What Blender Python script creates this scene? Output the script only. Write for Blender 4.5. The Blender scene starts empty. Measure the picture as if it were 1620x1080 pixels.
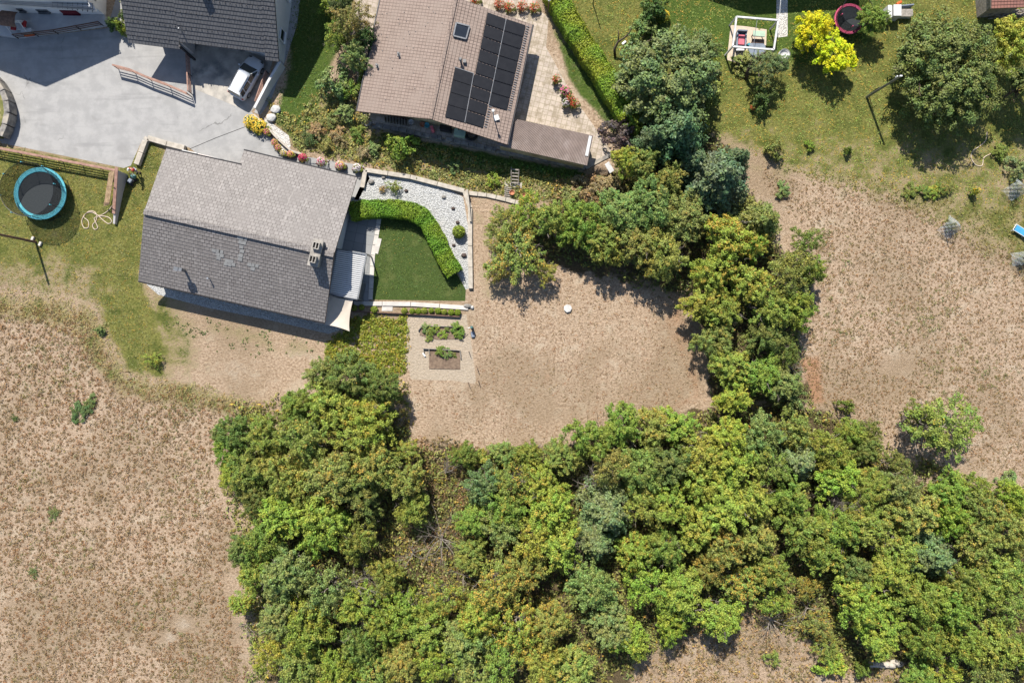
import bpy, math, random
import numpy as np
from mathutils import Vector, Matrix, noise

C = bpy.context.scene.collection
S = 100.0/1620.0          # metres per photo pixel on the ground plane
H = 66.0                  # camera height

# ---------------------------------------------------------------- camera, sun, sky, exposure
cam_d = bpy.data.cameras.new('camera'); cam = bpy.data.objects.new('camera', cam_d); C.objects.link(cam)
cam.location = (0, 0, H); cam.rotation_euler = (0, 0, 0)
cam_d.sensor_width = 36; cam_d.lens = 36*H/100.0; cam_d.clip_end = 2000; cam_d.clip_start = 0.5
bpy.context.scene.camera = cam
SUN_EL = math.radians(48)
sdir = Vector((-0.29, 0.957, 0)).normalized()*math.cos(SUN_EL); sdir.z = math.sin(SUN_EL)
sd = bpy.data.lights.new('sun', 'SUN'); sun = bpy.data.objects.new('sun', sd); C.objects.link(sun)
sd.energy = 5.0; sd.angle = math.radians(0.5); sd.color = (1.0, 0.945, 0.86)
sun.rotation_euler = sdir.to_track_quat('Z', 'Y').to_euler(); sun.location = (-30, 60, 80)
w = bpy.data.worlds.new('World'); bpy.context.scene.world = w; w.use_nodes = True
nt = w.node_tree; bg = nt.nodes['Background']
sky = nt.nodes.new('ShaderNodeTexSky'); sky.sky_type = 'NISHITA'; sky.sun_disc = False
sky.sun_elevation = SUN_EL; sky.sun_rotation = math.atan2(sdir.x, sdir.y); sky.altitude = 600
nt.links.new(sky.outputs[0], bg.inputs[0]); bg.inputs[1].default_value = 0.095
vs = bpy.context.scene.view_settings
vs.view_transform = 'Standard'; vs.look = 'None'; vs.gamma = 1; vs.use_curve_mapping = False; vs.exposure = 0.86
try: bpy.context.scene.display_settings.display_device = 'sRGB'
except Exception: pass

# ---------------------------------------------------------------- terrain and coordinates
def smooth(t):
    t = np.clip(t, 0, 1); return t*t*(3-2*t)
def T(x, y):
    """height of the ground: a raised terrace under the tan roofed house, flat elsewhere"""
    px = np.asarray(x)/S+810; py = 540-np.asarray(y)/S
    line = 203+(px-590)*0.203
    d = (line-py)*S
    return 0.7*smooth(d/0.45)*smooth((px-480)/85)*smooth((1110-px)/135)
def P(px, py, h=0.0):
    """world point that stands h above the ground and is seen at photo pixel px,py"""
    z = h
    for _ in range(5):
        k = (H-z)/H; x = (px-810)*S*k; y = (540-py)*S*k; z = float(T(x, y))+h
    return Vector((x, y, z))
def PZ(px, py, z):
    k = (H-z)/H; return Vector(((px-810)*S*k, (540-py)*S*k, z))
def G(px, py, h=0.0):
    p = P(px, py, 0); p.z += h; return p
def rnd(seed): return np.random.RandomState(seed)

# ---------------------------------------------------------------- mesh building
WL = {}
class MB:
    def __init__(s): s.v = []; s.f = []; s.m = []; s.uv = []
    def add(s, vs_, fs, m=0, uvs=None):
        o = len(s.v); s.v += [tuple(v) for v in vs_]
        for i, f in enumerate(fs):
            s.f.append([a+o for a in f]); s.m.append(m)
            s.uv.append(uvs[i] if uvs else [(s.v[a+o][0], s.v[a+o][1]) for a in f])
    def box(s, c, size, rz=0, m=0, M=None):
        hx, hy, hz = size[0]/2, size[1]/2, size[2]/2
        vs_ = [Vector((x, y, z)) for x in (-hx, hx) for y in (-hy, hy) for z in (-hz, hz)]
        R = M if M is not None else Matrix.Rotation(rz, 3, 'Z')
        vs_ = [R @ v + Vector(c) for v in vs_]
        s.add(vs_, [(0,1,3,2),(4,6,7,5),(0,4,5,1),(2,3,7,6),(0,2,6,4),(1,5,7,3)], m)
        return s
    def beam(s, a, b, w_, h_, m=0, up=Vector((0,0,1))):
        a = Vector(a); b = Vector(b); d = b-a; L = d.length
        if L < 1e-6: return s
        x = d/L; y = up.cross(x)
        if y.length < 1e-4: y = Vector((0,1,0)).cross(x)
        y.normalize(); z = x.cross(y)
        R = Matrix((x, y, z)).transposed()
        return s.box((a+b)/2, (L, w_, h_), M=R, m=m)
    def tube(s, a, b, r0, r1=None, n=8, m=0, caps=True):
        r1 = r0 if r1 is None else r1
        a = Vector(a); b = Vector(b); d = (b-a).normalized()
        u = d.cross(Vector((0,0,1)));
        if u.length < 1e-3: u = Vector((1,0,0))
        u.normalize(); w_ = d.cross(u)
        vs_ = []
        for p, r in ((a, r0), (b, r1)):
            for i in range(n):
                t = 2*math.pi*i/n; vs_.append(p+u*math.cos(t)*r+w_*math.sin(t)*r)
        fs = [(i, (i+1) % n, n+(i+1) % n, n+i) for i in range(n)]
        if caps: fs += [tuple(range(n))[::-1], tuple(range(n, 2*n))]
        s.add(vs_, fs, m); return s
    def path(s, pts, r, n=6, m=0, closed=False):
        pts = [Vector(p) for p in pts]; k = len(pts); vs_ = []
        for i, p in enumerate(pts):
            q0 = pts[(i-1) % k] if closed else pts[max(i-1, 0)]; q1 = pts[(i+1) % k] if closed else pts[min(i+1, k-1)]
            d = (q1-q0).normalized(); u = d.cross(Vector((0,0,1)))
            if u.length < 1e-3: u = Vector((1,0,0))
            u.normalize(); w_ = d.cross(u); rr = r[i] if isinstance(r, (list, tuple)) else r
            for j in range(n):
                t = 2*math.pi*j/n; vs_.append(p+u*math.cos(t)*rr+w_*math.sin(t)*rr)
        fs = []
        for i in range(k if closed else k-1):
            for j in range(n):
                a = i*n+j; b = i*n+(j+1) % n; c_ = ((i+1) % k)*n+(j+1) % n; d_ = ((i+1) % k)*n+j
                fs.append((a, b, c_, d_))
        if not closed: fs += [tuple(range(n))[::-1], tuple(range((k-1)*n, k*n))]
        s.add(vs_, fs, m); return s
    def prism(s, poly, z0, z1, m=0):
        """poly: list of (x,y) in metres, z0/z1 numbers or lists"""
        n = len(poly); a = sum(poly[i][0]*poly[(i+1) % n][1]-poly[(i+1) % n][0]*poly[i][1] for i in range(n))
        if a < 0: poly = poly[::-1]
        vs_ = [(p[0], p[1], z0) for p in poly]+[(p[0], p[1], z1) for p in poly]
        fs = [tuple(range(n))[::-1], tuple(range(n, 2*n))]+[(i, (i+1) % n, n+(i+1) % n, n+i) for i in range(n)]
        s.add(vs_, fs, m); return s
    def blob(s, c, r, seed=0, sub=2, amp=0.2, m=0):
        import bmesh
        bm = bmesh.new(); bmesh.ops.create_icosphere(bm, subdivisions=sub, radius=1)
        vs_ = []
        for v in bm.verts:
            q = v.co.normalized(); k = 1+amp*noise.noise(q*1.7+Vector((seed*3.1, seed*1.7, 0)))
            vs_.append((c[0]+q.x*r[0]*k, c[1]+q.y*r[1]*k, c[2]+q.z*r[2]*k))
        fs = [[v.index for v in f.verts] for f in bm.faces]; bm.free()
        s.add(vs_, fs, m); return s
    def build(s, name, mats, parent=None, smooth_=False, local=False, bevel=0):
        me = bpy.data.meshes.new(name)
        if not isinstance(mats, (list, tuple)): mats = [mats]
        o = bpy.data.objects.new(name, me); C.objects.link(o)
        off = Vector((0,0,0))
        if parent is not None:
            o.parent = parent
            if not local: off = WL.get(parent.name, Vector((0,0,0)))
        elif not local and s.v:
            # place the origin at the base of the thing
            a = np.array(s.v); off = Vector((float(a[:,0].mean()), float(a[:,1].mean()), float(a[:,2].min())))
            o.location = off
        WL[o.name] = off.copy() if not local else Vector((0,0,0))
        me.from_pydata([(v[0]-off.x, v[1]-off.y, v[2]-off.z) for v in s.v], [], s.f)
        for m_ in mats: me.materials.append(m_)
        me.polygons.foreach_set('material_index', s.m)
        uvl = me.uv_layers.new(name='UVMap')
        flat = [c for f in s.uv for uv in f for c in uv]
        uvl.data.foreach_set('uv', flat)
        if smooth_: me.polygons.foreach_set('use_smooth', [True]*len(me.polygons))
        me.update()
        if bevel:
            b = o.modifiers.new('bevel', 'BEVEL'); b.width = bevel; b.segments = 2; b.limit_method = 'ANGLE'
        return o
def tag(o, label=None, cat=None, group=None, kind=None):
    if label: o['label'] = label
    if cat: o['category'] = cat
    if group: o['group'] = group
    if kind: o['kind'] = kind
    return o
def thing(name, label, cat, loc, rz=0, group=None):
    o = bpy.data.objects.new(name, None); C.objects.link(o); o.empty_display_size = 0.3
    o.location = loc; o.rotation_euler = (0, 0, rz); WL[o.name] = Vector(loc)
    return tag(o, label, cat, group)

# ---------------------------------------------------------------- materials
def nodes(name):
    m = bpy.data.materials.new(name); m.use_nodes = True
    return m, m.node_tree, m.node_tree.nodes['Principled BSDF']
def N(nt, t, **kw):
    n = nt.nodes.new(t)
    for k, v in kw.items():
        if k.startswith('i_'): n.inputs[int(k[2:])].default_value = v
        else: setattr(n, k, v)
    return n
def mixc(nt, fac, a, b, mode='MIX'):
    n = nt.nodes.new('ShaderNodeMix'); n.data_type = 'RGBA'; n.blend_type = mode
    for i, v in ((0, fac), (6, a), (7, b)):
        if hasattr(v, 'is_output'): nt.links.new(v, n.inputs[i])
        elif i == 0: n.inputs[0].default_value = v
        else: n.inputs[i].default_value = (*v[:3], 1)
    return n.outputs[2]
def math_(nt, op, a, b=None, c=None, clamp=False):
    n = nt.nodes.new('ShaderNodeMath'); n.operation = op; n.use_clamp = clamp
    for i, v in enumerate((a, b, c)):
        if v is None: continue
        if hasattr(v, 'is_output'): nt.links.new(v, n.inputs[i])
        else: n.inputs[i].default_value = v
    return n.outputs[0]
def noise_(nt, vec, scale, detail=4, rough=0.55):
    n = nt.nodes.new('ShaderNodeTexNoise'); n.inputs['Scale'].default_value = scale
    n.inputs['Detail'].default_value = detail; n.inputs['Roughness'].default_value = rough
    if vec is not None: nt.links.new(vec, n.inputs['Vector'])
    return n.outputs['Fac']
def ramp_(nt, fac, lo, hi):
    n = nt.nodes.new('ShaderNodeMapRange'); n.interpolation_type = 'SMOOTHSTEP'
    nt.links.new(fac, n.inputs[0]); n.inputs[1].default_value = lo; n.inputs[2].default_value = hi
    return n.outputs[0]
def bump_(nt, bsdf, h, strength, dist):
    b = nt.nodes.new('ShaderNodeBump'); b.inputs['Strength'].default_value = strength; b.inputs['Distance'].default_value = dist
    nt.links.new(h, b.inputs['Height']); nt.links.new(b.outputs[0], bsdf.inputs['Normal'])
def pos(nt): return nt.nodes.new('ShaderNodeNewGeometry').outputs['Position']
AL = 0.76
def al_(c): return tuple(v*AL for v in c) if c else c
def mat(name, c1, c2=None, scale=3, rough=0.8, bump=0.0, bscale=40, c3=None, s3=0.4, metal=0, spec=0.3, lo=0.35, hi=0.65):
    c1, c2, c3 = al_(c1), al_(c2), al_(c3)
    m, nt, b = nodes(name)
    b.inputs['Roughness'].default_value = rough; b.inputs['Metallic'].default_value = metal
    b.inputs['Specular IOR Level'].default_value = spec
    p = nt.nodes.new('ShaderNodeTexCoord').outputs['Object']
    c2 = c2 or tuple(x*0.8 for x in c1)
    col = mixc(nt, ramp_(nt, noise_(nt, p, scale), lo, hi), c1, c2)
    if c3: col = mixc(nt, ramp_(nt, noise_(nt, p, s3, 5), 0.5, 0.68), col, c3)
    nt.links.new(col, b.inputs['Base Color'])
    if bump: bump_(nt, b, noise_(nt, p, bscale, 3), bump, 0.02)
    return m
def tile_mat(name, c1, c2, mortar, bw, rh, msize=0.02, rough=0.75, offset=0.5, vary=None, bump=0.4, lich=None):
    c1, c2, vary, lich = al_(c1), al_(c2), al_(vary), al_(lich)
    m, nt, b = nodes(name); b.inputs['Roughness'].default_value = rough; b.inputs['Specular IOR Level'].default_value = 0.35
    uv = nt.nodes.new('ShaderNodeTexCoord').outputs['UV']
    br = nt.nodes.new('ShaderNodeTexBrick'); nt.links.new(uv, br.inputs['Vector'])
    br.inputs['Color1'].default_value = (*c1, 1); br.inputs['Color2'].default_value = (*c2, 1); br.inputs['Mortar'].default_value = (*mortar, 1)
    br.inputs['Scale'].default_value = 1; br.inputs['Mortar Size'].default_value = msize; br.inputs['Mortar Smooth'].default_value = 0.2
    br.inputs['Brick Width'].default_value = bw; br.inputs['Row Height'].default_value = rh; br.offset = offset
    col = br.outputs['Color']
    col = mixc(nt, ramp_(nt, noise_(nt, uv, 0.5, 6), 0.35, 0.75), col, vary or tuple(x*0.75 for x in c1), 'MIX') if vary else col
    n2 = noise_(nt, uv, 9, 4); sc = math_(nt, 'MULTIPLY_ADD', n2, 0.5, 0.75)
    mul = nt.nodes.new('ShaderNodeMix'); mul.data_type = 'RGBA'; mul.blend_type = 'MULTIPLY'; mul.inputs[0].default_value = 1
    nt.links.new(col, mul.inputs[6]); cc = nt.nodes.new('ShaderNodeCombineColor')
    for i in range(3): nt.links.new(sc, cc.inputs[i])
    nt.links.new(cc.outputs[0], mul.inputs[7]); col = mul.outputs[2]
    if lich:
        mp = nt.nodes.new('ShaderNodeMapping'); mp.inputs['Scale'].default_value = (2.2, .32, 1); nt.links.new(uv, mp.inputs[0])
        col = mixc(nt, math_(nt, 'MULTIPLY', ramp_(nt, noise_(nt, mp.outputs[0], 1.3, 5, 0.6), 0.56, 0.72), .6), col, lich)
        col = mixc(nt, math_(nt, 'MULTIPLY', ramp_(nt, noise_(nt, uv, .8, 6, 0.7), 0.54, 0.7), .55), col, tuple(v*.45 for v in lich))
        col = mixc(nt, ramp_(nt, noise_(nt, uv, 3.6, 6, 0.75), 0.62, 0.72), col, lich)
    nt.links.new(col, b.inputs['Base Color'])
    bump_(nt, b, br.outputs['Fac'], -bump if False else bump, -0.02)
    return m
def leaf_mat(name, trans=0.3):
    m, nt, b = nodes(name)
    at = nt.nodes.new('ShaderNodeAttribute'); at.attribute_name = 'leafc'
    sp = nt.nodes.new('ShaderNodeSeparateColor'); nt.links.new(at.outputs['Color'], sp.inputs[0])
    oi = nt.nodes.new('ShaderNodeObjectInfo')
    # per-leaf value, per-clump hue, share of turned leaves
    v = math_(nt, 'MULTIPLY_ADD', sp.outputs[0], 1.05, 0.45)
    cc = nt.nodes.new('ShaderNodeCombineColor')
    vr = math_(nt, 'MULTIPLY', v, math_(nt, 'MULTIPLY_ADD', sp.outputs[1], 0.42, 0.80))
    nt.links.new(vr, cc.inputs[0]); nt.links.new(v, cc.inputs[1])
    nt.links.new(math_(nt, 'MULTIPLY', v, math_(nt, 'MULTIPLY_ADD', sp.outputs[2], 0.6, 0.7)), cc.inputs[2])
    col = mixc(nt, 1.0, oi.outputs['Color'], cc.outputs[0], 'MULTIPLY')
    # turned leaves: object alpha is the share
    th = math_(nt, 'ADD', math_(nt, 'MULTIPLY', sp.outputs[1], 0.45), math_(nt, 'MULTIPLY', sp.outputs[0], 0.55))
    au = math_(nt, 'GREATER_THAN', math_(nt, 'ADD', th, math_(nt, 'MULTIPLY', oi.outputs['Alpha'], 0.58)), 1.0)
    acol = mixc(nt, sp.outputs[2], (0.46, 0.37, 0.05), (0.42, 0.22, 0.05))
    col = mixc(nt, au, col, acol)
    nt.links.new(col, b.inputs['Base Color']); b.inputs['Roughness'].default_value = 0.6; b.inputs['Specular IOR Level'].default_value = 0.25
    tr = nt.nodes.new('ShaderNodeBsdfTranslucent'); nt.links.new(mixc(nt, 1.0, col, (1.15, 1.1, 0.6), 'MULTIPLY'), tr.inputs[0])
    mx = nt.nodes.new('ShaderNodeMixShader'); mx.inputs[0].default_value = trans
    nt.links.new(b.outputs[0], mx.inputs[1]); nt.links.new(tr.outputs[0], mx.inputs[2])
    nt.links.new(mx.outputs[0], nt.nodes['Material Output'].inputs[0])
    return m

def ground_mat():
    m, nt, b = nodes('ground'); b.inputs['Roughness'].default_value = 0.95; b.inputs['Specular IOR Level'].default_value = 0.1
    p = pos(nt)
    at = nt.nodes.new('ShaderNodeAttribute'); at.attribute_name = 'zone'
    sp = nt.nodes.new('ShaderNodeSeparateColor'); nt.links.new(at.outputs['Color'], sp.inputs[0])
    at2 = nt.nodes.new('ShaderNodeAttribute'); at2.attribute_name = 'zone2'
    sp2 = nt.nodes.new('ShaderNodeSeparateColor'); nt.links.new(at2.outputs['Color'], sp2.inputs[0])
    big = noise_(nt, p, 0.09, 5); mid = noise_(nt, p, 0.55, 6, 0.65); fine = noise_(nt, p, 4.5, 8, 0.78); vfine = noise_(nt, p, 22, 3, 0.7)
    # dry soil and straw
    vo = nt.nodes.new('ShaderNodeTexVoronoi'); vo.inputs['Scale'].default_value = 2.3
    wv = nt.nodes.new('ShaderNodeVectorMath'); wv.operation = 'MULTIPLY_ADD'; nz = nt.nodes.new('ShaderNodeTexNoise'); nz.inputs['Scale'].default_value = 3.0
    nt.links.new(p, nz.inputs['Vector']); nt.links.new(nz.outputs['Color'], wv.inputs[0]); wv.inputs[1].default_value = (.45, .45, 0); nt.links.new(p, wv.inputs[2]); nt.links.new(wv.outputs[0], vo.inputs['Vector'])
    clod = math_(nt, 'MULTIPLY', ramp_(nt, math_(nt, 'ADD', vo.outputs['Distance'], math_(nt, 'MULTIPLY', fine, 0.35)), 0.50, 0.30), ramp_(nt, mid, 0.32, 0.5))
    soil = mixc(nt, ramp_(nt, fine, 0.36, 0.62), (0.285, 0.200, 0.128), (0.530, 0.402, 0.288))
    soil = mixc(nt, math_(nt, 'MULTIPLY', clod, 0.45), soil, (0.175, 0.112, 0.062))
    soil = mixc(nt, math_(nt, 'MULTIPLY', ramp_(nt, mid, 0.5, 0.68), 0.55), soil, (0.55, 0.46, 0.345))
    soil = mixc(nt, math_(nt, 'MULTIPLY', ramp_(nt, vfine, 0.46, 0.32), 0.7), soil, (0.13, 0.08, 0.045))
    soil = mixc(nt, math_(nt, 'MULTIPLY', ramp_(nt, big, 0.46, 0.62), 0.55), soil, (0.25, 0.185, 0.115))
    # sandy bare ground
    sand = mixc(nt, ramp_(nt, fine, 0.3, 0.7), (0.37, 0.30, 0.22), (0.50, 0.42, 0.325))
    n3 = math_(nt, 'ADD', sp.outputs[1], math_(nt, 'MULTIPLY_ADD', mid, 0.7, -0.35))
    col = mixc(nt, ramp_(nt, n3, 0.35, 0.65), soil, sand)
    # rusty bare earth
    n4 = math_(nt, 'ADD', sp.outputs[2], math_(nt, 'MULTIPLY_ADD', mid, 0.9, -0.45))
    col = mixc(nt, math_(nt, 'MULTIPLY', ramp_(nt, n4, 0.4, 0.8), 0.7), col, (0.36, 0.18, 0.095))
    # mown grass
    g1 = mixc(nt, ramp_(nt, fine, 0.38, 0.6), (0.090, 0.100, 0.021), (0.235, 0.225, 0.065))
    g1 = mixc(nt, ramp_(nt, mid, 0.42, 0.72), g1, (0.072, 0.095, 0.020))
    g1 = mixc(nt, math_(nt, 'MULTIPLY', ramp_(nt, vfine, 0.55, 0.75), 0.75), g1, (0.27, 0.22, 0.10))
    dry = mixc(nt, ramp_(nt, vfine, 0.4, 0.6), (0.22, 0.175, 0.085), (0.35, 0.285, 0.16))
    n1 = math_(nt, 'ADD', sp.outputs[0], math_(nt, 'ADD', math_(nt, 'MULTIPLY_ADD', mid, 1.2, -0.6), math_(nt, 'MULTIPLY_ADD', fine, 1.0, -0.5)))
    col = mixc(nt, math_(nt, 'MULTIPLY', ramp_(nt, n1, 0.2, 0.5), 0.75), col, dry)
    col = mixc(nt, ramp_(nt, n1, 0.42, 0.72), col, g1)
    # lush grass
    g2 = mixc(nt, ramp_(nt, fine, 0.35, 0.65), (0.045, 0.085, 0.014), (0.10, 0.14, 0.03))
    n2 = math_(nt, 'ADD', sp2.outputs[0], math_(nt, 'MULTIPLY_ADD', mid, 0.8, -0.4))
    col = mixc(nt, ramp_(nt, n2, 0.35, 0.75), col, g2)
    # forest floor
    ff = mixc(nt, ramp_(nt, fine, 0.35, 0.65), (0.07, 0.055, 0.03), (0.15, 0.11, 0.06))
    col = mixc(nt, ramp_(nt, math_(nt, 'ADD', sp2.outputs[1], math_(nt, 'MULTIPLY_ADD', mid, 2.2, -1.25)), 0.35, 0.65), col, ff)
    # planted dark soil
    col = mixc(nt, ramp_(nt, math_(nt, 'ADD', sp2.outputs[2], math_(nt, 'MULTIPLY_ADD', fine, 0.5, -0.25)), 0.35, 0.65), col, (0.12, 0.085, 0.055))
    nt.links.new(col, b.inputs['Base Color'])
    hgt = math_(nt, 'ADD', math_(nt, 'MULTIPLY', fine, 1.0), math_(nt, 'MULTIPLY', vfine, 0.45))
    bump_(nt, b, hgt, 1.0, 0.22)
    return m

M = {}
M['leaf'] = leaf_mat('leaf', 0.2)
M['needle'] = leaf_mat('needle', 0.12)
M['bark'] = mat('bark', (0.16,0.12,0.085), (0.08,0.06,0.045), 6, 0.95, 0.5, 30)
M['dead'] = mat('dead_wood', (0.34,0.30,0.26), (0.18,0.15,0.12), 5, 0.9)
M['ground'] = ground_mat()
M['asphalt'] = mat('asphalt', (0.375,0.37,0.36), (0.33,0.325,0.315), 1.1, 0.85, 0.3, 60, c3=(0.285,0.28,0.275), s3=0.35)
def asphalt_mat():
    m, nt, b = nodes('asphalt'); b.inputs['Roughness'].default_value = 0.88
    p = pos(nt); mp = N(nt, 'ShaderNodeMapping'); mp.inputs['Rotation'].default_value = (0, 0, -.25); mp.inputs['Scale'].default_value = (.12, 1.1, 1); nt.links.new(p, mp.inputs[0])
    col = mixc(nt, ramp_(nt, noise_(nt, p, 0.8, 7, .65), .38, .62), (.285,.28,.272), (.235,.232,.227))
    col = mixc(nt, math_(nt, 'MULTIPLY', ramp_(nt, noise_(nt, mp.outputs[0], 1.0, 4, .6), .55, .68), .45), col, (.17,.168,.165))
    col = mixc(nt, math_(nt, 'MULTIPLY', ramp_(nt, noise_(nt, p, 26, 4, .8), .5, .7), .5), col, (.16,.158,.155))
    col = mixc(nt, math_(nt, 'MULTIPLY', ramp_(nt, noise_(nt, p, .35, 3), .6, .7), .35), col, (.165,.16,.155))
    vo = nt.nodes.new('ShaderNodeTexVoronoi'); vo.feature = 'DISTANCE_TO_EDGE'; vo.inputs['Scale'].default_value = .16
    wv = nt.nodes.new('ShaderNodeVectorMath'); wv.operation = 'MULTIPLY_ADD'; nz = nt.nodes.new('ShaderNodeTexNoise'); nz.inputs['Scale'].default_value = .7; nz.inputs['Detail'].default_value = 6
    nt.links.new(p, nz.inputs['Vector']); nt.links.new(nz.outputs['Color'], wv.inputs[0]); wv.inputs[1].default_value = (2, 2, 0); nt.links.new(p, wv.inputs[2]); nt.links.new(wv.outputs[0], vo.inputs['Vector'])
    col = mixc(nt, math_(nt, 'MULTIPLY', ramp_(nt, vo.outputs['Distance'], .006, .002), math_(nt, 'MULTIPLY', ramp_(nt, noise_(nt, p, .3, 2), .56, .62), .6)), col, (.08,.078,.075))
    nt.links.new(col, b.inputs['Base Color']); bump_(nt, b, noise_(nt, p, 45, 3), .3, .02); return m
M['asphalt'] = asphalt_mat()
M['concrete'] = mat('concrete', (0.50,0.46,0.40), (0.32,0.30,0.27), 0.9, 0.9, 0.2, 50, c3=(0.17,0.17,0.165), s3=0.5)
M['kerb'] = mat('pale_concrete', (0.52,0.47,0.40), (0.40,0.36,0.30), 2.5, 0.9, 0.3, 30)
M['chim'] = mat('chimney_render', (0.40,0.37,0.33), (0.27,0.25,0.22), 3, 0.9, 0.3, 20)
M['paleslab'] = mat('pale_slab', (0.62,0.58,0.53), (0.50,0.47,0.43), 1.5, 0.85, 0.1)
M['stone'] = mat('stone_wall', (0.30,0.28,0.25), (0.16,0.15,0.14), 2.2, 0.95, 0.9, 6, c3=(0.42,0.37,0.30), s3=0.8)
M['plaster'] = mat('white_plaster', (0.66,0.65,0.63), (0.58,0.57,0.56), 0.7, 0.9)
M['greyplaster'] = mat('grey_plaster', (0.48,0.46,0.45), (0.42,0.41,0.41), 0.6, 0.9)
M['yellowplaster'] = mat('ochre_plaster', (0.55,0.47,0.30), (0.40,0.32,0.18), 1.2, 0.9)
M['brownwood'] = mat('brown_wood', (0.20,0.115,0.08), (0.12,0.07,0.05), 4, 0.7)
M['pinkwood'] = mat('weathered_red_wood', (0.40,0.24,0.185), (0.28,0.16,0.12), 3, 0.75)
M['tanwood'] = mat('tan_wood', (0.45,0.32,0.19), (0.28,0.19,0.11), 3, 0.8)
M['greywood'] = mat('grey_wood', (0.36,0.32,0.28), (0.22,0.20,0.17), 5, 0.85)
M['white'] = mat('white_paint', (0.80,0.80,0.79), (0.74,0.74,0.73), 2, 0.45)
M['offwhite'] = mat('off_white', (0.68,0.68,0.67), (0.55,0.55,0.54), 2, 0.6)
M['darkmetal'] = mat('dark_metal', (0.035,0.035,0.04), (0.05,0.05,0.055), 3, 0.45, metal=0.6)
M['greymetal'] = mat('grey_metal', (0.30,0.31,0.32), (0.22,0.23,0.24), 3, 0.4, metal=0.7)
M['zinc'] = mat('zinc', (0.50,0.52,0.54), (0.42,0.44,0.46), 3, 0.35, metal=0.7)
M['bright'] = mat('pale_render', (0.92,0.90,0.88), (0.82,0.80,0.79), 0.5, 0.9)
M['vent'] = mat('weathered_metal', (0.26,0.25,0.24), (0.18,0.175,0.17), 5, 0.7)
M['glass'] = mat('dark_glass', (0.015,0.018,0.022), (0.02,0.024,0.03), 1, 0.06, spec=0.9)
M['carglass'] = mat('car_glass', (0.02,0.03,0.03), (0.03,0.045,0.045), 2, 0.04, spec=1.0)
M['carpaint'] = mat('silver_white_paint', (0.66,0.68,0.70), (0.64,0.66,0.68), 1, 0.22, spec=0.6)
M['rubber'] = mat('rubber', (0.02,0.02,0.02), (0.03,0.03,0.03), 5, 0.8)
M['red'] = mat('red', (0.42,0.03,0.03), (0.34,0.02,0.025), 3, 0.6)
M['redlamp'] = mat('red_lamp', (0.55,0.03,0.02), (0.45,0.02,0.02), 3, 0.2)
M['orange'] = mat('orange', (0.7,0.14,0.03), (0.6,0.1,0.02), 3, 0.5)
M['magentacloth'] = mat('dark_red_cloth', (0.18,0.015,0.03), (0.13,0.01,0.02), 3, 0.8)
M['pinkcloth'] = mat('pink_cloth', (0.66,0.17,0.21), (0.58,0.14,0.18), 3, 0.8)
M['pinkfoam'] = mat('pink_foam', (0.62,0.10,0.20), (0.48,0.07,0.14), 3, 0.7)
M['blue'] = mat('turquoise_foam', (0.10,0.42,0.50), (0.07,0.34,0.42), 3, 0.55)
M['bluecloth'] = mat('blue_cloth', (0.06,0.34,0.58), (0.05,0.28,0.5), 3, 0.7)
M['mat'] = mat('jumping_mat', (0.020,0.026,0.030), (0.028,0.034,0.038), 8, 0.8)
M['terracotta'] = mat('terracotta', (0.50,0.20,0.11), (0.38,0.15,0.08), 5, 0.8)
M['sail'] = mat('sail_cloth', (0.62,0.54,0.45), (0.56,0.49,0.41), 1.2, 0.85)
M['mint'] = mat('mint_paint', (0.42,0.55,0.42), (0.36,0.48,0.37), 2, 0.6)
M['teal'] = mat('teal_paint', (0.08,0.20,0.19), (0.05,0.13,0.13), 3, 0.5)
M['hose'] = mat('beige_hose', (0.66,0.54,0.42), (0.58,0.47,0.36), 4, 0.6)
M['steel_blue'] = mat('blue_grey_board', (0.22,0.26,0.32), (0.17,0.2,0.25), 2, 0.6)
M['skin'] = mat('skin', (0.50,0.30,0.21), (0.45,0.26,0.18), 8, 0.6)
M['hair'] = mat('dark_hair', (0.05,0.03,0.02), (0.03,0.02,0.015), 8, 0.8)
M['trouser'] = mat('grey_shorts', (0.35,0.36,0.38), (0.28,0.29,0.31), 6, 0.9)
M['whiterock'] = mat('white_rock', (0.62,0.61,0.58), (0.45,0.44,0.42), 2, 0.8, 0.5, 8)
M['darkrock'] = mat('dark_rock', (0.10,0.07,0.06), (0.06,0.045,0.04), 4, 0.9)
M['sand'] = mat('sand', (0.64,0.52,0.40), (0.52,0.43,0.34), 3, 0.95, 0.3, 40)
M['pad'] = mat('foundation_slab', (0.55,0.55,0.55), (0.46,0.46,0.47), 1.2, 0.9)

def stones_mat(name, a, b_, dark, scale):
    a, b_ = al_(a), al_(b_)
    m, nt, b = nodes(name); b.inputs['Roughness'].default_value = 0.85
    p = nt.nodes.new('ShaderNodeTexCoord').outputs['Object']
    v = nt.nodes.new('ShaderNodeTexVoronoi'); v.inputs['Scale'].default_value = scale; nt.links.new(p, v.inputs['Vector'])
    sp = nt.nodes.new('ShaderNodeSeparateColor'); nt.links.new(v.outputs['Color'], sp.inputs[0])
    col = mixc(nt, sp.outputs[0], a, b_)
    col = mixc(nt, ramp_(nt, v.outputs['Distance'], 0.36, 0.62), col, dark)
    col = mixc(nt, ramp_(nt, noise_(nt, p, 0.9, 5), 0.52, 0.7), col, tuple(x*0.72 for x in a))
    nt.links.new(col, b.inputs['Base Color']); bump_(nt, b, v.outputs['Distance'], 1.0, -0.08)
    return m
M['gravel'] = stones_mat('grey_gravel', (0.66,0.655,0.63), (0.44,0.45,0.46), (0.26,0.26,0.25), 8.5)
M['pebble'] = stones_mat('white_pebbles', (0.74,0.72,0.68), (0.60,0.58,0.54), (0.33,0.31,0.28), 8)
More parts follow.
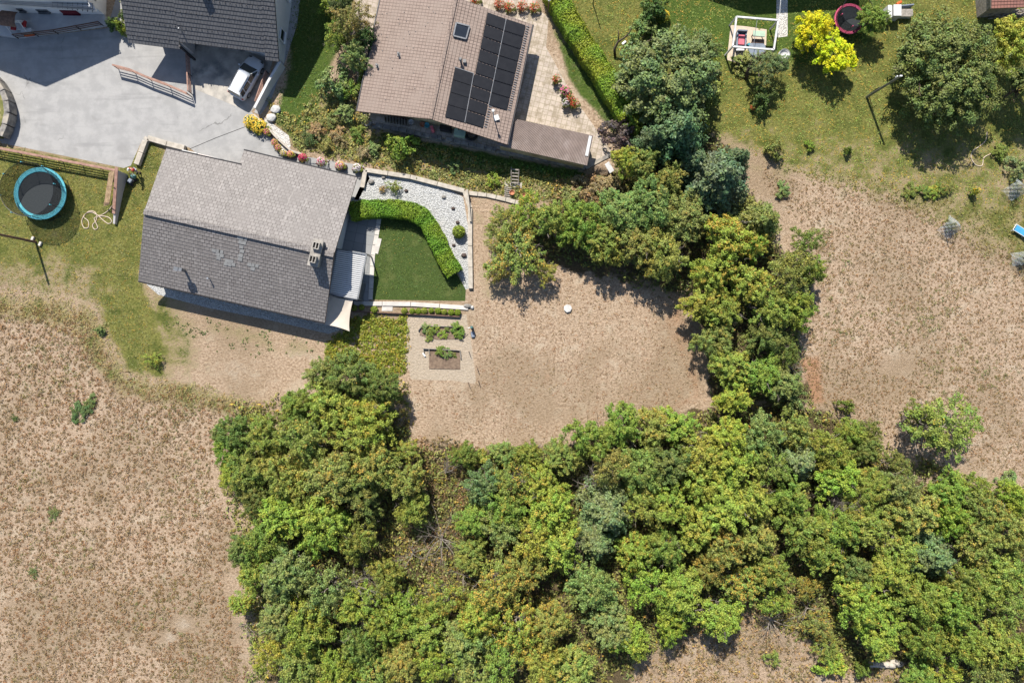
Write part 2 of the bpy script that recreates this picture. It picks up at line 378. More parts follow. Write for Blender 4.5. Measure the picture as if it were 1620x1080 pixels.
def slab_mat(name, c1, c2, mortar, wd, rot, msize=0.02, dirt=None):
    c1, c2, dirt = al_(c1), al_(c2), al_(dirt)
    m, nt, b = nodes(name); b.inputs['Roughness'].default_value = 0.9
    p = pos(nt); mp = nt.nodes.new('ShaderNodeMapping'); mp.inputs['Rotation'].default_value = (0, 0, rot); nt.links.new(p, mp.inputs[0])
    br = nt.nodes.new('ShaderNodeTexBrick'); nt.links.new(mp.outputs[0], br.inputs['Vector']); br.offset = 0
    br.inputs['Color1'].default_value = (*c1, 1); br.inputs['Color2'].default_value = (*c2, 1); br.inputs['Mortar'].default_value = (*mortar, 1)
    br.inputs['Scale'].default_value = 1; br.inputs['Mortar Size'].default_value = msize; br.inputs['Brick Width'].default_value = wd; br.inputs['Row Height'].default_value = wd
    col = br.outputs['Color']
    if dirt: col = mixc(nt, math_(nt, 'MULTIPLY', ramp_(nt, noise_(nt, p, 1.3, 8, 0.75), 0.44, 0.62), 0.85), col, dirt)
    nt.links.new(col, b.inputs['Base Color']); bump_(nt, b, noise_(nt, p, 12, 4), 0.3, 0.03)
    return m
M['terrace'] = slab_mat('terrace_slabs', (0.52,0.44,0.36), (0.44,0.37,0.31), (0.22,0.19,0.13), 0.5, math.radians(14), 0.025, (0.27,0.22,0.15))
M['patio'] = slab_mat('patio_slabs', (0.30,0.30,0.30), (0.23,0.24,0.24), (0.13,0.13,0.13), 0.9, math.radians(12), 0.02)
def lush():
    m, nt, b = nodes('watered_lawn'); b.inputs['Roughness'].default_value = 0.9; b.inputs['Specular IOR Level'].default_value = 0.15
    p = pos(nt); f = noise_(nt, p, 9, 6, 0.8); md = noise_(nt, p, 0.7, 5, 0.6)
    col = mixc(nt, ramp_(nt, f, 0.35, 0.65), (0.022, 0.042, 0.009), (0.062, 0.088, 0.020))
    col = mixc(nt, math_(nt, 'MULTIPLY', ramp_(nt, md, 0.5, 0.72), 0.8), col, (0.085, 0.10, 0.03))
    col = mixc(nt, math_(nt, 'MULTIPLY', ramp_(nt, noise_(nt, p, 1.9, 3), 0.66, 0.78), 0.4), col, (0.20, 0.165, 0.08))
    nt.links.new(col, b.inputs['Base Color']); bump_(nt, b, f, 0.9, 0.06); return m
M['lush'] = lush()
M['slate'] = tile_mat('grey_slate_tiles', (0.268,0.246,0.232), (0.190,0.172,0.162), (0.06,0.05,0.045), 0.42, 0.34, 0.03, 0.65, vary=(0.195,0.176,0.165), lich=(0.36,0.33,0.31))
M['darktile'] = tile_mat('dark_grey_tiles', (0.115,0.115,0.12), (0.095,0.095,0.10), (0.02,0.02,0.022), 0.30, 0.36, 0.018, 0.5)
M['browntile'] = tile_mat('tan_brown_tiles', (0.30,0.225,0.185), (0.25,0.185,0.15), (0.08,0.055,0.045), 0.30, 0.33, 0.03, 0.7, offset=0, vary=(0.26,0.20,0.165))
M['redtile'] = tile_mat('red_brown_tiles', (0.27,0.12,0.09), (0.22,0.10,0.08), (0.09,0.04,0.03), 0.30, 0.30, 0.03, 0.7, offset=0)
M['corr'] = mat('brown_corrugated', (0.27,0.21,0.18), (0.22,0.17,0.145), 1.2, 0.7, c3=(0.33,0.27,0.24), s3=0.5)
M['panel'] = mat('solar_glass', (0.012,0.012,0.014), (0.016,0.016,0.018), 2, 0.3, spec=0.4)
def stripes(name, a, b_, period):
    m, nt, b = nodes(name); uv = nt.nodes.new('ShaderNodeTexCoord').outputs['UV']
    sx = nt.nodes.new('ShaderNodeSeparateXYZ'); nt.links.new(uv, sx.inputs[0])
    fr = math_(nt, 'FRACT', math_(nt, 'DIVIDE', sx.outputs[0], period)); g = math_(nt, 'GREATER_THAN', fr, 0.5)
    nt.links.new(mixc(nt, g, a, b_), b.inputs['Base Color']); b.inputs['Roughness'].default_value = 0.8
    return m
M['awning'] = stripes('striped_canvas', (0.66,0.60,0.55), (0.52,0.38,0.33), 0.2)
def net_mat(name, col, scale, dens):
    m, nt, b = nodes(name); nt.nodes.remove(b)
    uv = nt.nodes.new('ShaderNodeTexCoord').outputs['UV']
    sx = nt.nodes.new('ShaderNodeSeparateXYZ'); nt.links.new(uv, sx.inputs[0])
    def strand(o): return math_(nt, 'LESS_THAN', math_(nt, 'FRACT', math_(nt, 'MULTIPLY', o, scale)), dens)
    fac = math_(nt, 'MAXIMUM', strand(sx.outputs[0]), strand(sx.outputs[1]))
    d = nt.nodes.new('ShaderNodeBsdfDiffuse'); d.inputs[0].default_value = (*col, 1)
    t = nt.nodes.new('ShaderNodeBsdfTransparent'); mx = nt.nodes.new('ShaderNodeMixShader')
    nt.links.new(fac, mx.inputs[0]); nt.links.new(t.outputs[0], mx.inputs[1]); nt.links.new(d.outputs[0], mx.inputs[2])
    nt.links.new(mx.outputs[0], nt.nodes['Material Output'].inputs[0]); return m
M['net'] = net_mat('black_netting', (0.02,0.02,0.02), 22, 0.34)
M['fruitnet'] = net_mat('pale_netting', (0.33,0.36,0.38), 45, 0.20)

#PART2
# ---------------------------------------------------------------- ground
def sdist(px, py, poly):
    """signed distance in photo pixels, positive inside"""
    poly = np.array(poly, float); n = len(poly); d = np.full(px.shape, 1e9); inside = np.zeros(px.shape, bool)
    for i in range(n):
        a = poly[i]; b = poly[(i+1) % n]; e = b-a
        t = np.clip(((px-a[0])*e[0]+(py-a[1])*e[1])/(e@e+1e-9), 0, 1)
        d = np.minimum(d, np.hypot(px-a[0]-t*e[0], py-a[1]-t*e[1]))
        if a[1] != b[1]:
            c = ((a[1] > py) != (b[1] > py)) & (px < (b[0]-a[0])*(py-a[1])/(b[1]-a[1])+a[0]); inside ^= c
    return np.where(inside, d, -d)
def zone(px, py, poly, soft, val=1.0): return val*smooth(0.5+sdist(px, py, poly)/(2*soft))
fx = np.arange(-58, 58.01, 0.28); fy = np.arange(-42, 42.01, 0.28)
ex = np.array([60, 64, 72, 90, 130, 220, 400.]); ey = np.array([44, 48, 56, 75, 120, 220, 400.])
gx = np.concatenate([-ex[::-1], fx, ex]); gy = np.concatenate([-ey[::-1], fy, ey])
XX, YY = np.meshgrid(gx, gy); ZZ = T(XX, YY)
kk = H/(H-ZZ); PX = XX/S*kk+810; PY = 540-YY/S*kk
lawnL = [(-60,215),(0,228),(185,262),(232,222),(300,238),(262,240),(222,440),(236,462),(262,530),(262,600),(208,592),(165,525),(150,480),(0,452),(-60,450)]
meadow_edge = [(-60,455),(0,462),(80,470),(150,478),(165,525),(208,592),(300,605),(420,640),(420,665),(300,650),(190,630),(130,560),(110,520),(0,505),(-60,500)]
lawnTR = [(868,-80),(1700,-80),(1700,350),(1600,330),(1450,318),(1330,292),(1235,268),(1190,240),(1130,215),(1000,210),(940,150),(866,30)]
lawnR2 = [(1700,300),(1700,500),(1640,450),(1560,390),(1430,325),(1330,290),(1200,265),(1240,255),(1500,290)]
slope = [(425,165),(470,180),(500,150),(560,150),(590,205),(925,268),(1000,280),(1010,310),(880,330),(745,308),(570,262),(470,240),(435,205)]
lawnB2 = [(458,-80),(560,-80),(560,40),(520,120),(500,185),(470,232),(430,190),(455,110)]
yard = [(245,485),(520,530),(500,585),(470,605),(420,632),(300,602),(245,592)]
veg = [(640,500),(738,498),(745,540),(754,608),(722,602),(650,600),(640,560)]
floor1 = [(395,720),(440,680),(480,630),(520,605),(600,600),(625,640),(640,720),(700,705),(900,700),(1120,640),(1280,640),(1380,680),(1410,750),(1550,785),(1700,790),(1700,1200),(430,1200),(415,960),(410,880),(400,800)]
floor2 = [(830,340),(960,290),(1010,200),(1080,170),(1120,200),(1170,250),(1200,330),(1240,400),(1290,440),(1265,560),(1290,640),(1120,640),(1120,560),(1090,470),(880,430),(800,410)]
z1 = np.zeros(XX.shape+(4,)); z2 = np.zeros(XX.shape+(4,)); z1[..., 3] = 1; z2[..., 3] = 1
g = np.maximum(zone(PX, PY, lawnL, 14, 0.84)*(1-0.42*smooth((PY-385)/55)*smooth((190-PX)/60)), zone(PX, PY, meadow_edge, 14, 0.52))
g = np.maximum(g, zone(PX, PY, lawnTR, 22, 0.86)*(1-0.32*smooth((PY-160)/110)))
g = np.maximum(g, zone(PX, PY, lawnR2, 45, 0.66)); g = np.maximum(g, zone(PX, PY, slope, 12, 0.52))
g = np.maximum(g, zone(PX, PY, [(235,470),(310,520),(420,560),(500,560),(520,545),(420,520),(300,498)], 16, 0.34))
g = np.maximum(g, zone(PX, PY, [(740,310),(800,310),(840,470),(760,480)], 20, 0.3))
g = np.maximum(g, zone(PX, PY, [(205,445),(300,470),(330,520),(330,600),(235,600)], 35, 0.62)*(1-.5*smooth((PX-250)/80)))
z1[..., 0] = g
s_ = np.maximum(zone(PX, PY, veg, 5, 1.0), zone(PX, PY, yard, 18, 0.34))
for (cx, cy, r, v) in ((370,585,40,0.5),(290,985,30,0.45),(270,1010,30,0.45),(690,670,50,0.36),(850,690,90,0.3),(1420,570,60,0.32),(130,860,26,0.35),(930,560,60,0.15),(870,650,40,.3)):
    s_ = np.maximum(s_, v*smooth(1.2-np.hypot(PX-cx, (PY-cy)*1.2)/r))
z1[..., 1] = s_
rust = zone(PX, PY, [(640,700),(700,560),(860,520),(1000,480),(1080,480),(1110,560),(1120,640),(900,700)], 30, 0.14)
rust = np.maximum(rust, zone(PX, PY, [(1240,300),(1420,400),(1560,560),(1560,700),(1320,640),(1270,560),(1320,440)], 40, 0.12))
rust = np.maximum(rust, 0)
rust = np.maximum(rust, zone(PX, PY, [(900,690),(1120,640),(1110,560),(1080,470),(1040,500),(1090,620),(1000,660)], 18, 0.55))
rust = np.maximum(rust, zone(PX, PY, [(1255,560),(1300,560),(1310,640),(1280,650)], 14, 0.75))
for (cx, cy, r, v) in ((865,598,20,0.5),(1495,290,22,0.5),(640,700,30,0.5),(1230,570,30,0.6),(690,890,60,0.6),(450,690,20,.5)): rust = np.maximum(rust, v*smooth(1.2-np.hypot(PX-cx, PY-cy)/r))
z1[..., 2] = rust
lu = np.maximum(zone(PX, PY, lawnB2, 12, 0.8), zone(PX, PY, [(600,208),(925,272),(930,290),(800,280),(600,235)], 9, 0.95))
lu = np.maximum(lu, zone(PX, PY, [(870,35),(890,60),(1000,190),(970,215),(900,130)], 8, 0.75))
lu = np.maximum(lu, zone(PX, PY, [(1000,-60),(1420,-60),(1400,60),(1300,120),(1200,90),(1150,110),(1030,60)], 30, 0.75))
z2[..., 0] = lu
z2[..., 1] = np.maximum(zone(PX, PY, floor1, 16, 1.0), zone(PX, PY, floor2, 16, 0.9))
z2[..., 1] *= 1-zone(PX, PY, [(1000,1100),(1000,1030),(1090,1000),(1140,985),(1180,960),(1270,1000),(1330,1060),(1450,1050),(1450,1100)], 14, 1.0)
z2[..., 2] = 0
ny, nx = XX.shape
idx = np.arange(nx*ny).reshape(ny, nx)
quads = np.stack([idx[:-1, :-1], idx[:-1, 1:], idx[1:, 1:], idx[1:, :-1]], -1).reshape(-1, 4)
def np_mesh(name, verts, quads, mats, attrs=None, k=4):
    me = bpy.data.meshes.new(name); nv = len(verts); nf = len(quads)
    me.vertices.add(nv); me.vertices.foreach_set('co', np.asarray(verts, np.float32).ravel())
    me.loops.add(nf*k); me.loops.foreach_set('vertex_index', np.asarray(quads, np.int32).ravel())
    me.polygons.add(nf); me.polygons.foreach_set('loop_start', np.arange(nf, dtype=np.int32)*k)
    try: me.polygons.foreach_set('loop_total', np.full(nf, k, np.int32))
    except Exception: pass
    for m_ in mats: me.materials.append(m_)
    me.update(calc_edges=True)
    for nm, dom, arr in (attrs or []):
        a = me.attributes.new(nm, 'FLOAT_COLOR', dom); a.data.foreach_set('color', np.asarray(arr, np.float32).ravel())
    me.validate()
    return me
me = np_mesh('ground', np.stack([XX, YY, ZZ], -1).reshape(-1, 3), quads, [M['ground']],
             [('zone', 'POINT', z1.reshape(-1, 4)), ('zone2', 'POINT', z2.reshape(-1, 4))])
me.polygons.foreach_set('use_smooth', [True]*len(me.polygons))
go = bpy.data.objects.new('ground', me); C.objects.link(go); tag(go, kind='structure')

def sheet(name, pts, m, lift=0.004, kind='structure', label=None, cat=None, z=None):
    mb = MB(); ps = [G(*p) for p in pts]
    if z is not None:
        for p in ps: p.z = z
    a = sum(ps[i].x*ps[(i+1) % len(ps)].y-ps[(i+1) % len(ps)].x*ps[i].y for i in range(len(ps)))
    if a < 0: ps = ps[::-1]
    mb.add([(p.x, p.y, p.z+lift) for p in ps], [tuple(range(len(ps)))])
    return tag(mb.build(name, m), label, cat, kind=kind)
# bezier-free helper: round a polyline
def curve(pts, n=6):
    out = []; k = len(pts)
    for i in range(k-1):
        p0 = pts[max(i-1, 0)]; p1 = pts[i]; p2 = pts[i+1]; p3 = pts[min(i+2, k-1)]
        for j in range(n):
            t = j/n
            out.append(tuple(0.5*((2*p1[a])+(-p0[a]+p2[a])*t+(2*p0[a]-5*p1[a]+4*p2[a]-p3[a])*t*t+(-p0[a]+3*p1[a]-3*p2[a]+p3[a])*t**3) for a in range(len(p1))))
    out.append(tuple(pts[-1])); return out

sheet('driveway', [(-90,60),(60,58),(170,45),(200,-60),(330,-60),(330,85),(303,92),(303,138),(398,177),(432,222),(470,246),(575,262),(585,282),(560,330),(380,300),(300,234),(238,217),(222,228),(207,262),(196,266),(0,226),(-90,208)], M['asphalt'])
sheet('carport_floor', [(303,60),(303,139),(396,178),(402,172),(418,150),(440,60)], M['concrete'], 0.008)
sheet('side_path', [(470,-60),(482,-60),(470,40),(452,95),(428,160),(412,182),(402,178),(418,140),(440,92)], M['asphalt'], 0.008)
sheet('paved_terrace', [(560,-60),(870,-60),(845,10),(868,28),(864,75),(905,150),(968,240),(932,262),(925,266),(790,238),(590,197),(566,170)], M['terrace'], 0.006, z=0.7)
sheet('patio', [(545,318),(600,334),(597,375),(594,402),(588,440),(585,476),(560,480),(510,476),(520,400)], M['patio'], 0.008)
sheet('watered_lawn', [(600,334),(660,340),(690,372),(718,425),(737,458),(736,476),(585,474),(588,440),(594,402),(597,375)], M['lush'], 0.004)
sheet('gravel_bed', [(577,272),(690,290),(733,312),(741,360),(744,456),(736,458),(712,400),(690,350),(655,322),(560,316),(572,290)], M['gravel'], 0.004)
sheet('gravel_strip', [(232,450),(250,466),(330,487),(430,507),(520,528),(545,520),(520,480),(240,440)], M['gravel'], 0.004)
sheet('pebble_area', [(418,186),(430,195),(457,215),(460,232),(452,242),(440,225),(420,200)], M['pebble'], 0.008)
sheet('garden_path', [(1229,-60),(1246,-60),(1246,58),(1228,60)], M['pebble'], 0.008)
sheet('sand_patch', [(1156,40),(1180,42),(1213,47),(1212,72),(1200,92),(1180,104),(1150,95)], M['sand'], 0.006)
for nm, pp in (('stepping_slab', [(572,336),(586,336),(584,348),(570,347)]), ('stepping_slab', [(605,480),(622,480),(621,492),(604,492)]), ('stepping_slab', [(595,376),(604,378),(598,402),(592,400)])):
    sl = MB(); sl.prism([(G(*p).x, G(*p).y) for p in pp], 0.0, 0.05)
    lab = {572: 'pale square slab lying against the inner end of the clipped hedge', 605: 'pale square slab set in the border left of the row of ball shrubs', 595: 'narrow pale slab along the left edge of the dark green lawn'}[pp[0][0]]
    tag(sl.build(nm, M['paleslab'], bevel=0.01), lab, 'paving slab')

# ---------------------------------------------------------------- foliage
def quads_from(cen, nor, size, asp, rs, droop=0):
    n = len(cen); t = rs.normal(size=(n, 3)); t -= (t*nor).sum(1)[:, None]*nor
    t /= np.linalg.norm(t, axis=1)[:, None]+1e-9; b = np.cross(nor, t)
    a = (size*asp)[:, None]*t*0.5; c = size[:, None]*b*0.5
    v = np.stack([cen-a, cen+c*0.9-a*0.1, cen+a, cen-c*0.9-a*0.1], 1)
    return v.reshape(-1, 3)
def leaf_mesh(name, cen, nor, size, rs, clump, m, asp=1.35, spec=None):
    v = quads_from(cen, nor, size, asp, rs); n = len(cen)
    q = np.arange(n*4).reshape(n, 4); r = rs.rand(n)
    col = np.stack([r, clump, rs.rand(n) if spec is None else spec, np.ones(n)], 1)
    return np_mesh(name, v, q, [m], [('leafc', 'FACE', col)] if False else [('leafc', 'POINT', np.repeat(col, 4, 0))])
def unit(a): return a/(np.linalg.norm(a, axis=1)[:, None]+1e-9)
def crown_broad(seed, R=3.3, z0=1.6, z1=6.0, nc=95, per=125, leaf=0.17, cr=(0.45, 0.85), irr=0.28, gap=0.0, name='crown', m='leaf', up=0.7):
    rs = rnd(seed); ph = rs.rand(5)*6.28
    cens = []
    while len(cens) < nc:
        u = rs.rand()**0.62; az = rs.rand()*6.283; el = rs.uniform(-0.35, 1.0)
        prof = math.cos(max(el, 0)*1.45)**0.6 if el > 0 else 1+el*0.55
        lob = 1+irr*(math.sin(3*az+ph[0])*0.5+math.sin(5*az+ph[1]+el*2)*0.35+math.sin(2*az+ph[2])*0.4)
        rad = R*0.86*lob*prof*(0.35+0.65*u)
        z = (z0+z1)/2-0.3+el*(z1-z0)*0.48*(0.55+0.45*u if el > 0 else 1)
        cens.append((math.cos(az)*rad, math.sin(az)*rad, z))
    cens = np.array(cens); K = len(cens)
    crs = rs.uniform(cr[0], cr[1], K); pr = crs**1.6; pr /= pr.sum()
    ci = rs.choice(K, K*per, p=pr)
    mid = np.array([0, 0, (z0+z1)/2]); out = unit(cens-mid)[ci]
    d = unit(rs.normal(size=(K*per, 3))+out*0.7+np.array([0, 0, 0.5]))
    rr = crs[ci]*rs.uniform(0.45, 1.08, K*per)*np.where(rs.rand(K*per) < 0.10, 1.5, 1)
    cens[:, 2] += rs.normal(size=K)*0.28*(R/3.3)
    bv = unit(unit(cens-mid)*np.array([1, 1, .35])+rs.normal(size=(K, 3))*.45)[ci]; tt = rs.uniform(-1, 1, K*per)
    rr = rr*(1-.45*np.abs(tt)**1.5)*.82
    p = cens[ci]+d*rr[:, None]*np.array([1, 1, 0.7])+bv*(tt*crs[ci]*1.05)[:, None]
    nor = unit(d*0.75+rs.normal(size=d.shape)*0.42+np.array([-.1, .25, up]))
    clump = rs.rand(K)[ci]
    return leaf_mesh(name, p, nor, leaf*rs.uniform(0.7, 1.35, len(p)), rs, clump, M[m])
def crown_conifer(seed, R=3.2, z1=7.5, leaf=0.16, name='crown'):
    rs = rnd(seed); P_ = []; Nn = []; Cl = []
    lev = 9
    for L in range(lev):
        f = L/(lev-1); z = 0.9+f*(z1-1.4); br = R*(1-f)**0.75*1.0+0.25
        nb = int(15-6*f)
        for k in range(nb):
            az = 6.283*(k+rs.rand()*0.8)/nb+L*0.7; r = br*rs.uniform(0.72, 1.12); c = rs.rand()
            n = int(60*r/R*2.1)+25
            t = rs.rand(n)**0.75; wdt = 0.34*r*(1-t*0.75)*rs.normal(size=n)*0.62
            dx, dy = math.cos(az), math.sin(az)
            zz = z+0.5*t*r*0.5-0.28*(t*r)**1.35*0.5+rs.normal(size=n)*0.10
            P_.append(np.stack([dx*t*r-dy*wdt, dy*t*r+dx*wdt, zz], 1))
            Nn.append(unit(np.stack([dx*0.35-dy*wdt*0.5, dy*0.35+dx*wdt*0.5, np.ones(n)*0.8], 1)+rs.normal(size=(n, 3))*0.38)); Cl.append(np.full(n, c))
    P_ = np.concatenate(P_); Nn = np.concatenate(Nn); Cl = np.concatenate(Cl)
    return leaf_mesh(name, P_, Nn, leaf*rs.uniform(0.6, 1.3, len(P_)), rs, Cl, M['needle'], 1.9)
def trunk_mesh(seed, R=3.3, h=4.5, r0=0.16, nl=9, name='trunk', m='bark', spread=0.85):
    rs = rnd(seed); mb = MB()
    def wob(a, b, r0, r1, n=4):
        a = Vector(a); b = Vector(b); pts = []; rr = []
        for i in range(n+1):
            t = i/n; q = a.lerp(b, t)
            if 0 < i < n: q += Vector(rs.normal(size=3)*(b-a).length*0.06)
            q.z += math.sin(t*math.pi)*-0.05*(b-a).length; pts.append(q); rr.append(r0+(r1-r0)*t)
        mb.path(pts, rr, 5); return pts
    base = wob((0, 0, -0.1), (rs.normal()*0.12, rs.normal()*0.12, h*0.38), r0, r0*0.75)
    top = base[-1]
    for i in range(nl):
        az = 6.283*i/nl+rs.rand()*0.6; rr = R*spread*rs.uniform(0.45, 1); z = h*rs.uniform(0.7, 1.1)*(1.15-0.4*rr/R)
        e = Vector((math.cos(az)*rr, math.sin(az)*rr, z)); pts = wob(top, e, r0*0.5, r0*0.12, 5)
        for j in (2, 3, 4):
            q = pts[j]; az2 = az+rs.normal()*0.9; l = R*0.32*rs.uniform(0.5, 1)
            wob(q, q+Vector((math.cos(az2)*l, math.sin(az2)*l, l*0.5)), r0*0.22, r0*0.06, 3)
    me = bpy.data.meshes.new(name); me.from_pydata(mb.v, [], mb.f); me.materials.append(M[m]); me.update(); return me
CR = {}
for i in range(5): CR['broad%d' % i] = (crown_broad(11+i, nc=170+8*i, per=78, leaf=0.135, cr=(0.18, 0.66), irr=0.30+0.05*i), trunk_mesh(31+i, nl=12, h=5.4 if i % 2 else 4.5, m='dead' if i % 2 else 'bark', spread=1.0), 3.3, 6.3)
for i in range(2): CR['airy%d' % i] = (crown_broad(51+i, nc=130, per=50, leaf=0.13, cr=(0.25, 0.6), irr=0.45), trunk_mesh(61+i, nl=14, m='dead'), 3.3, 6.3)
for i in range(2): CR['fine%d' % i] = (crown_broad(71+i, nc=220, per=72, leaf=0.12, cr=(0.28, 0.55), irr=0.3), trunk_mesh(75+i, nl=12), 3.3, 6.3)
for i in range(3): CR['conif%d' % i] = (crown_conifer(81+i), trunk_mesh(85+i, nl=6), 3.3, 7.3)
for i in range(3): CR['shrub%d' % i] = (crown_broad(91+i, R=1.05, z0=0.15, z1=1.5, nc=34, per=75, leaf=0.095, cr=(0.18, 0.34), irr=0.35, name='foliage'), trunk_mesh(95+i, R=1.0, h=1.1, r0=0.04, nl=7, name='stem'), 1.05, 1.6)
CR['big0'] = (crown_broad(201, R=4.6, z0=.8, z1=6.6, nc=330, per=85, leaf=.16, cr=(.3,.72), irr=.16), trunk_mesh(202, R=4.6, h=5, r0=.25), 4.25, 6.9)
CR['big1'] = (crown_broad(203, R=6.0, z0=.5, z1=6.4, nc=560, per=85, leaf=.135, cr=(.3,.72), irr=.14), trunk_mesh(204, R=6, h=5, r0=.3, nl=14), 5.55, 6.7)
CR['spiky0'] = (crown_broad(99, R=1.05, z0=0.1, z1=1.5, nc=60, per=28, leaf=0.08, cr=(0.1, 0.3), irr=0.6, name='foliage'), trunk_mesh(98, R=1.0, h=1.2, r0=0.03, nl=12, name='stem'), 1.05, 1.6)
COL = {'g': (0.150,0.205,0.036), 'y': (0.262,0.300,0.046), 'o': (0.215,0.225,0.058), 'd': (0.082,0.125,0.034), 'b': (0.100,0.158,0.068), 'l': (0.215,0.280,0.038), 's': (0.165,0.215,0.070), 'n': (0.126,0.156,0.052), 'Y': (0.52,0.53,0.012), 't': (0.27,0.20,0.10), 'p': (0.10,0.082,0.07), 'G': (0.150,0.255,0.022), 'H': (0.205,0.275,0.025)}
WD = 'trees of the wood along the bottom'
def plant(name, kind, px, py, rpx, h, col, au, label, cat, group=None, tilt=True, trunk=True, parts=('crown', 'trunk')):
    """crown seen at px,py with radius rpx photo pixels and top at h metres"""
    cm, tm, R0, H0 = CR[kind]; zc = h*0.62; R0 = R0*(.8 if kind[0] == 'c' else 1)
    c = P(px, py, zc); r = rpx*S*(H-zc)/H
    if group == WD and kind[0] == 'b' and int(px*3+py) % 6 == 0: kind = 'airy%d' % (int(px) % 2); cm, tm, R0, H0 = CR[kind]
    loc = Vector((c.x, c.y, float(T(c.x, c.y))))
    rs = random.Random(int(px*7+py*13)); rz = rs.random()*6.28
    root = thing(name, label, cat, loc, rz, group)
    sx = r/R0
    o = bpy.data.objects.new(parts[0], cm); C.objects.link(o); o.parent = root; o.scale = (sx*rs.uniform(0.94, 1.06), sx*rs.uniform(0.94, 1.06), h/H0); base_ = COL[col]
    if col == 'b' and group == WD: base_ = [v*.5+m_*.5 for v, m_ in zip(base_, (.16, .225, .055))]
    if group and 'tree' in group and kind[0] in 'bfac' and col != 'b': base_ = [v*.62+m_*.38 for v, m_ in zip(base_, (.225, .280, .045))]
    o.color = (*[v*rs.uniform(0.9, 1.12) for v in base_], au)
    if kind[0] in 'ba': o.rotation_euler = (rs.uniform(-.14, .14), rs.uniform(-.14, .14), 0)
    if trunk:
        t = bpy.data.objects.new(parts[1], tm); C.objects.link(t); t.parent = root; t.scale = (sx, sx, h/H0)
    return root

#PART3
# ---------------------------------------------------------------- buildings
def W(px, py, z=0.0): return Vector(((px-810)*S, (540-py)*S, z))       # plan position
class Plane:
    def __init__(s, a, b, c):
        s.a = Vector(a); s.n = (Vector(b)-s.a).cross(Vector(c)-s.a).normalized()
        if s.n.z < 0: s.n = -s.n
    def at(s, px, py, lift=0.0):
        """point of this roof plane seen at a photo pixel"""
        o = Vector((0, 0, H)); d = W(px, py)-o; t = (s.a-o).dot(s.n)/d.dot(s.n)
        return o+d*t+s.n*lift
def courses(mb, e0, e1, r1, r0, course=0.36, lip=0.035, m=0, u0=None):
    e0, e1, r0, r1 = map(Vector, (e0, e1, r0, r1)); ud = (e1-e0).normalized(); o = u0 or e0
    nrm = ud.cross(r0-e0).normalized()
    if nrm.z < 0: nrm = -nrm
    L = ((r0+r1)/2-(e0+e1)/2).length; n = max(1, round(L/course))
    for i in range(n):
        a0 = e0.lerp(r0, i/n); a1 = e1.lerp(r1, i/n); b0 = e0.lerp(r0, (i+1)/n); b1 = e1.lerp(r1, (i+1)/n)
        uv = lambda p, v: ((p-o).dot(ud), v*course)
        l0 = a0+nrm*lip; l1 = a1+nrm*lip
        mb.add([l0, l1, b1, b0, a0, a1], [(0, 1, 2, 3), (4, 5, 1, 0)], m,
               [[uv(l0, i+0.02), uv(l1, i+0.02), uv(b1, i+0.98), uv(b0, i+0.98)], [uv(a0, i+0.02), uv(a1, i+0.02), uv(l1, i+.02), uv(l0, i+.02)]])
def slab(mb, pts, nrm, t, m=0, off=-0.004):
    pts = [Vector(p)+nrm*off for p in pts]; n = len(pts); q = [p-nrm*t for p in pts]
    mb.add(pts+q, [tuple(range(n)), tuple(range(n, 2*n))[::-1]]+[(i, n+i, n+(i+1) % n, (i+1) % n) for i in range(n)], m)
def gable_walls(mb, e0, e1, ra, rb, f0, f1, ig=0.5, fe=0.12, base=0.0, drop=0.16):
    d = (rb-ra).normalized()*ig
    pts = {}
    for k, (e, r, f, s_) in enumerate(((e0, ra, f0, 1), (e1, rb, f1, -1))):
        A = e.lerp(r, fe)+d*s_; B = f.lerp(r, fe)+d*s_; R_ = r+d*s_
        for p in (A, B, R_): p.z -= drop
        pts[k] = (A, R_, B)
    (A0, R0, B0), (A1, R1, B1) = pts[0], pts[1]
    g_ = lambda p: Vector((p.x, p.y, base))
    mb.add([g_(A0), A0, R0, B0, g_(B0), g_(A1), A1, R1, B1, g_(B1)],
           [(0, 1, 2, 3, 4), (9, 8, 7, 6, 5), (0, 5, 6, 1), (4, 3, 8, 9)])
    return pts
def window(parent, c, along, w_, h_, frame='white', name='window'):
    """window on a vertical wall; along = horizontal direction of the wall, the outside lies to its right"""
    c = Vector(c); along = Vector(along); along.z = 0; along.normalize(); out = along.cross(Vector((0, 0, 1)))
    mb = MB(); t = 0.07; up = Vector((0, 0, 1))
    for s_ in (-1, 1):
        mb.beam(c+along*s_*(w_/2-t/2)-up*h_/2, c+along*s_*(w_/2-t/2)+up*h_/2, 0.10, t, up=along)
        mb.beam(c-along*(w_/2-t)+up*s_*(h_/2-t/2), c+along*(w_/2-t)+up*s_*(h_/2-t/2), 0.10, t)
    mb.beam(c-along*(w_/2+.05)-up*(h_/2+0.03)+out*0.06, c+along*(w_/2+.05)-up*(h_/2+0.03)+out*0.06, 0.2, 0.05)
    f = mb.build(name, M[frame], parent); g_ = MB(); g_.beam(c-along*(w_/2-t), c+along*(w_/2-t), 0.03, h_-2*t); g_.build('pane', M['glass'], f)
    WL[f.name] = WL[parent.name]
    return f
UPV = Vector((0, 0, 1))

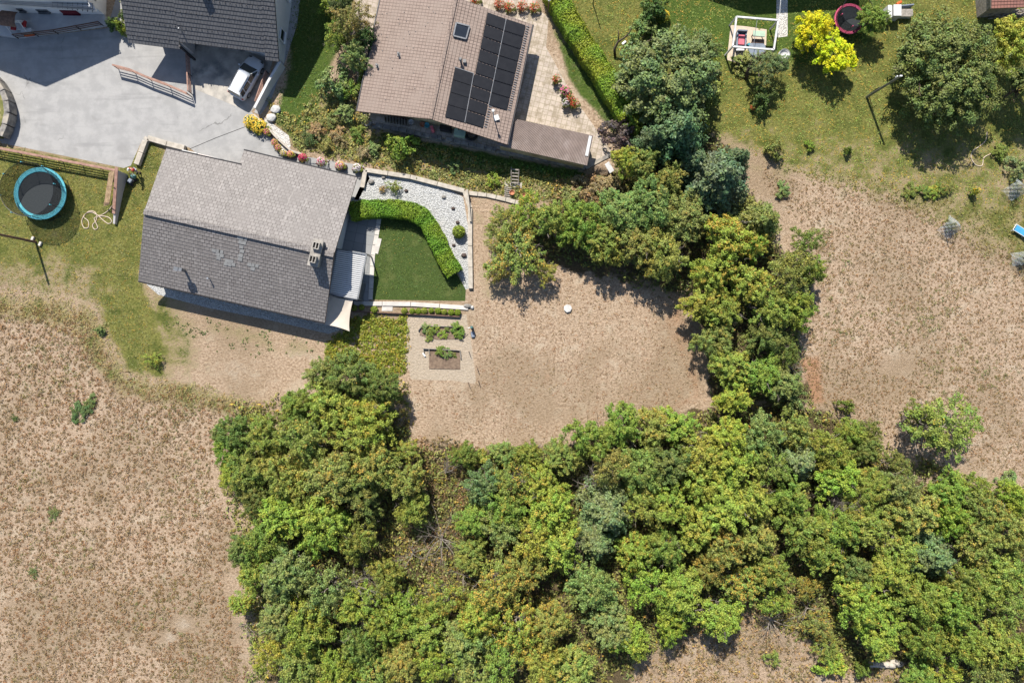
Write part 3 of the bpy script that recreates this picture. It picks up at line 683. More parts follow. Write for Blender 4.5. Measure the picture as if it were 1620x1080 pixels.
# --- house with grey slate roof (centre left)
RL = PZ(228, 335, 5.5); RR = PZ(528, 403, 5.5); E1R = PZ(565, 281, 2.15); E2R = PZ(514, 510, 2.4)
up3 = Plane(RL, RR, E1R); lo3 = Plane(RL, RR, E2R)
e1l = up3.at(263, 235); nL = up3.at(382, 261); nR = up3.at(386, 238); rm = up3.at(343.5, 361.3); E2L = lo3.at(219, 444)
h3 = thing('slate_roof_house', 'house with weathered grey slate roof and twin flue chimney beside the small green lawn', 'house', W(385, 372))
mb = MB(); gable_walls(mb, e1l.lerp(up3.at(266, 238), 0), up3.at(560, 290), RL, RR, E2L, E2R, 0.55, 0.13, 0)
body3 = mb.build('wall', M['plaster'], h3)
mb = MB(); nr = up3.at(385, 245)
rmid = RL.lerp(RR, (rm-RL).length/(RR-RL).length)
courses(mb, e1l, nL, rmid, RL, 0.34, 0.03, u0=E1R)
courses(mb, nR, E1R, RR, rmid, 0.34, 0.03, u0=E1R)
courses(mb, E2R, E2L, RL, RR, 0.34, 0.03)
slab(mb, [e1l, nL, rmid, RL], up3.n, 0.14, 1); slab(mb, [nR, E1R, RR, rmid], up3.n, 0.14, 1); slab(mb, [E2R, E2L, RL, RR], lo3.n, 0.14, 1)
roof3 = mb.build('roof', [M['slate'], M['brownwood']], h3); WL[roof3.name] = WL[h3.name]
mb = MB()
for k in range(46):                                     # ridge and verge capping
    a = RL.lerp(RR, k/46); b = RL.lerp(RR, (k+1)/46); d = (b-a)
    mb.beam(a+UPV*0.05-d*0.04, b+UPV*0.075+d*0.02, 0.46, 0.05)
mb.build('ridge_cap', M['slate'], roof3)
mb = MB()
mb.path([nR+Vector((0, .06, .0)), E1R+Vector((0, .06, 0))], 0.07, 6); mb.build('gutter', M['darkmetal'], roof3); mb = MB(); mb.path([e1l+Vector((0, .06, 0)), nL+Vector((0, .06, 0))], 0.07, 6)
mb.build('gutter', M['darkmetal'], roof3); mb = MB(); mb.path([E2L-Vector((0, .07, 0.02)), E2R-Vector((0, .07, 0.02))], 0.075, 6)
mb.build('gutter', M['darkmetal'], roof3)
PTM = mat('pale_tiles', (0.33, 0.325, 0.31), (0.27, 0.265, 0.255), 3, 0.7); pl = lo3
for (cx, cy) in ((339,396),(345,397),(350,398),(345,402),(351,404),(346,408),(360,412),(366,413),(363,418),(358,417),(369,418),(395,418),(401,419),(406,420),(400,425),(379,376),(384,377),(388,378),(381,383),(386,384),(382,390),(383,397),(381,404),(380,410)):
    mb = MB(); c = pl.at(cx, cy, 0.05); u = (E2R-E2L).normalized(); v = (RL-E2L).normalized()
    mb.add([c-u*.2-v*.17, c+u*.2-v*.17, c+u*.2+v*.17, c-u*.2+v*.17, c-u*.2-v*.17-pl.n*.03, c+u*.2-v*.17-pl.n*.03], [(0, 1, 2, 3), (4, 5, 1, 0)])
    mb.build('replaced_tile', PTM, roof3)
# chimney
cc = PZ(499, 400, 6.0); ang = math.atan2(40, 11)+math.pi/2+math.pi/2
cd = (PZ(503, 380, 6.0)-PZ(493, 421, 6.0)); cang = math.atan2(cd.y, cd.x)
mb = MB(); mb.box((cc.x, cc.y, 5.0), (2.3, 0.8, 1.8), cang); ch = mb.build('chimney', M['stone'], h3, bevel=0.02); WL[ch.name] = WL[h3.name]
mb = MB(); mb.box((cc.x, cc.y, 5.95), (2.45, 0.95, 0.14), cang); mb.build('cap_slab', M['chim'], ch, bevel=0.02)
for s_ in (-1, 1):
    q = Vector((cc.x, cc.y, 6.22))+cd.normalized()*s_*0.62; mb = MB()
    R_ = Matrix.Rotation(cang, 3, 'Z')
    for dx in (-0.27, 0, 0.27): mb.box(q+R_ @ Vector((0.0, dx, 0)), (0.62, 0.08, 0.46), cang)
    for dx in (-0.28, 0.28): mb.box(q+R_ @ Vector((dx, 0, 0)), (0.07, 0.50, 0.44), cang)
    mb.box(q-UPV*0.2, (0.5, 0.5, 0.03), cang, 1)
    mb.build('flue', [M['chim'], M['darkmetal']], ch)
c = lo3.at(293, 428); mb = MB(); mb.tube(c-UPV*.2, c+UPV*1.0, 0.12); mb.box(c+Vector((-.1, 0.02, 1.1)), (0.75, 0.32, 0.26), -0.2); mb.box(c+Vector((-.25, 0.02, 1.25)), (0.4, 0.36, 0.05), -0.2)
mb.build('metal_flue', M['greymetal'], roof3)
c = lo3.at(332, 441); mb = MB(); mb.tube(c-UPV*.2, c+UPV*0.45, 0.055); mb.tube(c+UPV*.45, c+UPV*.52, 0.09); mb.build('vent_pipe', M['zinc'], roof3)
u = (RR-RL).normalized()
for t in (0.2, 0.45, 0.8):
    b_ = E2L.lerp(E2R, t); b_ = b_.lerp(RL.lerp(RR, t), 0.13); b_.z = 1.15; window(h3, b_-Vector((0, 0.05, 0)), u, 1.1, 1.1)
gmid = E1R.lerp(E2R, 0.55)-u*0.5; gmid.z = 1.1; window(h3, gmid, (E1R-E2R), 1.8, 1.9, name='patio_door')
dm = nL.lerp(e1l, 0.4).lerp(RL, 0.12); dm.z = 1.05; window(h3, dm, -u, 1.0, 2.0, 'brownwood', 'front_door')

# pergola with louvred roof and shade sail
pg = [PZ(533, 394, 2.35), PZ(580, 402, 2.35), PZ(566, 473, 2.35), PZ(520, 465, 2.35)]
t = thing('pergola', 'grey louvred pergola over the patio against the slate roofed house', 'pergola', W(556, 440))
mb = MB(); nn = 23
for i in range(nn):
    f = (i+0.5)/nn; a = pg[0].lerp(pg[3], f); b = pg[1].lerp(pg[2], f); d = (b-a).normalized()
    R_ = Matrix.Rotation(0.22, 3, d); mb.beam(a, b, 0.105, 0.02, up=R_ @ UPV)
mb.build('louvre_roof', M['white'], t)
mb = MB(); slab(mb, [p_-UPV*.06 for p_ in pg[::-1]], UPV, .02, 0); mb.build('roof_panel', M['greymetal'], t)
mb = MB()
for i in range(4): mb.beam(pg[i], pg[(i+1) % 4], 0.14, 0.17)
mb.build('frame', M['greymetal'], t)
for i in (1, 2):
    mb = MB(); q = pg[i]; mb.box((q.x, q.y, 1.12), (0.13, 0.13, 2.24), 0.2); mb.build('post', M['greymetal'], t)
mb = MB(); a = pg[1].lerp(pg[2], 0.62); b = pg[2]
for i in range(13):
    z_ = 0.25+0.15*i
    mb.beam(Vector((a.x, a.y, z_)), Vector((b.x, b.y, z_)), 0.03, 0.07)
mb.build('privacy_screen', M['greymetal'], t)
sp = [PZ(521, 466, 2.15), PZ(559, 473, 2.2), PZ(553, 524, 1.9), PZ(498, 512, 1.8)]
mb = MB(); n = 14; vs_ = []
for i in range(n+1):
    for j in range(n+1):
        u_, v_ = i/n, j/n; sg = 0.11
        uu = 0.5+(u_-0.5)*(1-sg*4*v_*(1-v_)*1.0); vv = 0.5+(v_-0.5)*(1-sg*4*u_*(1-u_))
        q = (sp[0]*(1-uu)+sp[1]*uu)*(1-vv)+(sp[3]*(1-uu)+sp[2]*uu)*vv
        q.z -= 0.3*math.sin(math.pi*u_)*math.sin(math.pi*v_)+0.02*math.sin(u_*22+v_*9); vs_.append(q)
fs = [(i*(n+1)+j, i*(n+1)+j+1, (i+1)*(n+1)+j+1, (i+1)*(n+1)+j) for i in range(n) for j in range(n)]
mb.add(vs_, fs); mb.add([v-UPV*0.012 for v in vs_], [f[::-1] for f in fs])
tag(mb.build('shade_sail', M['sail'], smooth_=True), 'beige triangular shade sail stretched below the pergola at the corner of the slate roof', 'shade sail')
# bench, awning and planter by the front door
mb = MB(); A_ = PZ(313, 243, 1.75); B_ = PZ(358, 254, 1.75); mb2 = PZ(312, 250, 2.0); mb3 = PZ(357, 261, 2.0)
mb.add([A_, B_, mb3, mb2], [(0, 1, 2, 3)], 0, [[(0, 0), (3, 0), (3, 1), (0, 1)]]); mb.add([A_-UPV*.03, B_-UPV*.03, mb3-UPV*.03, mb2-UPV*.03], [(3, 2, 1, 0)], 0, [[(0, 0), (3, 0), (3, 1), (0, 1)]])
t = thing('awning', 'small awning of pink and white striped canvas at the upper edge of the slate roof', 'awning', W(335, 255)); mb.build('canvas', M['awning'], t)
mb = MB(); mb.beam(A_-UPV*.05, B_-UPV*.05, 0.04, 0.04); mb.beam(A_-UPV*.05, mb2-UPV*.05, 0.03, 0.03); mb.beam(B_-UPV*.05, mb3-UPV*.05, 0.03, 0.03); mb.build('frame', M['white'], t)
def bench(name, a, b, dep, zz, label, cat, m_, legs=True):
    a = Vector(a); b = Vector(b); d = (b-a).normalized(); pr = Vector((-d.y, d.x, 0)); t = thing(name, label, cat, ((a+b)/2).to_tuple())
    mb = MB()
    for k in range(4): mb.beam(a+pr*(dep*(k/3-.5)*0.8)+UPV*zz, b+pr*(dep*(k/3-.5)*0.8)+UPV*zz, dep/5, 0.035)
    mb.build('seat', m_, t)
    for s_ in (0.08, 0.92):
        q = a.lerp(b, s_); mb = MB(); mb.beam(q+pr*dep*.4+UPV*0, q+pr*dep*.4+UPV*zz, .06, .06); mb.beam(q-pr*dep*.4, q-pr*dep*.4+UPV*zz, .06, .06); mb.beam(q-pr*dep*.4+UPV*(zz-.05), q+pr*dep*.4+UPV*(zz-.05), .05, .05); mb.build('leg', m_, t)
    return t
bench('bench', W(291, 242), W(314, 247), 0.4, 0.45, 'white slatted bench beside the driveway at the top edge of the slate roof', 'bench', M['offwhite'])
mb = MB(); mb.beam(W(361, 262, .2), W(382, 266, .2), 0.35, 0.4); tag(mb.build('planter', M['pinkwood'], bevel=0.02), 'long reddish wooden trough between the striped awning and the roof corner', 'planter')

# --- house with tan tiled roof and solar panels
ZB = 0.7
a4 = PZ(565, 176, ZB+2.0); b4 = PZ(681.5, 188.5, ZB+3.6); c4 = PZ(802.5, 229, ZB+2.3)
d4 = PZ(846, 40, ZB+2.3); r4 = PZ(722, -4, ZB+3.6)
pr4 = Plane(b4, r4, c4); pl4 = Plane(b4, r4, a4); tl4 = a4+(r4-b4)
dlen = (r4-b4); d4 = c4+dlen*((d4-c4).dot(dlen)/dlen.length_squared)
h4 = thing('solar_roof_house', 'house with tan brown tiled roof carrying black solar panels, beside the paved terrace', 'house', W(700, 110, ZB))
mb = MB(); gable_walls(mb, a4, tl4, b4, r4, c4, d4, 0.9, 0.14, ZB-0.3); mb.build('wall', M['yellowplaster'], h4)
mb = MB(); courses(mb, tl4, a4, b4, r4, 0.33, 0.03); courses(mb, c4, d4, r4, b4, 0.33, 0.03)
slab(mb, [tl4, a4, b4, r4], pl4.n, 0.16, 1); slab(mb, [c4, d4, r4, b4], pr4.n, 0.16, 1)
roof4 = mb.build('roof', [M['browntile'], M['brownwood']], h4); WL[roof4.name] = WL[h4.name]
mb = MB()
for k in range(34):
    a = b4.lerp(r4, k/34); b = b4.lerp(r4, (k+1)/34); mb.beam(a+UPV*0.06, b+UPV*0.09, 0.28, 0.06)
mb.build('ridge_cap', M['browntile'], roof4)
mb = MB(); e_ = (c4-b4).normalized()*0.08; mb.path([c4+e_, d4+e_], 0.075, 6); mb.build('gutter', M['darkmetal'], roof4); mb = MB(); e_ = (a4-b4).normalized()*0.08; mb.path([a4+e_, tl4+e_], 0.075, 6); mb.build('gutter', M['darkmetal'], roof4)
def block(c0, c1, c2, c3, nu, nv):
    """solar block by its four photo corners (top left, top right, bottom right, bottom left)"""
    q = [pr4.at(*c_, lift=0.11) for c_ in (c0, c1, c2, c3)]
    for j in range(nv):
        for i in range(nu):
            def pt(u_, v_): return (q[0]*(1-u_)+q[1]*u_)*(1-v_)+(q[3]*(1-u_)+q[2]*u_)*v_
            g_ = 0.012; u0, u1, v0, v1 = i/nu+g_, (i+1)/nu-g_, j/nv+g_/2, (j+1)/nv-g_/2
            mb = MB(); P4 = [pt(u0, v0), pt(u1, v0), pt(u1, v1), pt(u0, v1)]
            slab(mb, P4, pr4.n, 0.04, 0, 0.0)
            mb.build('solar_panel', M['panel'], h4)
block((719.5,107), (749,117), (734.5,194.3), (703.5,185.5), 1, 4)
block((771,19.5), (800.2,30), (763.5,203.5), (735.2,194.3), 1, 9)
block((801.2,30.3), (831.5,40.3), (801.5,175.3), (773,167), 1, 7)
mb = MB()
for (p0, p1) in (((749.3,117),(735,194.3)), ((800.7,30),(772.6,167)), ((719,107),(749,117))): mb.beam(pr4.at(*p0, lift=.13), pr4.at(*p1, lift=.13), 0.06, 0.02, up=pr4.n)
mb.build('panel_rail', M['greymetal'], roof4)
mb = MB()
for (p0, p1) in (((832.5,42),(802.5,177)), ((773,168),(764.8,204))):
    a = pr4.at(*p0, lift=0.06); b = pr4.at(*p1, lift=.06); L = (b-a).length; k = int(L/0.22)
    mb = MB()
    for i in range(k): q = a.lerp(b, i/k); mb.beam(q, q+(d4-r4).normalized()*0.28, 0.06, 0.05, up=pr4.n)
    mb.build('panel_clips', M['greymetal'], roof4)
q = [pr4.at(*p_, lift=0.14) for p_ in ((721.5,37.5),(742.5,43),(737,63),(717,58))]
mb = MB()
for i in range(4): mb.beam(q[i], q[(i+1) % 4], 0.12, 0.12, up=pr4.n)
sk = mb.build('roof_window', M['greymetal'], h4); WL[sk.name] = WL[h4.name]
mb = MB(); slab(mb, q, pr4.n, 0.03, 0, -0.01); mb.build('pane', M['glass'], sk)
for (px, py) in ((597,105),(631,87)):
    c = pl4.at(px, py); mb = MB(); mb.tube(c-UPV*.1, c+UPV*0.38, 0.07); mb.tube(c+UPV*.38, c+UPV*.46, 0.12, 0.1); mb.box(c+UPV*0.03, (0.3, 0.3, 0.05)); mb.build('vent_pipe', M['vent'], roof4)
c = pr4.at(729, 98); mb = MB(); mb.tube(c-UPV*.1, c+UPV*.55, 0.09); mb.tube(c+UPV*.55, c+UPV*.72, 0.16, 0.12); mb.box(c+Vector((.35, 0, .1)), (0.3, 0.3, 0.25)); mb.build('roof_vent', M['vent'], roof4)
c = pr4.at(781, 186); mb = MB(); mb.tube(c-UPV*.1, c+UPV*1.75, 0.05); mb.tube(c+UPV*1.75, c+UPV*1.95, 0.13); mb.box(c+Vector((.25, -.05, .1)), (0.5, 0.5, 0.04), 0.3); mb.build('mast', M['offwhite'], roof4)
mb = MB(); rs = random.Random(4)
for i in range(44):
    px = 585+rs.random()*115; py = 5+rs.random()*165
    if px < 565+(176-py)*0.2+8 or px > 683+(188-py)*0.2-8: continue
    c = pl4.at(px, py, 0.05); mb.box(c, (0.07, 0.04, 0.05), 0.2)
tag(mb.build('snow_hooks', M['vent'], roof4), kind='stuff')
uu = (r4-b4).normalized()
for t_ in (0.25, 0.5, 0.75):
    b_ = c4.lerp(d4, t_).lerp(b4.lerp(r4, t_), 0.14); b_.z = ZB+1.15; window(h4, b_+Vector((.05, 0, 0)), uu, 1.1, 1.0, 'brownwood')
gl = (c4-a4).normalized()
for t_ in (0.25, 0.7):
    b_ = a4.lerp(c4, t_)+uu*0.85; b_.z = ZB+1.05; window(h4, b_, gl, 1.3, 1.3, 'brownwood')
# annex with corrugated roof
mb = MB(); q = [PZ(785, 229.5, ZB+1.7), PZ(929, 262, ZB+1.7), PZ(938.5, 214.7, ZB+2.0), PZ(819, 189, ZB+2.0)]
an = thing('lean_to_shed', 'low annex with brown corrugated roof at the bottom of the paved terrace', 'shed', W(865, 230, ZB))
nrm = (q[1]-q[0]).cross(q[3]-q[0]).normalized(); L = (q[1]-q[0]).length; k = int(L/0.15)
for i in range(k):
    f0 = i/k; fm = (i+.5)/k; f1 = (i+1)/k
    for (fa, fb, la, lb) in ((f0, fm, 0, .045), (fm, f1, .045, 0)):
        mb.add([q[0].lerp(q[1], fa)+nrm*la, q[0].lerp(q[1], fb)+nrm*lb, q[3].lerp(q[2], fb)+nrm*lb, q[3].lerp(q[2], fa)+nrm*la], [(0, 1, 2, 3)])
slab(mb, q, nrm, 0.1, 0)
mb.build('roof', M['corr'], an)
mb = MB(); mb.beam(q[1].lerp(q[2], .3)+nrm*.07-(q[1]-q[0]).normalized()*.25, q[2]+nrm*.07-(q[1]-q[0]).normalized()*.25-(q[2]-q[1]).normalized()*.1, 0.28, 0.05, up=nrm); mb.build('light_strip', M['offwhite'], an)
mb = MB(); cx = sum((p for p in q), Vector())/4; poly = [(cx+(p-cx)*0.93) for p in q]; mb.prism([(p.x, p.y) for p in poly], ZB-0.2, ZB+1.6); mb.build('wall', M['yellowplaster'], an)
# retaining wall of the raised terrace
mb = MB(); pts = [(584,196),(590,200.5),(700,222.5),(785,240),(925,268.3)]
for i in range(len(pts)-1):
    a = W(*pts[i]); b = W(*pts[i+1]); d = (b-a).normalized(); n_ = int((b-a).length/0.85)+1; rs = random.Random(i)
    for j in range(n_):
        for lv in range(2):
            p0 = a.lerp(b, (j+0.5*(lv % 2))/n_); p1 = a.lerp(b, min(1, (j+1+0.5*(lv % 2))/n_)); jt = rs.uniform(-.03, .03)
            mb.beam(p0+Vector((-.0, .02+jt, .18+lv*.42))+d*.015, p1+Vector((0, .02+jt, .18+lv*.42))-d*.015, 0.42, 0.40)
mb.beam(W(925, 268.3, .4), W(968, 246, .4), 0.4, .8)
tag(mb.build('retaining_wall', M['stone'], bevel=0.03), 'grey stone block retaining wall below the solar roofed house and its annex', 'wall')
mb = MB()
for j in range(14):
    a = W(577+0, 181, 0); mb.box((W(578+(j % 2)*5, 180+j*1.2)).to_tuple()[:2]+(0.45-j*0.03,), (0.8, 0.5, 0.5), j)
tag(mb.build('rubble_pillar', M['kerb'], bevel=0.05), 'pale crumbling stone corner under the left gutter end of the solar roofed house', 'stone pile')

# --- dark tiled house top left with carport
A2 = PZ(203, 68, 2.75); B2 = PZ(441, 98, 2.75); ed = (B2-A2).normalized(); pu = Vector((-ed.y, ed.x, 0)); rise = 0.62
def up2(p, m_): return p+pu*m_+UPV*(m_*rise)
RA = up2(A2, 12.5); RB = up2(B2, 12.5)
h2 = thing('dark_roof_house', 'house with dark grey tiled roof and open carport beside the grey driveway', 'house', W(350, 40))
mb = MB(); L2 = (B2-A2).length
def al(m_): return A2+ed*m_
s1 = L2*0.345; s2 = L2*0.912; bk = 0.55
courses(mb, al(0), al(s1), RA+ed*s1, RA, 0.36, 0.035, u0=A2)
courses(mb, up2(al(s1), bk), up2(al(s2), bk), RA+ed*s2, RA+ed*s1, 0.36, 0.035, u0=A2)
courses(mb, al(s2), B2, RB, RA+ed*s2, 0.36, 0.035, u0=A2)
FA = RA+pu*12.5-UPV*7.7; FB = RB+pu*12.5-UPV*7.7
courses(mb, FB, FA, RA, RB, 0.36, 0.035)
n2 = (B2-A2).cross(RA-A2).normalized(); 
for (x0, x1, o_) in ((0, s1, 0), (s1, s2, bk), (s2, L2, 0)): slab(mb, [up2(al(x0), o_), up2(al(x1), o_), RA+ed*x1, RA+ed*x0], n2, 0.16, 1)
slab(mb, [FB, FA, RA, RB], (FA-FB).cross(RB-FB).normalized(), 0.16, 1)
roof2 = mb.build('roof', [M['darktile'], M['darkmetal']], h2); WL[roof2.name] = WL[h2.name]
mb = MB(); gable_walls(mb, up2(A2, 3.2), up2(B2, 0.4), RA, RB, FA, FB, 0.55, 0.04, 0, 0.2); mb.build('wall', M['plaster'], h2)
mb = MB(); a = up2(al(L2*.33), 0.75); mb.beam(Vector((a.x, a.y, 1.4)), Vector((a.x, a.y, 1.4))+pu*3.2, 0.25, 2.8); mb.build('carport_wall', M['greyplaster'], h2)
c = up2(al(s1+0.1), -.02); mb = MB(); mb.beam(Vector((c.x, c.y+.2, 0)), Vector((c.x, c.y+.2, 3.1)), .16, .16); mb.build('carport_post', M['darkmetal'], h2)
mb = MB()
for i in range(9):
    for j in range(30):
        c = up2(al(0.5+j*0.6*0.82+(i % 2)*.3), 0.6+i*1.08)
        if (c-A2).dot(ed) < L2-0.3: mb.box(c+n2*0.07, (0.05, 0.07, 0.07))
tag(mb.build('snow_hooks', M['darkmetal'], roof2), kind='stuff')
c = up2(al(L2*.50), 6.1); mb = MB(); mb.box(c+Vector((-.2, .5, .9)), (0.7, 0.7, 2.4), 0.12); mb.build('chimney', M['greyplaster'], h2)
c = up2(al(L2*.375), 1.35); mb = MB(); mb.tube(c, c+UPV*.7, 0.05); mb.build('vent_pipe', M['zinc'], roof2)
for t_ in (3.0, 7.0):
    b_ = up2(B2, t_)-ed*0.5; b_.z = 1.5; window(h2, b_+ed*.03, pu, 1.1, 1.1)

# --- grey plastered house in the corner
h1 = thing('grey_plaster_house', 'tall grey plastered house in the top left corner with a red shuttered window', 'house', W(60, 0))
f0 = W(-190, 18); f1 = W(168, 26); d1 = (f1-f0).normalized(); q1 = Vector((-d1.y, d1.x, 0)); L = (f1-f0).length
ridge = W(38, 27); mx = (ridge-f0).dot(d1); dep = q1*9
mb = MB(); pr = [f0, f0+UPV*(4.3-0), f0+d1*mx+UPV*8.1, f1+UPV*4.3, f1]
left_h = 8.1-mx*0.475; pr[1] = f0+UPV*max(2.0, left_h)
mb.add(pr+[p+dep for p in pr], [(0, 1, 2, 3, 4)[::-1], (9, 8, 7, 6, 5)[::-1], (1, 0, 5, 6), (3, 8, 9, 4)][:4]); mb.build('wall', M['bright'], h1)
mb = MB(); ov = -q1*0.05
e0 = pr[1]-d1*.15-UPV*.05+ov; rr0 = pr[2]+UPV*.05+ov; e1_ = f1+UPV*4.25+d1*.15+ov
courses(mb, e1_, e1_+dep, rr0+dep, rr0, 0.36, 0.03); courses(mb, e0+dep, e0, rr0, rr0+dep, 0.36, 0.03)
roof1 = mb.build('roof', M['darktile'], h1)
def wpt(t_, z_, off=0.0): return f0+d1*t_+UPV*z_-q1*off
def tpx(px): return (W(px, 30)-f0).dot(d1)
for (px, zz, w_, h_, mm) in ((44,0.95,0.6,0.5,'greymetal'),(77,0.85,1.1,0.5,'greymetal')): window(h1, wpt(tpx(px), zz, .04), d1, w_, h_, mm)
rw = window(h1, wpt(tpx(118), .75, .04), d1, 1.6, 0.6, 'magentacloth'); mb = MB(); mb.beam(wpt(tpx(118)-.75, .75, .09), wpt(tpx(118)+.75, .75, .09), .03, .5); mb.build('blind', M['magentacloth'], rw)
mb = MB(); mb.prism([tuple(p[:2]) for p in (wpt(tpx(20), 0, -.02), wpt(tpx(172), 0, -.02), W(178, 38), W(30, 27))], 2.4, 2.6); bal = mb.build('balcony', M['offwhite'], h1); WL[bal.name] = WL[h1.name]
mb = MB(); nbar = 9
for i in range(nbar):
    a = wpt(tpx(112)+i*.47, 2.62, 0.05); mb.beam(a, a-q1*(.45+.05*i), .05, .06)
for k in range(2): mb.beam(wpt(tpx(112), 2.62, 0.1+k*.32), wpt(tpx(112)+8*.47, 2.62, 0.12+k*.42), .04, .05)
mb.build('floor_grid', M['greymetal'], bal)
mb = MB()
for z_ in (2.75, 3.1, 3.4): mb.beam(W(34, 28, z_), W(177, 37.5, z_), .06, .06)
mb.beam(wpt(tpx(171), 3.4, 0), W(177, 37.5, 3.4), .06, .06); mb.build('railing', M['zinc'], bal)
mb = MB(); mb.beam(f1+q1*.6+UPV*2.5+d1*.05, f1+q1*2.0+UPV*2.5+d1*.05, .05, 1.6); mb.build('grille', M['greymetal'], h1)
mb = MB(); mb.prism([tuple(W(*p)[:2]) for p in ((-90,16),(0,18),(168,24),(172,42),(160,44),(30,62),(0,58),(-90,60))], -0.02, 0.35); tag(mb.build('terrace', M['pad'], bevel=.02), kind='structure')
# canopy swing seat
c = P(19, 34, 1.6); c.z = .35; t = thing('canopy_swing', 'garden swing seat with brown arched canopy and red cushions on the shaded terrace', 'swing seat', c, -0.12)
mb = MB(); n = 10
vs_ = []
for i in range(n+1):
    a = math.pi*(0.12+0.76*i/n); vs_ += [(-0.95, -math.cos(a)*0.78+.15, 1.2+math.sin(a)*0.55), (0.6, -math.cos(a)*0.78+.15, 1.2+math.sin(a)*0.55)]
fs = [(2*i, 2*i+1, 2*i+3, 2*i+2) for i in range(n)]; mb.add(vs_, fs); mb.add([(v[0], v[1], v[2]-.02) for v in vs_], [f[::-1] for f in fs]); mb.build('canopy', M['brownwood'], t, local=True)
mb = MB()
for sx in (-.9, .85):
    for sy in (-.7, .7): mb.beam((sx, sy, 0), (sx, 0, 1.6), .05, .05)
mb.beam((-.9, 0, 1.6), (.85, 0, 1.6), .06, .06); mb.build('frame', M['white'], t, local=True)
mb = MB(); mb.box((0, -.15, .5), (1.5, .6, .12)); mb.box((0, .2, .8), (1.5, .12, .5)); mb.build('seat', M['offwhite'], t, local=True)
mb = MB(); mb.box((-.3, -.4, .6), (.5, .35, .14)); mb.build('cushion', M['red'], t, local=True, bevel=.04)
mb = MB(); mb.box((.78, .1, .75), (.3, .6, .3)); mb.build('cushion', M['red'], t, local=True, bevel=.04)
t = thing('storage_crate', 'pale crate with orange front standing at the brown railing of the shaded terrace', 'crate', W(51, 57, .35), 0.12); mb = MB()
mb.box((0, .1, .25), (1.0, .5, .5)); mb.build('body', M['offwhite'], t, local=True, bevel=.02); mb = MB(); mb.box((.1, -.2, .2), (.9, .12, .3)); mb.build('front_board', M['orange'], t, local=True)
# shed top right with wood pile
q = [PZ(1568, 14, 2.2), PZ(1620, 12, 2.2), PZ(1625, -60, 2.7), PZ(1568, -60, 2.7)]; t = thing('garden_shed', 'garden shed with small red brown tiled roof in the top right corner', 'shed', W(1590, 0))
mb = MB(); courses(mb, q[0], q[1], q[2], q[3], 0.3, .03); slab(mb, q, (q[1]-q[0]).cross(q[3]-q[0]).normalized(), .1, 1); mb.build('roof', [M['redtile'], M['greywood']], t)
mb = MB(); cx = sum((p for p in q), Vector())/4; mb.prism([tuple((cx+(p-cx)*.9)[:2]) for p in q], 0, 2.1); mb.build('wall', M['greywood'], t)
mb = MB(); rs = random.Random(8)
for i in range(60):
    c = W(1570+rs.random()*60, 20+rs.random()*9, .1+rs.random()*.7); a = rs.uniform(-.5, .5); d = Vector((math.cos(a), math.sin(a), rs.uniform(-.2, .2)))*rs.uniform(.3, .9)
    mb.tube(c-d, c+d, rs.uniform(.04, .09), n=6)
tag(mb.build('wood_pile', M['dead']), 'heap of grey firewood branches in front of the red roofed garden shed', 'wood pile')
# far neighbour house whose shadow falls on the garden (outside the frame)
mb = MB(); f = [W(1020, -190), W(1320, -190), W(1320, -86), W(1020, -86)]
mb.prism([tuple(p[:2]) for p in f], 0, 3.6); t = thing('neighbour_house', 'house beyond the top edge of the garden above the white swing frame', 'house', W(1160, -130)); mb.build('wall', M['plaster'], t)
mb = MB(); rg0 = W(1158, -200, 7.6); rg1 = W(1158, -82, 7.6)
for xx, zz in ((1008, 3.6), (1330, 6.9)):
    e0 = W(xx, -200, zz); e1_ = W(xx, -82, zz); nn_ = [e0, e1_, rg1, rg0]
    courses(mb, e0, e1_, rg1, rg0, 0.36, .03); n_ = (e1_-e0).cross(rg0-e0).normalized(); n_ = n_ if n_.z > 0 else -n_; slab(mb, nn_, n_, .15)
mb.add([W(1020, -86, 3.6), W(1320, -86, 3.6), W(1320, -86, 6.8), W(1158, -86, 7.4)], [(0, 1, 2, 3)]); mb.build('roof', M['redtile'], t)

#PART4
# ---------------------------------------------------------------- fences, walls, kerbs
def fence(label, pts, h, rails, m_, top_w=0.16, step=2.2, name='railing', cat='fence', rw=0.05, zb=0.0):
    pts = [W(*p) for p in pts]; t = thing(name, label, cat, sum(pts, Vector())/len(pts)+UPV*zb)
    top = MB(); rl = MB(); 
    for i in range(len(pts)-1):
        a, b = pts[i], pts[i+1]; L = (b-a).length; k = max(1, round(L/step))
        top.beam(a+UPV*(h+zb), b+UPV*(h+zb), top_w, 0.06)
        for r_ in rails: rl.beam(a+UPV*(r_+zb), b+UPV*(r_+zb), rw, 0.07)
        for j in range(k+(1 if i == len(pts)-2 else 0)):
            q = a.lerp(b, j/k); p = MB(); p.box((q.x, q.y, h/2+zb), (.06, .06, h)); p.build('post', M['darkmetal'], t)
    top.build('top_rail', m_, t); rl.build('rail', m_, t); return t
fence('long reddish wooden railing between the grey driveway and the trampoline lawn', [(-60,220),(0,237),(100,256),(194,274)], 1.15, [0.25, 0.55, 0.85], M['pinkwood'], 0.2)
fence('curved brown wooden railing on the driveway beside the carport', [(188,110),(215,117),(240,128),(270,139),(304,154)], 1.1, [0.3, 0.6, 0.9], M['pinkwood'], 0.16, 1.6)
fence('short brown railing under the roof edge between the two carport bays', [(302,92),(305,150)], 1.0, [0.3, 0.5, 0.7], M['pinkwood'], 0.12)
fence('red brown railing standing on the white parapet beside the silver white car', [(426,118),(409,166)], 1.0, [0.35, 0.55, 0.75, 0.9], M['pinkwood'], 0.08, name='parapet_railing')
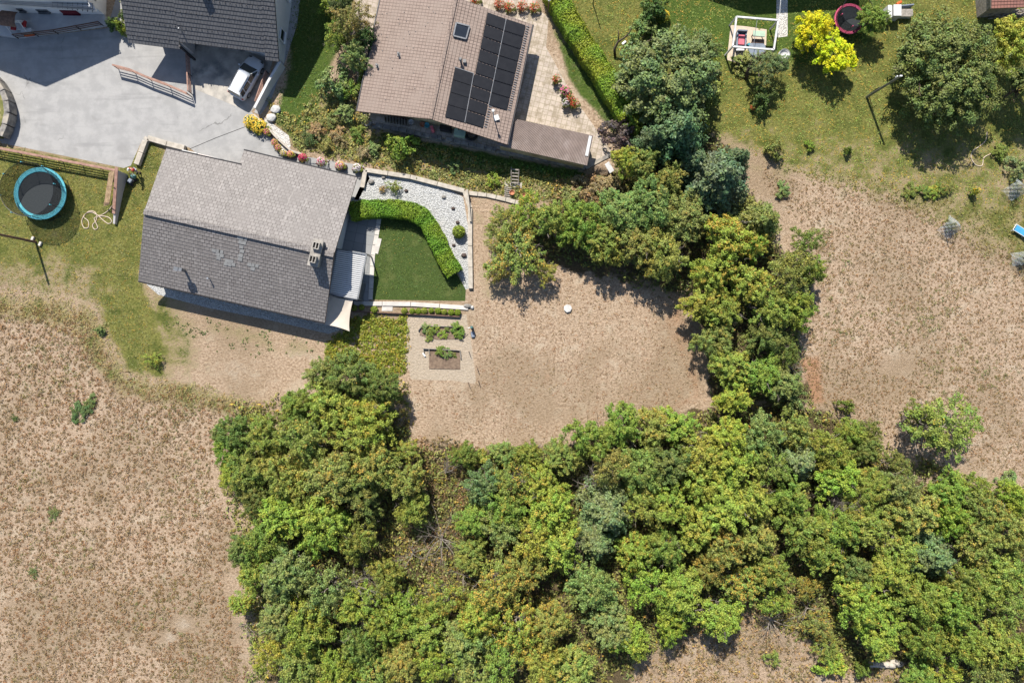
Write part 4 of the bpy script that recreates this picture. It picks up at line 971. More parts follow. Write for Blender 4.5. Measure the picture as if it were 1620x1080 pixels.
fence('long dark brown railing at the edge of the shaded terrace of the grey house', [(32,63),(95,56),(166,43)], 0.9, [0.3, 0.6], M['brownwood'], 0.1, zb=0.2)
def wall(label, pts, th, h0, h1, m_, name='wall', bevel=0.02):
    mb = MB(); n_ = len(pts)-1
    for i in range(n_):
        a = W(*pts[i]); b = W(*pts[i+1]); ha = h0+(h1-h0)*i/n_; hb = h0+(h1-h0)*(i+1)/n_; d = (b-a).normalized(); s_ = Vector((-d.y, d.x, 0))*th/2
        e = d*(th/2 if i < n_-1 else 0)
        v = [a-s_, a+s_, b+s_+e, b-s_+e]; mb.add([p-UPV*.05 for p in v]+[v[0]+UPV*ha, v[1]+UPV*ha, v[2]+UPV*hb, v[3]+UPV*hb], [(0,1,2,3),(7,6,5,4),(0,4,5,1),(1,5,6,2),(2,6,7,3),(3,7,4,0)])
    return tag(mb.build(name, m_, bevel=bevel), label, 'wall')
wall('white parapet wall between the carport and the grey side path', [(450,106),(430,138),(409,177)], 0.25, 1.3, 1.1, M['plaster'], 'parapet_wall')
wl = wall('grey plastered end wall with wooden slats running down beside the trampoline lawn', [(201,276),(193,305),(183,355)], 0.22, 1.7, 0.3, M['greyplaster'], 'end_wall')
t = thing('slatted_screen', 'tan wooden slatted screen leaning on the end wall beside the trampoline lawn', 'screen', W(190, 310))
mb = MB()
for k in range(6):
    o_ = -3-k*2.6; mb.beam(W(198+o_, 276, 1.5-.12*k), W(186+o_, 328, 1.15-.12*k), .07, .05)
mb.build('slats', M['tanwood'], t)
for (px, py) in ((199,277),(194,300),(188,326)): mb = MB(); mb.beam(W(px, py, 1.55), W(px-17, py-2, .75), .06, .06); mb.build('bracket', M['brownwood'], t)
mb = MB(); mb.beam(W(201, 272, 1.75), W(186, 340, 0.65), .3, .05); mb.build('cap', M['pinkwood'], t)
mb = MB(); rs = random.Random(3)
bp = [(-6,122),(6,134),(16,150),(22,166),(24,184),(20,202),(12,220)]
for i in range(len(bp)-1):
    a = W(*bp[i]); b = W(*bp[i+1]); d = (b-a); mb.beam(a+UPV*.55+d*.02, b+UPV*.55-d*.02, 0.55, 1.1+rs.uniform(-.1, .1))
tag(mb.build('stone_kerb_wall', M['stone'], bevel=0.04), 'curved wall of rough grey stone blocks at the left end of the driveway', 'wall')
mb = MB(); mb.prism([tuple(W(*p)[:2]) for p in ((-90,120),(-6,122),(3,134),(12,152),(17,168),(18,184),(14,200),(6,220),(-90,208))], 0, 0.96); tag(mb.build('raised_lawn', mat('yellowed_grass', (.20,.19,.06), (.12,.13,.035), 2.5, .95, .6, 12, c3=(.34,.28,.13), s3=1.2)), kind='structure')
def blocks(label, pts, wd, h, m_, seg=1.6, name='kerb', cat='kerb'):
    mb = MB()
    for i in range(len(pts)-1):
        a = W(*pts[i]); b = W(*pts[i+1]); k = max(1, round((b-a).length/seg))
        for j in range(k):
            p = a.lerp(b, j/k); q = a.lerp(b, (j+1)/k); d = (q-p).normalized()*0.02; mb.beam(p+d+UPV*h/2, q-d+UPV*h/2, wd, h)
    return tag(mb.build(name, m_, bevel=0.02), label, cat)
blocks('L shaped kerb of pale stone blocks near the top left corner of the slate roof', [(219,262),(233,224),(237,220),(267,229),(295,236)], 0.5, 0.45, M['kerb'])
blocks('beige concrete kerb along the upper and right edge of the grey gravel bed', [(574,298),(579,270),(650,281),(735,303),(744,330),(744,390),(745,457)], 0.42, 0.35, M['kerb'], 2.5)
wall('thin dark edged wall on the right side of the gravel bed', [(740,303),(745,352)], 0.16, 0.9, 0.6, M['kerb'], 'low_wall')
blocks('pale concrete edging between the dark green lawn and the row of ball shrubs', [(560,480),(650,481),(741,487)], 0.42, 0.15, M['paleslab'], 2.4)
blocks('pale paving strip between the patio and the left edge of the dark green lawn', [(601,338),(596,372),(590,404),(586,474)], 0.42, 0.06, M['paleslab'], 1.2)
blocks('low brown board wall under the row of ball shrubs above the vegetable plot', [(558,493),(640,496),(728,501)], 0.1, 0.32, M['brownwood'], 4)
blocks('curved white kerb between the flower troughs and the white pebbles', [(403,183),(422,200),(442,222),(462,240),(480,246)], 0.2, 0.4, M['kerb'], 1.5)
blocks('line of pale rough stones along the foot of the weedy slope', [(742,306),(770,309),(800,316),(830,324)], 0.4, 0.18, M['kerb'], .9)
# garden hoses and cable
def hose(label, pts, r=0.035, m_='hose', name='garden_hose'):
    c_ = curve([(p[0], p[1]) for p in pts], 8); mb = MB(); mb.path([G(p[0], p[1], r*1.1) for p in c_], r, 6); return tag(mb.build(name, M[m_], smooth_=True), label, 'hose')
hose('beige garden hose lying in loops on the trampoline lawn beside the end wall', [(178,325),(172,333),(158,341),(146,336),(136,338),(130,349),(133,360),(140,360),(140,350),(133,343),(142,334),(152,337),(153,348),(147,356),(150,363),(155,360),(151,350),(150,345),(160,342),(172,344),(177,350),(172,354),(163,348),(156,341)], .04)
hose('beige garden hose curving over the grass below the big round pine', [(1561,209),(1559,222),(1550,231),(1538,240),(1536,250),(1543,261),(1553,262),(1556,250),(1566,244),(1578,238),(1586,232),(1590,236),(1583,242)], .04)
hose('thin dark hose running from the teal water post into the upper vegetable bed', [(741,528),(735,533),(729,531)], .02, 'rubber')
mb = MB(); mb.path([W(300, 236, .014), W(340, 219, .014), W(390, 200, .014)], 0.02, 4); tag(mb.build('asphalt_joint', M['rubber']), kind='structure')
# lamp / line posts
def post(px, py, h, r, label, head=None, name='pole', m_='greymetal', cat='pole', lean=(0, 0)):
    b = G(px, py); t = thing(name, label, cat, b); mb = MB(); mb.tube(b-UPV*.1, b+Vector((lean[0], lean[1], h)), r, r*.8); mb.build('shaft', M[m_], t)
    if head: mb = MB(); mb.box((b.x+lean[0], b.y+lean[1], b.z+h), (.22, .12, .1)); mb.box((b.x+.0, b.y, b.z+h*.97), (.1, .1, .3)); mb.build('head', M[head], t)
    return t
post(1371, 154, 5.3, 0.13, 'tall grey metal pole on the grass to the left of the big round pine', 'white', lean=(.3, .0))
mb = MB(); mb.tube(G(1374, 150, 0), G(1374, 150, 1.9), .04); mb.beam(G(1374,150,1.5), G(1380,146,1.5), .04, .04); tag(mb.build('stake', M['darkmetal']), 'short dark stake beside the foot of the tall grey metal pole', 'stake')
post(57, 383, 4.8, 0.13, 'tall dark pole at the lower left of the turquoise trampoline', None, m_='brownwood')
for k, (px, py) in enumerate(((53,378),(65,386))):
    mb = MB(); c = G(px, py, .12); mb.box(c, (.22, .42, .2), -.4); tag(mb.build('concrete_block', M['paleslab'], bevel=.02), ['pale block just left of the foot of the tall dark pole', 'pale block just right of the foot of the tall dark pole'][k], 'block')
post(938, 6, 2.9, 0.05, 'dark thin pole on the garden lawn to the right of the long clipped hedge', None, m_='darkmetal')
post(867, 17, 2.0, 0.05, 'thin rusty post with pale head at the top end of the paved terrace', 'white', m_='pinkwood')
for (px, py, h, lab) in ((205,588,.9,'short dark fence post at the lower corner of the mown grass strip'),(420,636,.9,'short dark fence post above the left grove of trees'),(742,556,.8,'upper dark stake at the right side of the vegetable plot'),(755,582,.8,'middle dark stake at the right side of the vegetable plot'),(757,602,.8,'lower dark stake at the right side of the vegetable plot'),(741,605,.7,'single dark stake at the bottom edge of the vegetable plot')):
    b = G(px, py); mb = MB(); mb.tube(b, b+Vector((.02, .0, h)), .035)
    if h == .9: mb.beam(b+UPV*h-Vector((.45, 0, 0)), b+UPV*h+Vector((.1, 0, 0)), .05, .05)
    tag(mb.build('stake', M['brownwood']), lab, 'stake')
# ---------------------------------------------------------------- vegetable plot, taps, pots
t = thing('vegetable_bed', 'upper vegetable bed with leafy plants and a grey board along its top edge', 'garden bed', G(698, 524)); mb = MB()
mb.beam(G(668,515,.12), G(733,517,.12), .06, .25); mb.beam(G(668,515,.12), G(662,523,.12), .06, .25); mb.build('board', M['greywood'], t)
mb = MB(); mb.prism([tuple(G(*p)[:2]) for p in ((666,517),(733,518),(731,536),(690,537),(664,530))], 0, .05); mb.build('soil', M['darkrock'] if False else mat('bed_soil', (.23,.165,.115), (.15,.105,.075), 4, .95, .6, 20), t)
t = thing('vegetable_bed', 'lower vegetable bed of dark soil with grey boards on its top and right side', 'garden bed', G(700, 567)); mb = MB()
for (a, b) in (((670,551),(728,554)),((728,554),(729,566)),((670,551),(671,557)),((679,552),(680,560))): mb.beam(G(*a, .15), G(*b, .15), .06, .3)
mb.build('board', M['greywood'], t); mb = MB(); mb.prism([tuple(G(*p)[:2]) for p in ((679,553),(728,555),(728,584),(679,583))], 0, .06); mb.build('soil', bpy.data.materials['bed_soil'], t)
c = G(747, 518); t = thing('water_post', 'teal water post with a tap at the upper right corner of the vegetable plot', 'tap', c); mb = MB(); mb.box(c+UPV*.45, (.22, .22, .9)); mb.tube(c+UPV*.9, c+UPV*1.0, .16, .1); mb.build('body', M['teal'], t, bevel=.02); mb = MB(); mb.tube(c+Vector((-.1, 0, .75)), c+Vector((-.35, -.05, .72)), .03); mb.build('tap', M['zinc'], t)
c = G(748, 529); mb = MB(); mb.box(c+UPV*.12, (.35, .6, .22), .2); tag(mb.build('watering_can', M['steel_blue'], bevel=.08), 'blue grey watering can on the ground below the teal water post', 'watering can')
c = G(740, 484); mb = MB(); mb.blob(c+UPV*.12, (.45, .22, .18), 3); tag(mb.build('rock', M['stone']), 'flat grey rock at the lower right corner of the dark green lawn', 'rock')
c = G(747, 486); mb = MB(); mb.blob(c+UPV*.1, (.18, .18, .16), 5); tag(mb.build('rock', M['whiterock']), 'small round white rock at the lower right corner of the dark green lawn', 'rock')
c = G(671, 561); mb = MB(); mb.box(c+UPV*.08, (.18, .45, .12), .6); tag(mb.build('bucket_lid', M['offwhite'], bevel=.03), 'white scrap lying left of the lower vegetable bed', 'scrap')
for (px, py, lab) in ((437,174,'larger white boulder on the grass above the white pebbles'),(430,187,'smaller white boulder touching the top of the white pebbles')):
    c = G(px, py); mb = MB(); mb.blob(c+UPV*.15, (.5, .42, .3), px); tag(mb.build('boulder', M['whiterock']), lab, 'rock')
c = G(898, 488); mb = MB(); poly = [(c.x+.42*math.cos(a)*(1+.06*math.sin(3*a)), c.y+.42*math.sin(a)) for a in np.linspace(0, 6.283, 8)[:-1]]; mb.prism(poly, 0, .22); tag(mb.build('stone_cover', M['whiterock'], bevel=.05), 'round white cover lying alone on the dry field between the trees and the vegetable plot', 'cover')
for k, (px, py, r) in enumerate(((643,302,.2),(724,352,.2),(718,388,.18),(734,404,.28),(717,330,.2),(702,312,.22),(607,281,.2),(588,288,.3))):
    c = G(px, py); mb = MB(); mb.blob(c+UPV*r*.4, (r, r*.8, r*.6), k); tag(mb.build('rock', M['darkrock'] if k < 5 else M['stone']), ['dark rock beside the grass tuft in the upper gravel bed', 'small dark rock above the lone round shrub in the gravel bed', 'small dark rock below the lone round shrub in the gravel bed', 'largest dark rock in the lower gravel bed', 'dark rock at the bend of the clipped hedge', 'grey rock in the upper right gravel bed', 'grey rock near the top kerb of the gravel bed', 'grey rock at the left end of the gravel bed'][k], 'rock')
# ladder steps on the slope
t = thing('garden_steps', 'narrow flight of weathered wooden steps on the slope under the annex', 'steps', G(812, 285)); mb = MB()
for k in range(5): a = P(808, 268+k*5.2, .75-.1*k); mb.beam(a, a+Vector((.75, -.06, 0)), .12, .06)
for k in range(6): a = P(798, 296+k*3.2, .3-.05*k); mb.beam(a, a+Vector((.7, -.1, 0)), .1, .05)
mb.build('tread', M['greywood'], t); mb = MB(); mb.beam(P(809,264,.95), P(808,294,.35), .06, .06); mb.beam(P(821,268,.95), P(820,290,.35), .06, .06); mb.build('stringer', M['greywood'], t)
c = G(812, 292); mb = MB(); mb.box(c+UPV*.06, (1.7, .55, .12), -.15); tag(mb.build('landing_slab', M['kerb'], bevel=.02), 'pale stone landing slab halfway down the wooden steps', 'paving slab')
c = P(964, 265, .5); mb = MB(); R_ = Matrix.Rotation(-.95, 3, 'Z') @ Matrix.Rotation(.3, 3, 'Y'); mb.box(c, (1.0, .5, .06), M=R_); tag(mb.build('white_board', M['white'], bevel=.01), 'white board leaning at the lower tip of the paved terrace', 'board')
def lathe(mb, c, prof, n=14, m=0):
    vs_ = []; k = len(prof)
    for (r, z) in prof:
        for i in range(n): a = 6.2832*i/n; vs_.append((c[0]+r*math.cos(a), c[1]+r*math.sin(a), c[2]+z))
    fs = [(j*n+i, j*n+(i+1) % n, (j+1)*n+(i+1) % n, (j+1)*n+i) for j in range(k-1) for i in range(n)]
    fs += [tuple(range(n))[::-1]]; mb.add(vs_, fs, m)
POT = [(.16, 0), (.24, .36), (.26, .36), (.26, .42), (.22, .42), (.2, .3), (0.001, .3)]
for k, (px, py, mm, lab) in enumerate(((810,306,'terracotta','terracotta pot at the foot of the wooden steps'),(829,311,'terracotta','left terracotta pot of the pair under the yellow shrub edge'),(835,312,'terracotta','right terracotta pot of the pair under the yellow shrub edge'),(669,199,'terracotta','terracotta pot on the shaded edge under the solar roof'),(676,200,'blue','turquoise pot next to the terracotta pot under the solar roof'),(651,195,'offwhite','white pot on the shaded edge under the ridge end of the solar roof'))):
    mb = MB(); c = G(px, py); lathe(mb, c, POT); tag(mb.build('plant_pot', M[mm], smooth_=True), lab, 'pot')
mb = MB(); c = G(685, 207, .45)
mb.box(c, (.3, .5, .9), .3); tag(mb.build('hanging_cloth', M['pinkcloth'], bevel=.08), 'pinkish cloth hanging at the shaded edge under the solar roof', 'cloth')
mb = MB(); c = G(746, 214, .2)
mb.path([c+Vector((.5*math.cos(a), .5*math.sin(a), 0)) for a in np.linspace(0, 6.283, 17)[:-1]], .14, 8, closed=True); tag(mb.build('tyre', M['rubber'], smooth_=True), 'black tyre lying under the lower edge of the solar roof', 'tyre')
mb = MB(); c = G(728, 213, .35); mb.box(c, (1.1, .7, .6), -.2); tag(mb.build('box', M['mint'], bevel=.04), 'pale green box left of the black tyre under the solar roof', 'box')
mb = MB(); c = G(706, 205, .4); mb.box(c, (1.1, .6, .7), -.2); tag(mb.build('box', M['darkmetal'], bevel=.03), 'black box under the solar roof near its ridge end', 'box')
mb = MB(); c = G(610, 190, .35)
for k in range(9): mb.box(c+Vector((k*.28, -k*.05, 0)), (.05, .5, .7))
tag(mb.build('pallet', M['greywood']), 'grey slatted pallet standing under the left gutter end of the solar roof', 'pallet')
# ---------------------------------------------------------------- trampolines
def trampoline(px, py, rpx, h, nh, foam, label, legs=3, tilt=0):
    c = P(px, py, h); R = rpx*S*(H-h)/H; g0 = Vector((c.x, c.y, c.z-h)); t = thing('trampoline', label, 'trampoline', g0); n = 40
    def ring(mb, r0, r1, z0, z1, m=0):
        vs_ = []
        for (r, z) in ((r0, z0), (r1, z1)):
            for i in range(n): a = 6.2832*i/n; vs_.append((r*math.cos(a), r*math.sin(a), z))
        mb.add(vs_, [(i, (i+1) % n, n+(i+1) % n, n+i) for i in range(n)], m)
    mb = MB(); ring(mb, R*.83, R*1.0, h+.03, h+.03); ring(mb, R*1.0, R*1.0, h+.03, h-.05); ring(mb, R*.83, R*1.0, h-.05, h-.05); ring(mb, R*.83, R*.83, h-.05, h+.03)
    mb.build('safety_pad', M[foam], t, local=True)
    mb = MB(); mb.add([(R*.84*math.cos(6.2832*i/n), R*.84*math.sin(6.2832*i/n), h-.02) for i in range(n)], [tuple(range(n))]); mb.build('jumping_mat', M['mat'], t, local=True)
    mb = MB(); mb.path([(R*.98*math.cos(6.2832*i/n), R*.98*math.sin(6.2832*i/n), h-.08) for i in range(n)], .03, 6, closed=True); mb.build('frame', M['greymetal'], t, local=True)
    for k in range(legs):
        a = 6.2832*k/legs+.4; mb = MB(); p = [Vector((R*.98*math.cos(a+s_), R*.98*math.sin(a+s_), z)) for s_, z in ((-.25, h-.08), (-.22, .03), (.22, .03), (.25, h-.08))]; mb.path(p, .03, 6); mb.build('leg', M['darkmetal'], t, local=True)
    np_ = legs*2
    for k in range(np_):
        a = 6.2832*k/np_+.2; mb = MB(); q = Vector((R*1.03*math.cos(a), R*1.03*math.sin(a), 0)); mb.tube(q+UPV*.1, q+UPV*(h+nh), .022, n=6); mb.build('net_pole', M['darkmetal'], t, local=True)
        mb = MB(); mb.tube(q+UPV*(h+nh-.25), q+UPV*(h+nh+.02), .05, n=6); mb.build('pole_cap', M[foam], t, local=True)
    mb = MB(); vs_ = []; uvs = []
    for z in (h, h+nh):
        for i in range(n): a = 6.2832*i/n; rr = R*(.92 if z == h else 1.0); vs_.append((rr*math.cos(a), rr*math.sin(a), z))
    for i in range(n): u0 = i*R*6.28/n; u1 = (i+1)*R*6.28/n; uvs.append([(u0, 0), (u1, 0), (u1, nh), (u0, nh)])
    mb.add(vs_, [(i, (i+1) % n, n+(i+1) % n, n+i) for i in range(n)], 0, uvs); nt_ = mb.build('safety_net', M['net'], t, local=True)
    mb = MB(); mb.path([(R*math.cos(6.2832*i/n), R*math.sin(6.2832*i/n), h+nh) for i in range(n)], .022, 5, closed=True); mb.build('net_rim', M['darkmetal'], nt_, local=True)
    return t
trampoline(63.5, 306, 41.5, 0.9, 1.85, 'blue', 'large round trampoline with turquoise pad and black net on the left lawn', 4)
trampoline(1344, 30, 24, 0.75, 1.6, 'pinkfoam', 'small round trampoline with pink pad behind the bright yellow shrub', 3)
# ---------------------------------------------------------------- swing frame, sand play, loungers
t = thing('white_gazebo', 'white wooden garden frame with leaning legs standing over the sand patch', 'frame', G(1185, 70)); zf = 2.0
cr = [PZ(1165, 27, zf), PZ(1231, 32.5, zf), PZ(1224, 79, zf), PZ(1159, 74, zf)]
for i in range(4): mb = MB(); mb.beam(cr[i], cr[(i+1) % 4], .16, .14); mb.build('beam', M['offwhite'], t)
for i, (gx_, gy_) in enumerate(((1154,41),(1218,47),(1226,86),(1147,88))): mb = MB(); g_ = G(gx_, gy_) if i != 2 else G(1218, 92); mb.beam(g_, cr[i], .13, .13); mb.build('leg', M['offwhite'], t)
mb = MB(); a = cr[0].lerp(cr[1], .5); b = cr[3].lerp(cr[2], .5); mb.beam(a, b, .04, .04); mb.build('cross_bar', M['greymetal'], t)
c = G(1170, 66); t = thing('garden_armchair', 'dark grey garden armchair with pink cushion under the white frame', 'chair', c, -.06); mb = MB(); mb.box((0, 0, .25), (.95, 1.5, .3)); mb.build('base', M['steel_blue'], t, local=True, bevel=.04)
for s_ in (-1, 1): mb = MB(); mb.box((s_*.42, 0, .5), (.14, 1.5, .3)); mb.build('armrest', M['steel_blue'], t, local=True, bevel=.04)
mb = MB(); mb.box((0, .72, .6), (.95, .16, .5)); mb.build('backrest', M['steel_blue'], t, local=True, bevel=.04); mb = MB(); mb.box((.02, -.05, .48), (.6, 1.0, .16)); mb.build('cushion', M['pinkcloth'], t, local=True, bevel=.05)
c = G(1169, 80); t = thing('footstool', 'grey footstool below the pink cushioned armchair', 'stool', c); mb = MB(); mb.box((0, 0, .38), (.8, .4, .08)); mb.build('seat', M['offwhite'], t, local=True, bevel=.03)
for sx in (-.33, .33):
    for sy in (-.14, .14): mb = MB(); mb.beam((sx, sy, 0), (sx, sy, .35), .05, .05); mb.build('leg', M['greymetal'], t, local=True)
c = G(1197, 60); t = thing('play_table', 'mint green play table with brown bench under the white frame', 'table', c, -.05); mb = MB(); mb.box((0, 0.1, .62), (1.15, .55, .06)); mb.build('table_top', M['mint'], t, local=True)
mb = MB(); mb.box((0, -.5, .35), (1.15, .35, .06)); mb.build('bench', M['brownwood'], t, local=True)
for sx in (-.5, .5): mb = MB(); mb.beam((sx, .1, 0), (sx, .1, .6), .07, .07); mb.beam((sx, -.5, 0), (sx, -.5, .33), .06, .06); mb.build('leg', M['brownwood'], t, local=True)
c = G(1196, 80); mb = MB(); mb.prism([(c.x+.85*math.cos(a), c.y+.8*math.sin(a)) for a in np.linspace(0, 6.283, 25)[:-1]], .01, .35); tag(mb.build('sandbox_lid', M['steel_blue'], bevel=.05), 'round blue grey lid at the bottom edge of the white frame', 'lid')
c = G(1184, 72); mb = MB(); mb.blob(c+UPV*.15, (.18, .18, .16), 2, amp=.02); tag(mb.build('play_ball', M['blue'], smooth_=True), 'light blue ball beside the round blue grey lid', 'ball')
c = G(1236, 92); t = thing('water_barrel', 'round white water barrel at the lower right of the white frame', 'barrel', c); mb = MB(); lathe(mb, (0, 0, 0), [(.42, 0), (.52, .3), (.55, .6), (.5, .85), (.44, .85), (.42, .7), (.001, .7)], 22); mb.build('body', M['offwhite'], t, local=True, smooth_=True)
mb = MB(); mb.path([(.5*math.cos(a), .5*math.sin(a), .87) for a in np.linspace(0, 6.283, 25)[:-1]], .04, 6, closed=True); mb.build('rim', M['zinc'], t, local=True)
mb = MB(); rs = random.Random(2)
for k in range(26): c = P(1235-k*.16, 2+k*2.0, 2.1-.02*k*(1 if k < 13 else 1)); mb.blob(c, (.05, .05, .05), k, 1)
mb.path([P(1235, 0, 2.1), P(1233, 27, 1.85), P(1231, 33, 2.0)], .012, 4); tag(mb.build('string_lights', M['white']), 'string of small white bulbs running along the garden path to the white frame', 'string lights')
t = thing('garden_chest', 'white and grey garden chest left of the big round pine', 'chest', G(1405, 25)); mb = MB()
mb.box(G(1399, 26, .5), (.35, 1.2, 1.0)); mb.build('side_panel', M['white'], t, bevel=.02); mb = MB(); mb.box(G(1410, 25, .55), (.75, 1.1, 1.1)); mb.build('body', M['offwhite'], t, bevel=.03); mb = MB(); mb.box(G(1429, 25, .3), (1.15, .65, .5)); mb.build('low_box', M['offwhite'], t, bevel=.03); mb = MB(); mb.box(G(1429, 25, .57), (1.2, .72, .04)); mb.build('lid', M['greywood'], t)
c = G(1420, 7, .05); mb = MB(); mb.box(c+UPV*.15, (.55, .25, .3), .5); tag(mb.build('wheelbarrow_tray', M['orange'], bevel=.06), 'orange tray above the white garden chest', 'tray')
c = G(1430, 13, 0); mb = MB(); mb.box(c+UPV*.3, (1.3, .12, .6), .1); tag(mb.build('grey_board', M['steel_blue'], bevel=.01), 'dark grey board standing above the white garden chest', 'board')
c = G(1606, 372); t = thing('sun_lounger', 'blue sun lounger with white frame at the right edge of the photo', 'sun lounger', G(1614, 368), -.55); mb = MB()
mb.beam((-.85, 0, .38), (.3, 0, .38), .58, .03); mb.beam((.3, 0, .38), (.95, 0, .8), .58, .03); mb.build('sling', M['bluecloth'], t, local=True)
mb = MB()
for s_ in (-.32, .32):
    mb.tube((-.95, s_, .36), (.35, s_, .36), .03); mb.tube((.3, s_, .36), (1.0, s_, .82), .03)
    for x_ in (-.8, .4): mb.tube((x_, s_, .36), (x_-.1, s_, 0), .025)
for x_ in (-.95, .35, 1.0): mb.tube((x_, -.32, .36 if x_ < 1 else .82), (x_, .32, .36 if x_ < 1 else .82), .03)
mb.build('frame', M['white'], t, local=True)
c = G(1053, 65); mb = MB()
c = G(987, 68, .05); mb.box(c, (.45, .2, .06), .7); tag(mb.build('white_plank', M['white'], bevel=.01), 'small white plank on the lawn beside the bare crooked branch', 'plank')
mb = MB(); mb.path([G(973,90,0), P(972,78,.7), P(978,66,1.3), P(988,60,1.8), P(996,52,2.3), P(999,42,2.9)], [.14, .12, .1, .08, .06, .03], 7); mb.path([P(978,66,1.3), P(979,56,1.7), P(978,48,2.1)], [.07, .05, .03], 6); mb.path([P(990,58,1.9), P(996,57,2.2)], [.05, .02], 5)
tag(mb.build('pruned_tree', M['bark'], smooth_=True), 'bare crooked trunk of a pruned tree left of the big round broadleaf tree', 'tree')

# ---------------------------------------------------------------- car
def car(px, py, heading):
    c = G(px, py, .012); t = thing('parked_car', 'silver white estate car parked half under the dark carport roof', 'car', c, heading)
    # x forward; lofted body sections: x, half width at sill, at belt, z sill, z belt(shoulder), z top centre
    sec = [(-2.12,.70,.66,.35,.62,.66),(-2.05,.80,.78,.28,.92,.96),(-1.85,.85,.84,.24,.98,1.02),(-1.3,.88,.87,.24,.98,1.02),(-.6,.88,.88,.24,.97,1.01),(.2,.88,.88,.24,.95,1.0),(.95,.88,.87,.24,.92,.99),(1.45,.87,.84,.24,.84,.92),(1.85,.83,.76,.26,.74,.80),(2.05,.74,.64,.3,.62,.68),(2.13,.6,.5,.36,.52,.56)]
    def loft(mb, rows, m=0):
        k = len(rows[0]); vs_ = [v for r in rows for v in r]
        fs = [(i*k+j, i*k+j+1, (i+1)*k+j+1, (i+1)*k+j) for i in range(len(rows)-1) for j in range(k-1)]
        fs += [tuple(range(k)), tuple(range((len(rows)-1)*k, len(rows)*k))[::-1]]; mb.add(vs_, fs, m)
    rows = []
    for (x, ws, wb, z0, zb, zt) in sec:
        half = [(x, -ws*.9, z0), (x, -ws, z0+.12), (x, -ws*1.01, (z0+zb)/2), (x, -wb, zb-.06), (x, -wb*.93, zb), (x, -wb*.5, zt), (x, 0, zt+.01)]
        rows.append(half+[(p[0], -p[1], p[2]) for p in half[::-1][1:]])
    mb = MB(); loft(mb, rows); body = mb.build('body', M['carpaint'], t, local=True, smooth_=True)
    # roof
    rw = [(-1.92,.60,1.42),(-1.6,.64,1.50),(-.9,.66,1.54),(-.1,.66,1.54),(.35,.62,1.49)]
    rows = []
    for (x, w_, z) in rw: rows.append([(x, -w_, z-.07), (x, -w_*.9, z-.01), (x, -w_*.45, z+.02), (x, 0, z+.03), (x, w_*.45, z+.02), (x, w_*.9, z-.01), (x, w_, z-.07), (x, 0, z-.09)])
    mb = MB(); loft(mb, rows); mb.build('roof', M['carpaint'], t, local=True, smooth_=True)
    mb = MB()   # pillars
    for s_ in (-1, 1):
        mb.beam((.35, s_*.60, 1.44), (1.08, s_*.78, .95), .07, .06); mb.beam((-.35, s_*.655, 1.46), (-.4, s_*.83, .95), .10, .05); mb.beam((-1.85, s_*.6, 1.38), (-2.0, s_*.77, .94), .2, .08); mb.beam((-1.2, s_*.645, 1.46), (-1.35, s_*.81, .95), .08, .05)
    mb.build('pillar', M['carpaint'], t, local=True)
    def pane(name, q): mb = MB(); mb.add(q, [(0, 1, 2, 3)]); ctr = sum((Vector(v) for v in q), Vector())/4; o_ = Vector((0, 0, 1.1)); mb.add([Vector(v)+(o_-Vector(v))*.03 for v in q], [(3, 2, 1, 0)]); return mb.build(name, M['carglass'], t, local=True)
    pane('windshield', [(.37, -.60, 1.47), (1.10, -.76, .97), (1.10, .76, .97), (.37, .60, 1.47)])
    pane('rear_window', [(-1.93, .6, 1.40), (-2.06, .76, .97), (-2.06, -.76, .97), (-1.93, -.6, 1.40)])
    for s_ in (-1, 1):
        pane('side_window', [(.33, s_*.625, 1.46), (-.33, s_*.665, 1.48), (-.38, s_*.845, .97), (1.0, s_*.83, .96)])
        pane('side_window', [(-.37, s_*.665, 1.48), (-1.2, s_*.66, 1.47), (-1.35, s_*.83, .97), (-.42, s_*.845, .97)])
        pane('side_window', [(-1.24, s_*.66, 1.47), (-1.8, s_*.63, 1.42), (-1.93, s_*.80, .97), (-1.39, s_*.83, .97)])
        mb = MB(); mb.beam((-1.7, s_*.56, 1.56), (.1, s_*.58, 1.585), .04, .04); mb.build('roof_rail', M['darkmetal'], t, local=True)
        mb = MB(); mb.blob((.72, s_*1.0, 1.0), (.1, .14, .08), 1, amp=.05); mb.build('wing_mirror', M['carpaint'], t, local=True, smooth_=True)
        mb = MB(); mb.blob((1.93, s_*.62, .66), (.16, .16, .08), 1, amp=.05); mb.build('headlight', M['glass'], t, local=True, smooth_=True)
        mb = MB(); mb.box((-2.04, s_*.72, .82), (.14, .2, .28)); mb.build('tail_light', M['redlamp'], t, local=True, bevel=.03)
        for x_ in (-1.35, 1.32):
            mb = MB(); mb.tube((x_, s_*.70, .32), (x_, s_*.90, .32), .32, n=24); wh = mb.build('wheel', M['rubber'], t, local=True, bevel=.02)
            mb = MB(); mb.tube((x_, s_*.89, .32), (x_, s_*.915, .32), .2, n=18); mb.build('rim', M['zinc'], wh, local=True)
    mb = MB(); mb.box((-2.1, 0, .42), (.12, 1.4, .2)); mb.build('bumper', M['carpaint'], t, local=True, bevel=.05)
    mb = MB(); mb.box((2.12, 0, .45), (.05, .9, .12)); mb.build('grille', M['rubber'], t, local=True)
    mb = MB(); mb.box((-2.135, 0, .78), (.02, .5, .11)); mb.build('number_plate', M['white'], t, local=True)
    return t
a = W(375, 151); b = W(406, 95); car(394, 127, math.atan2((b-a).y, (b-a).x))
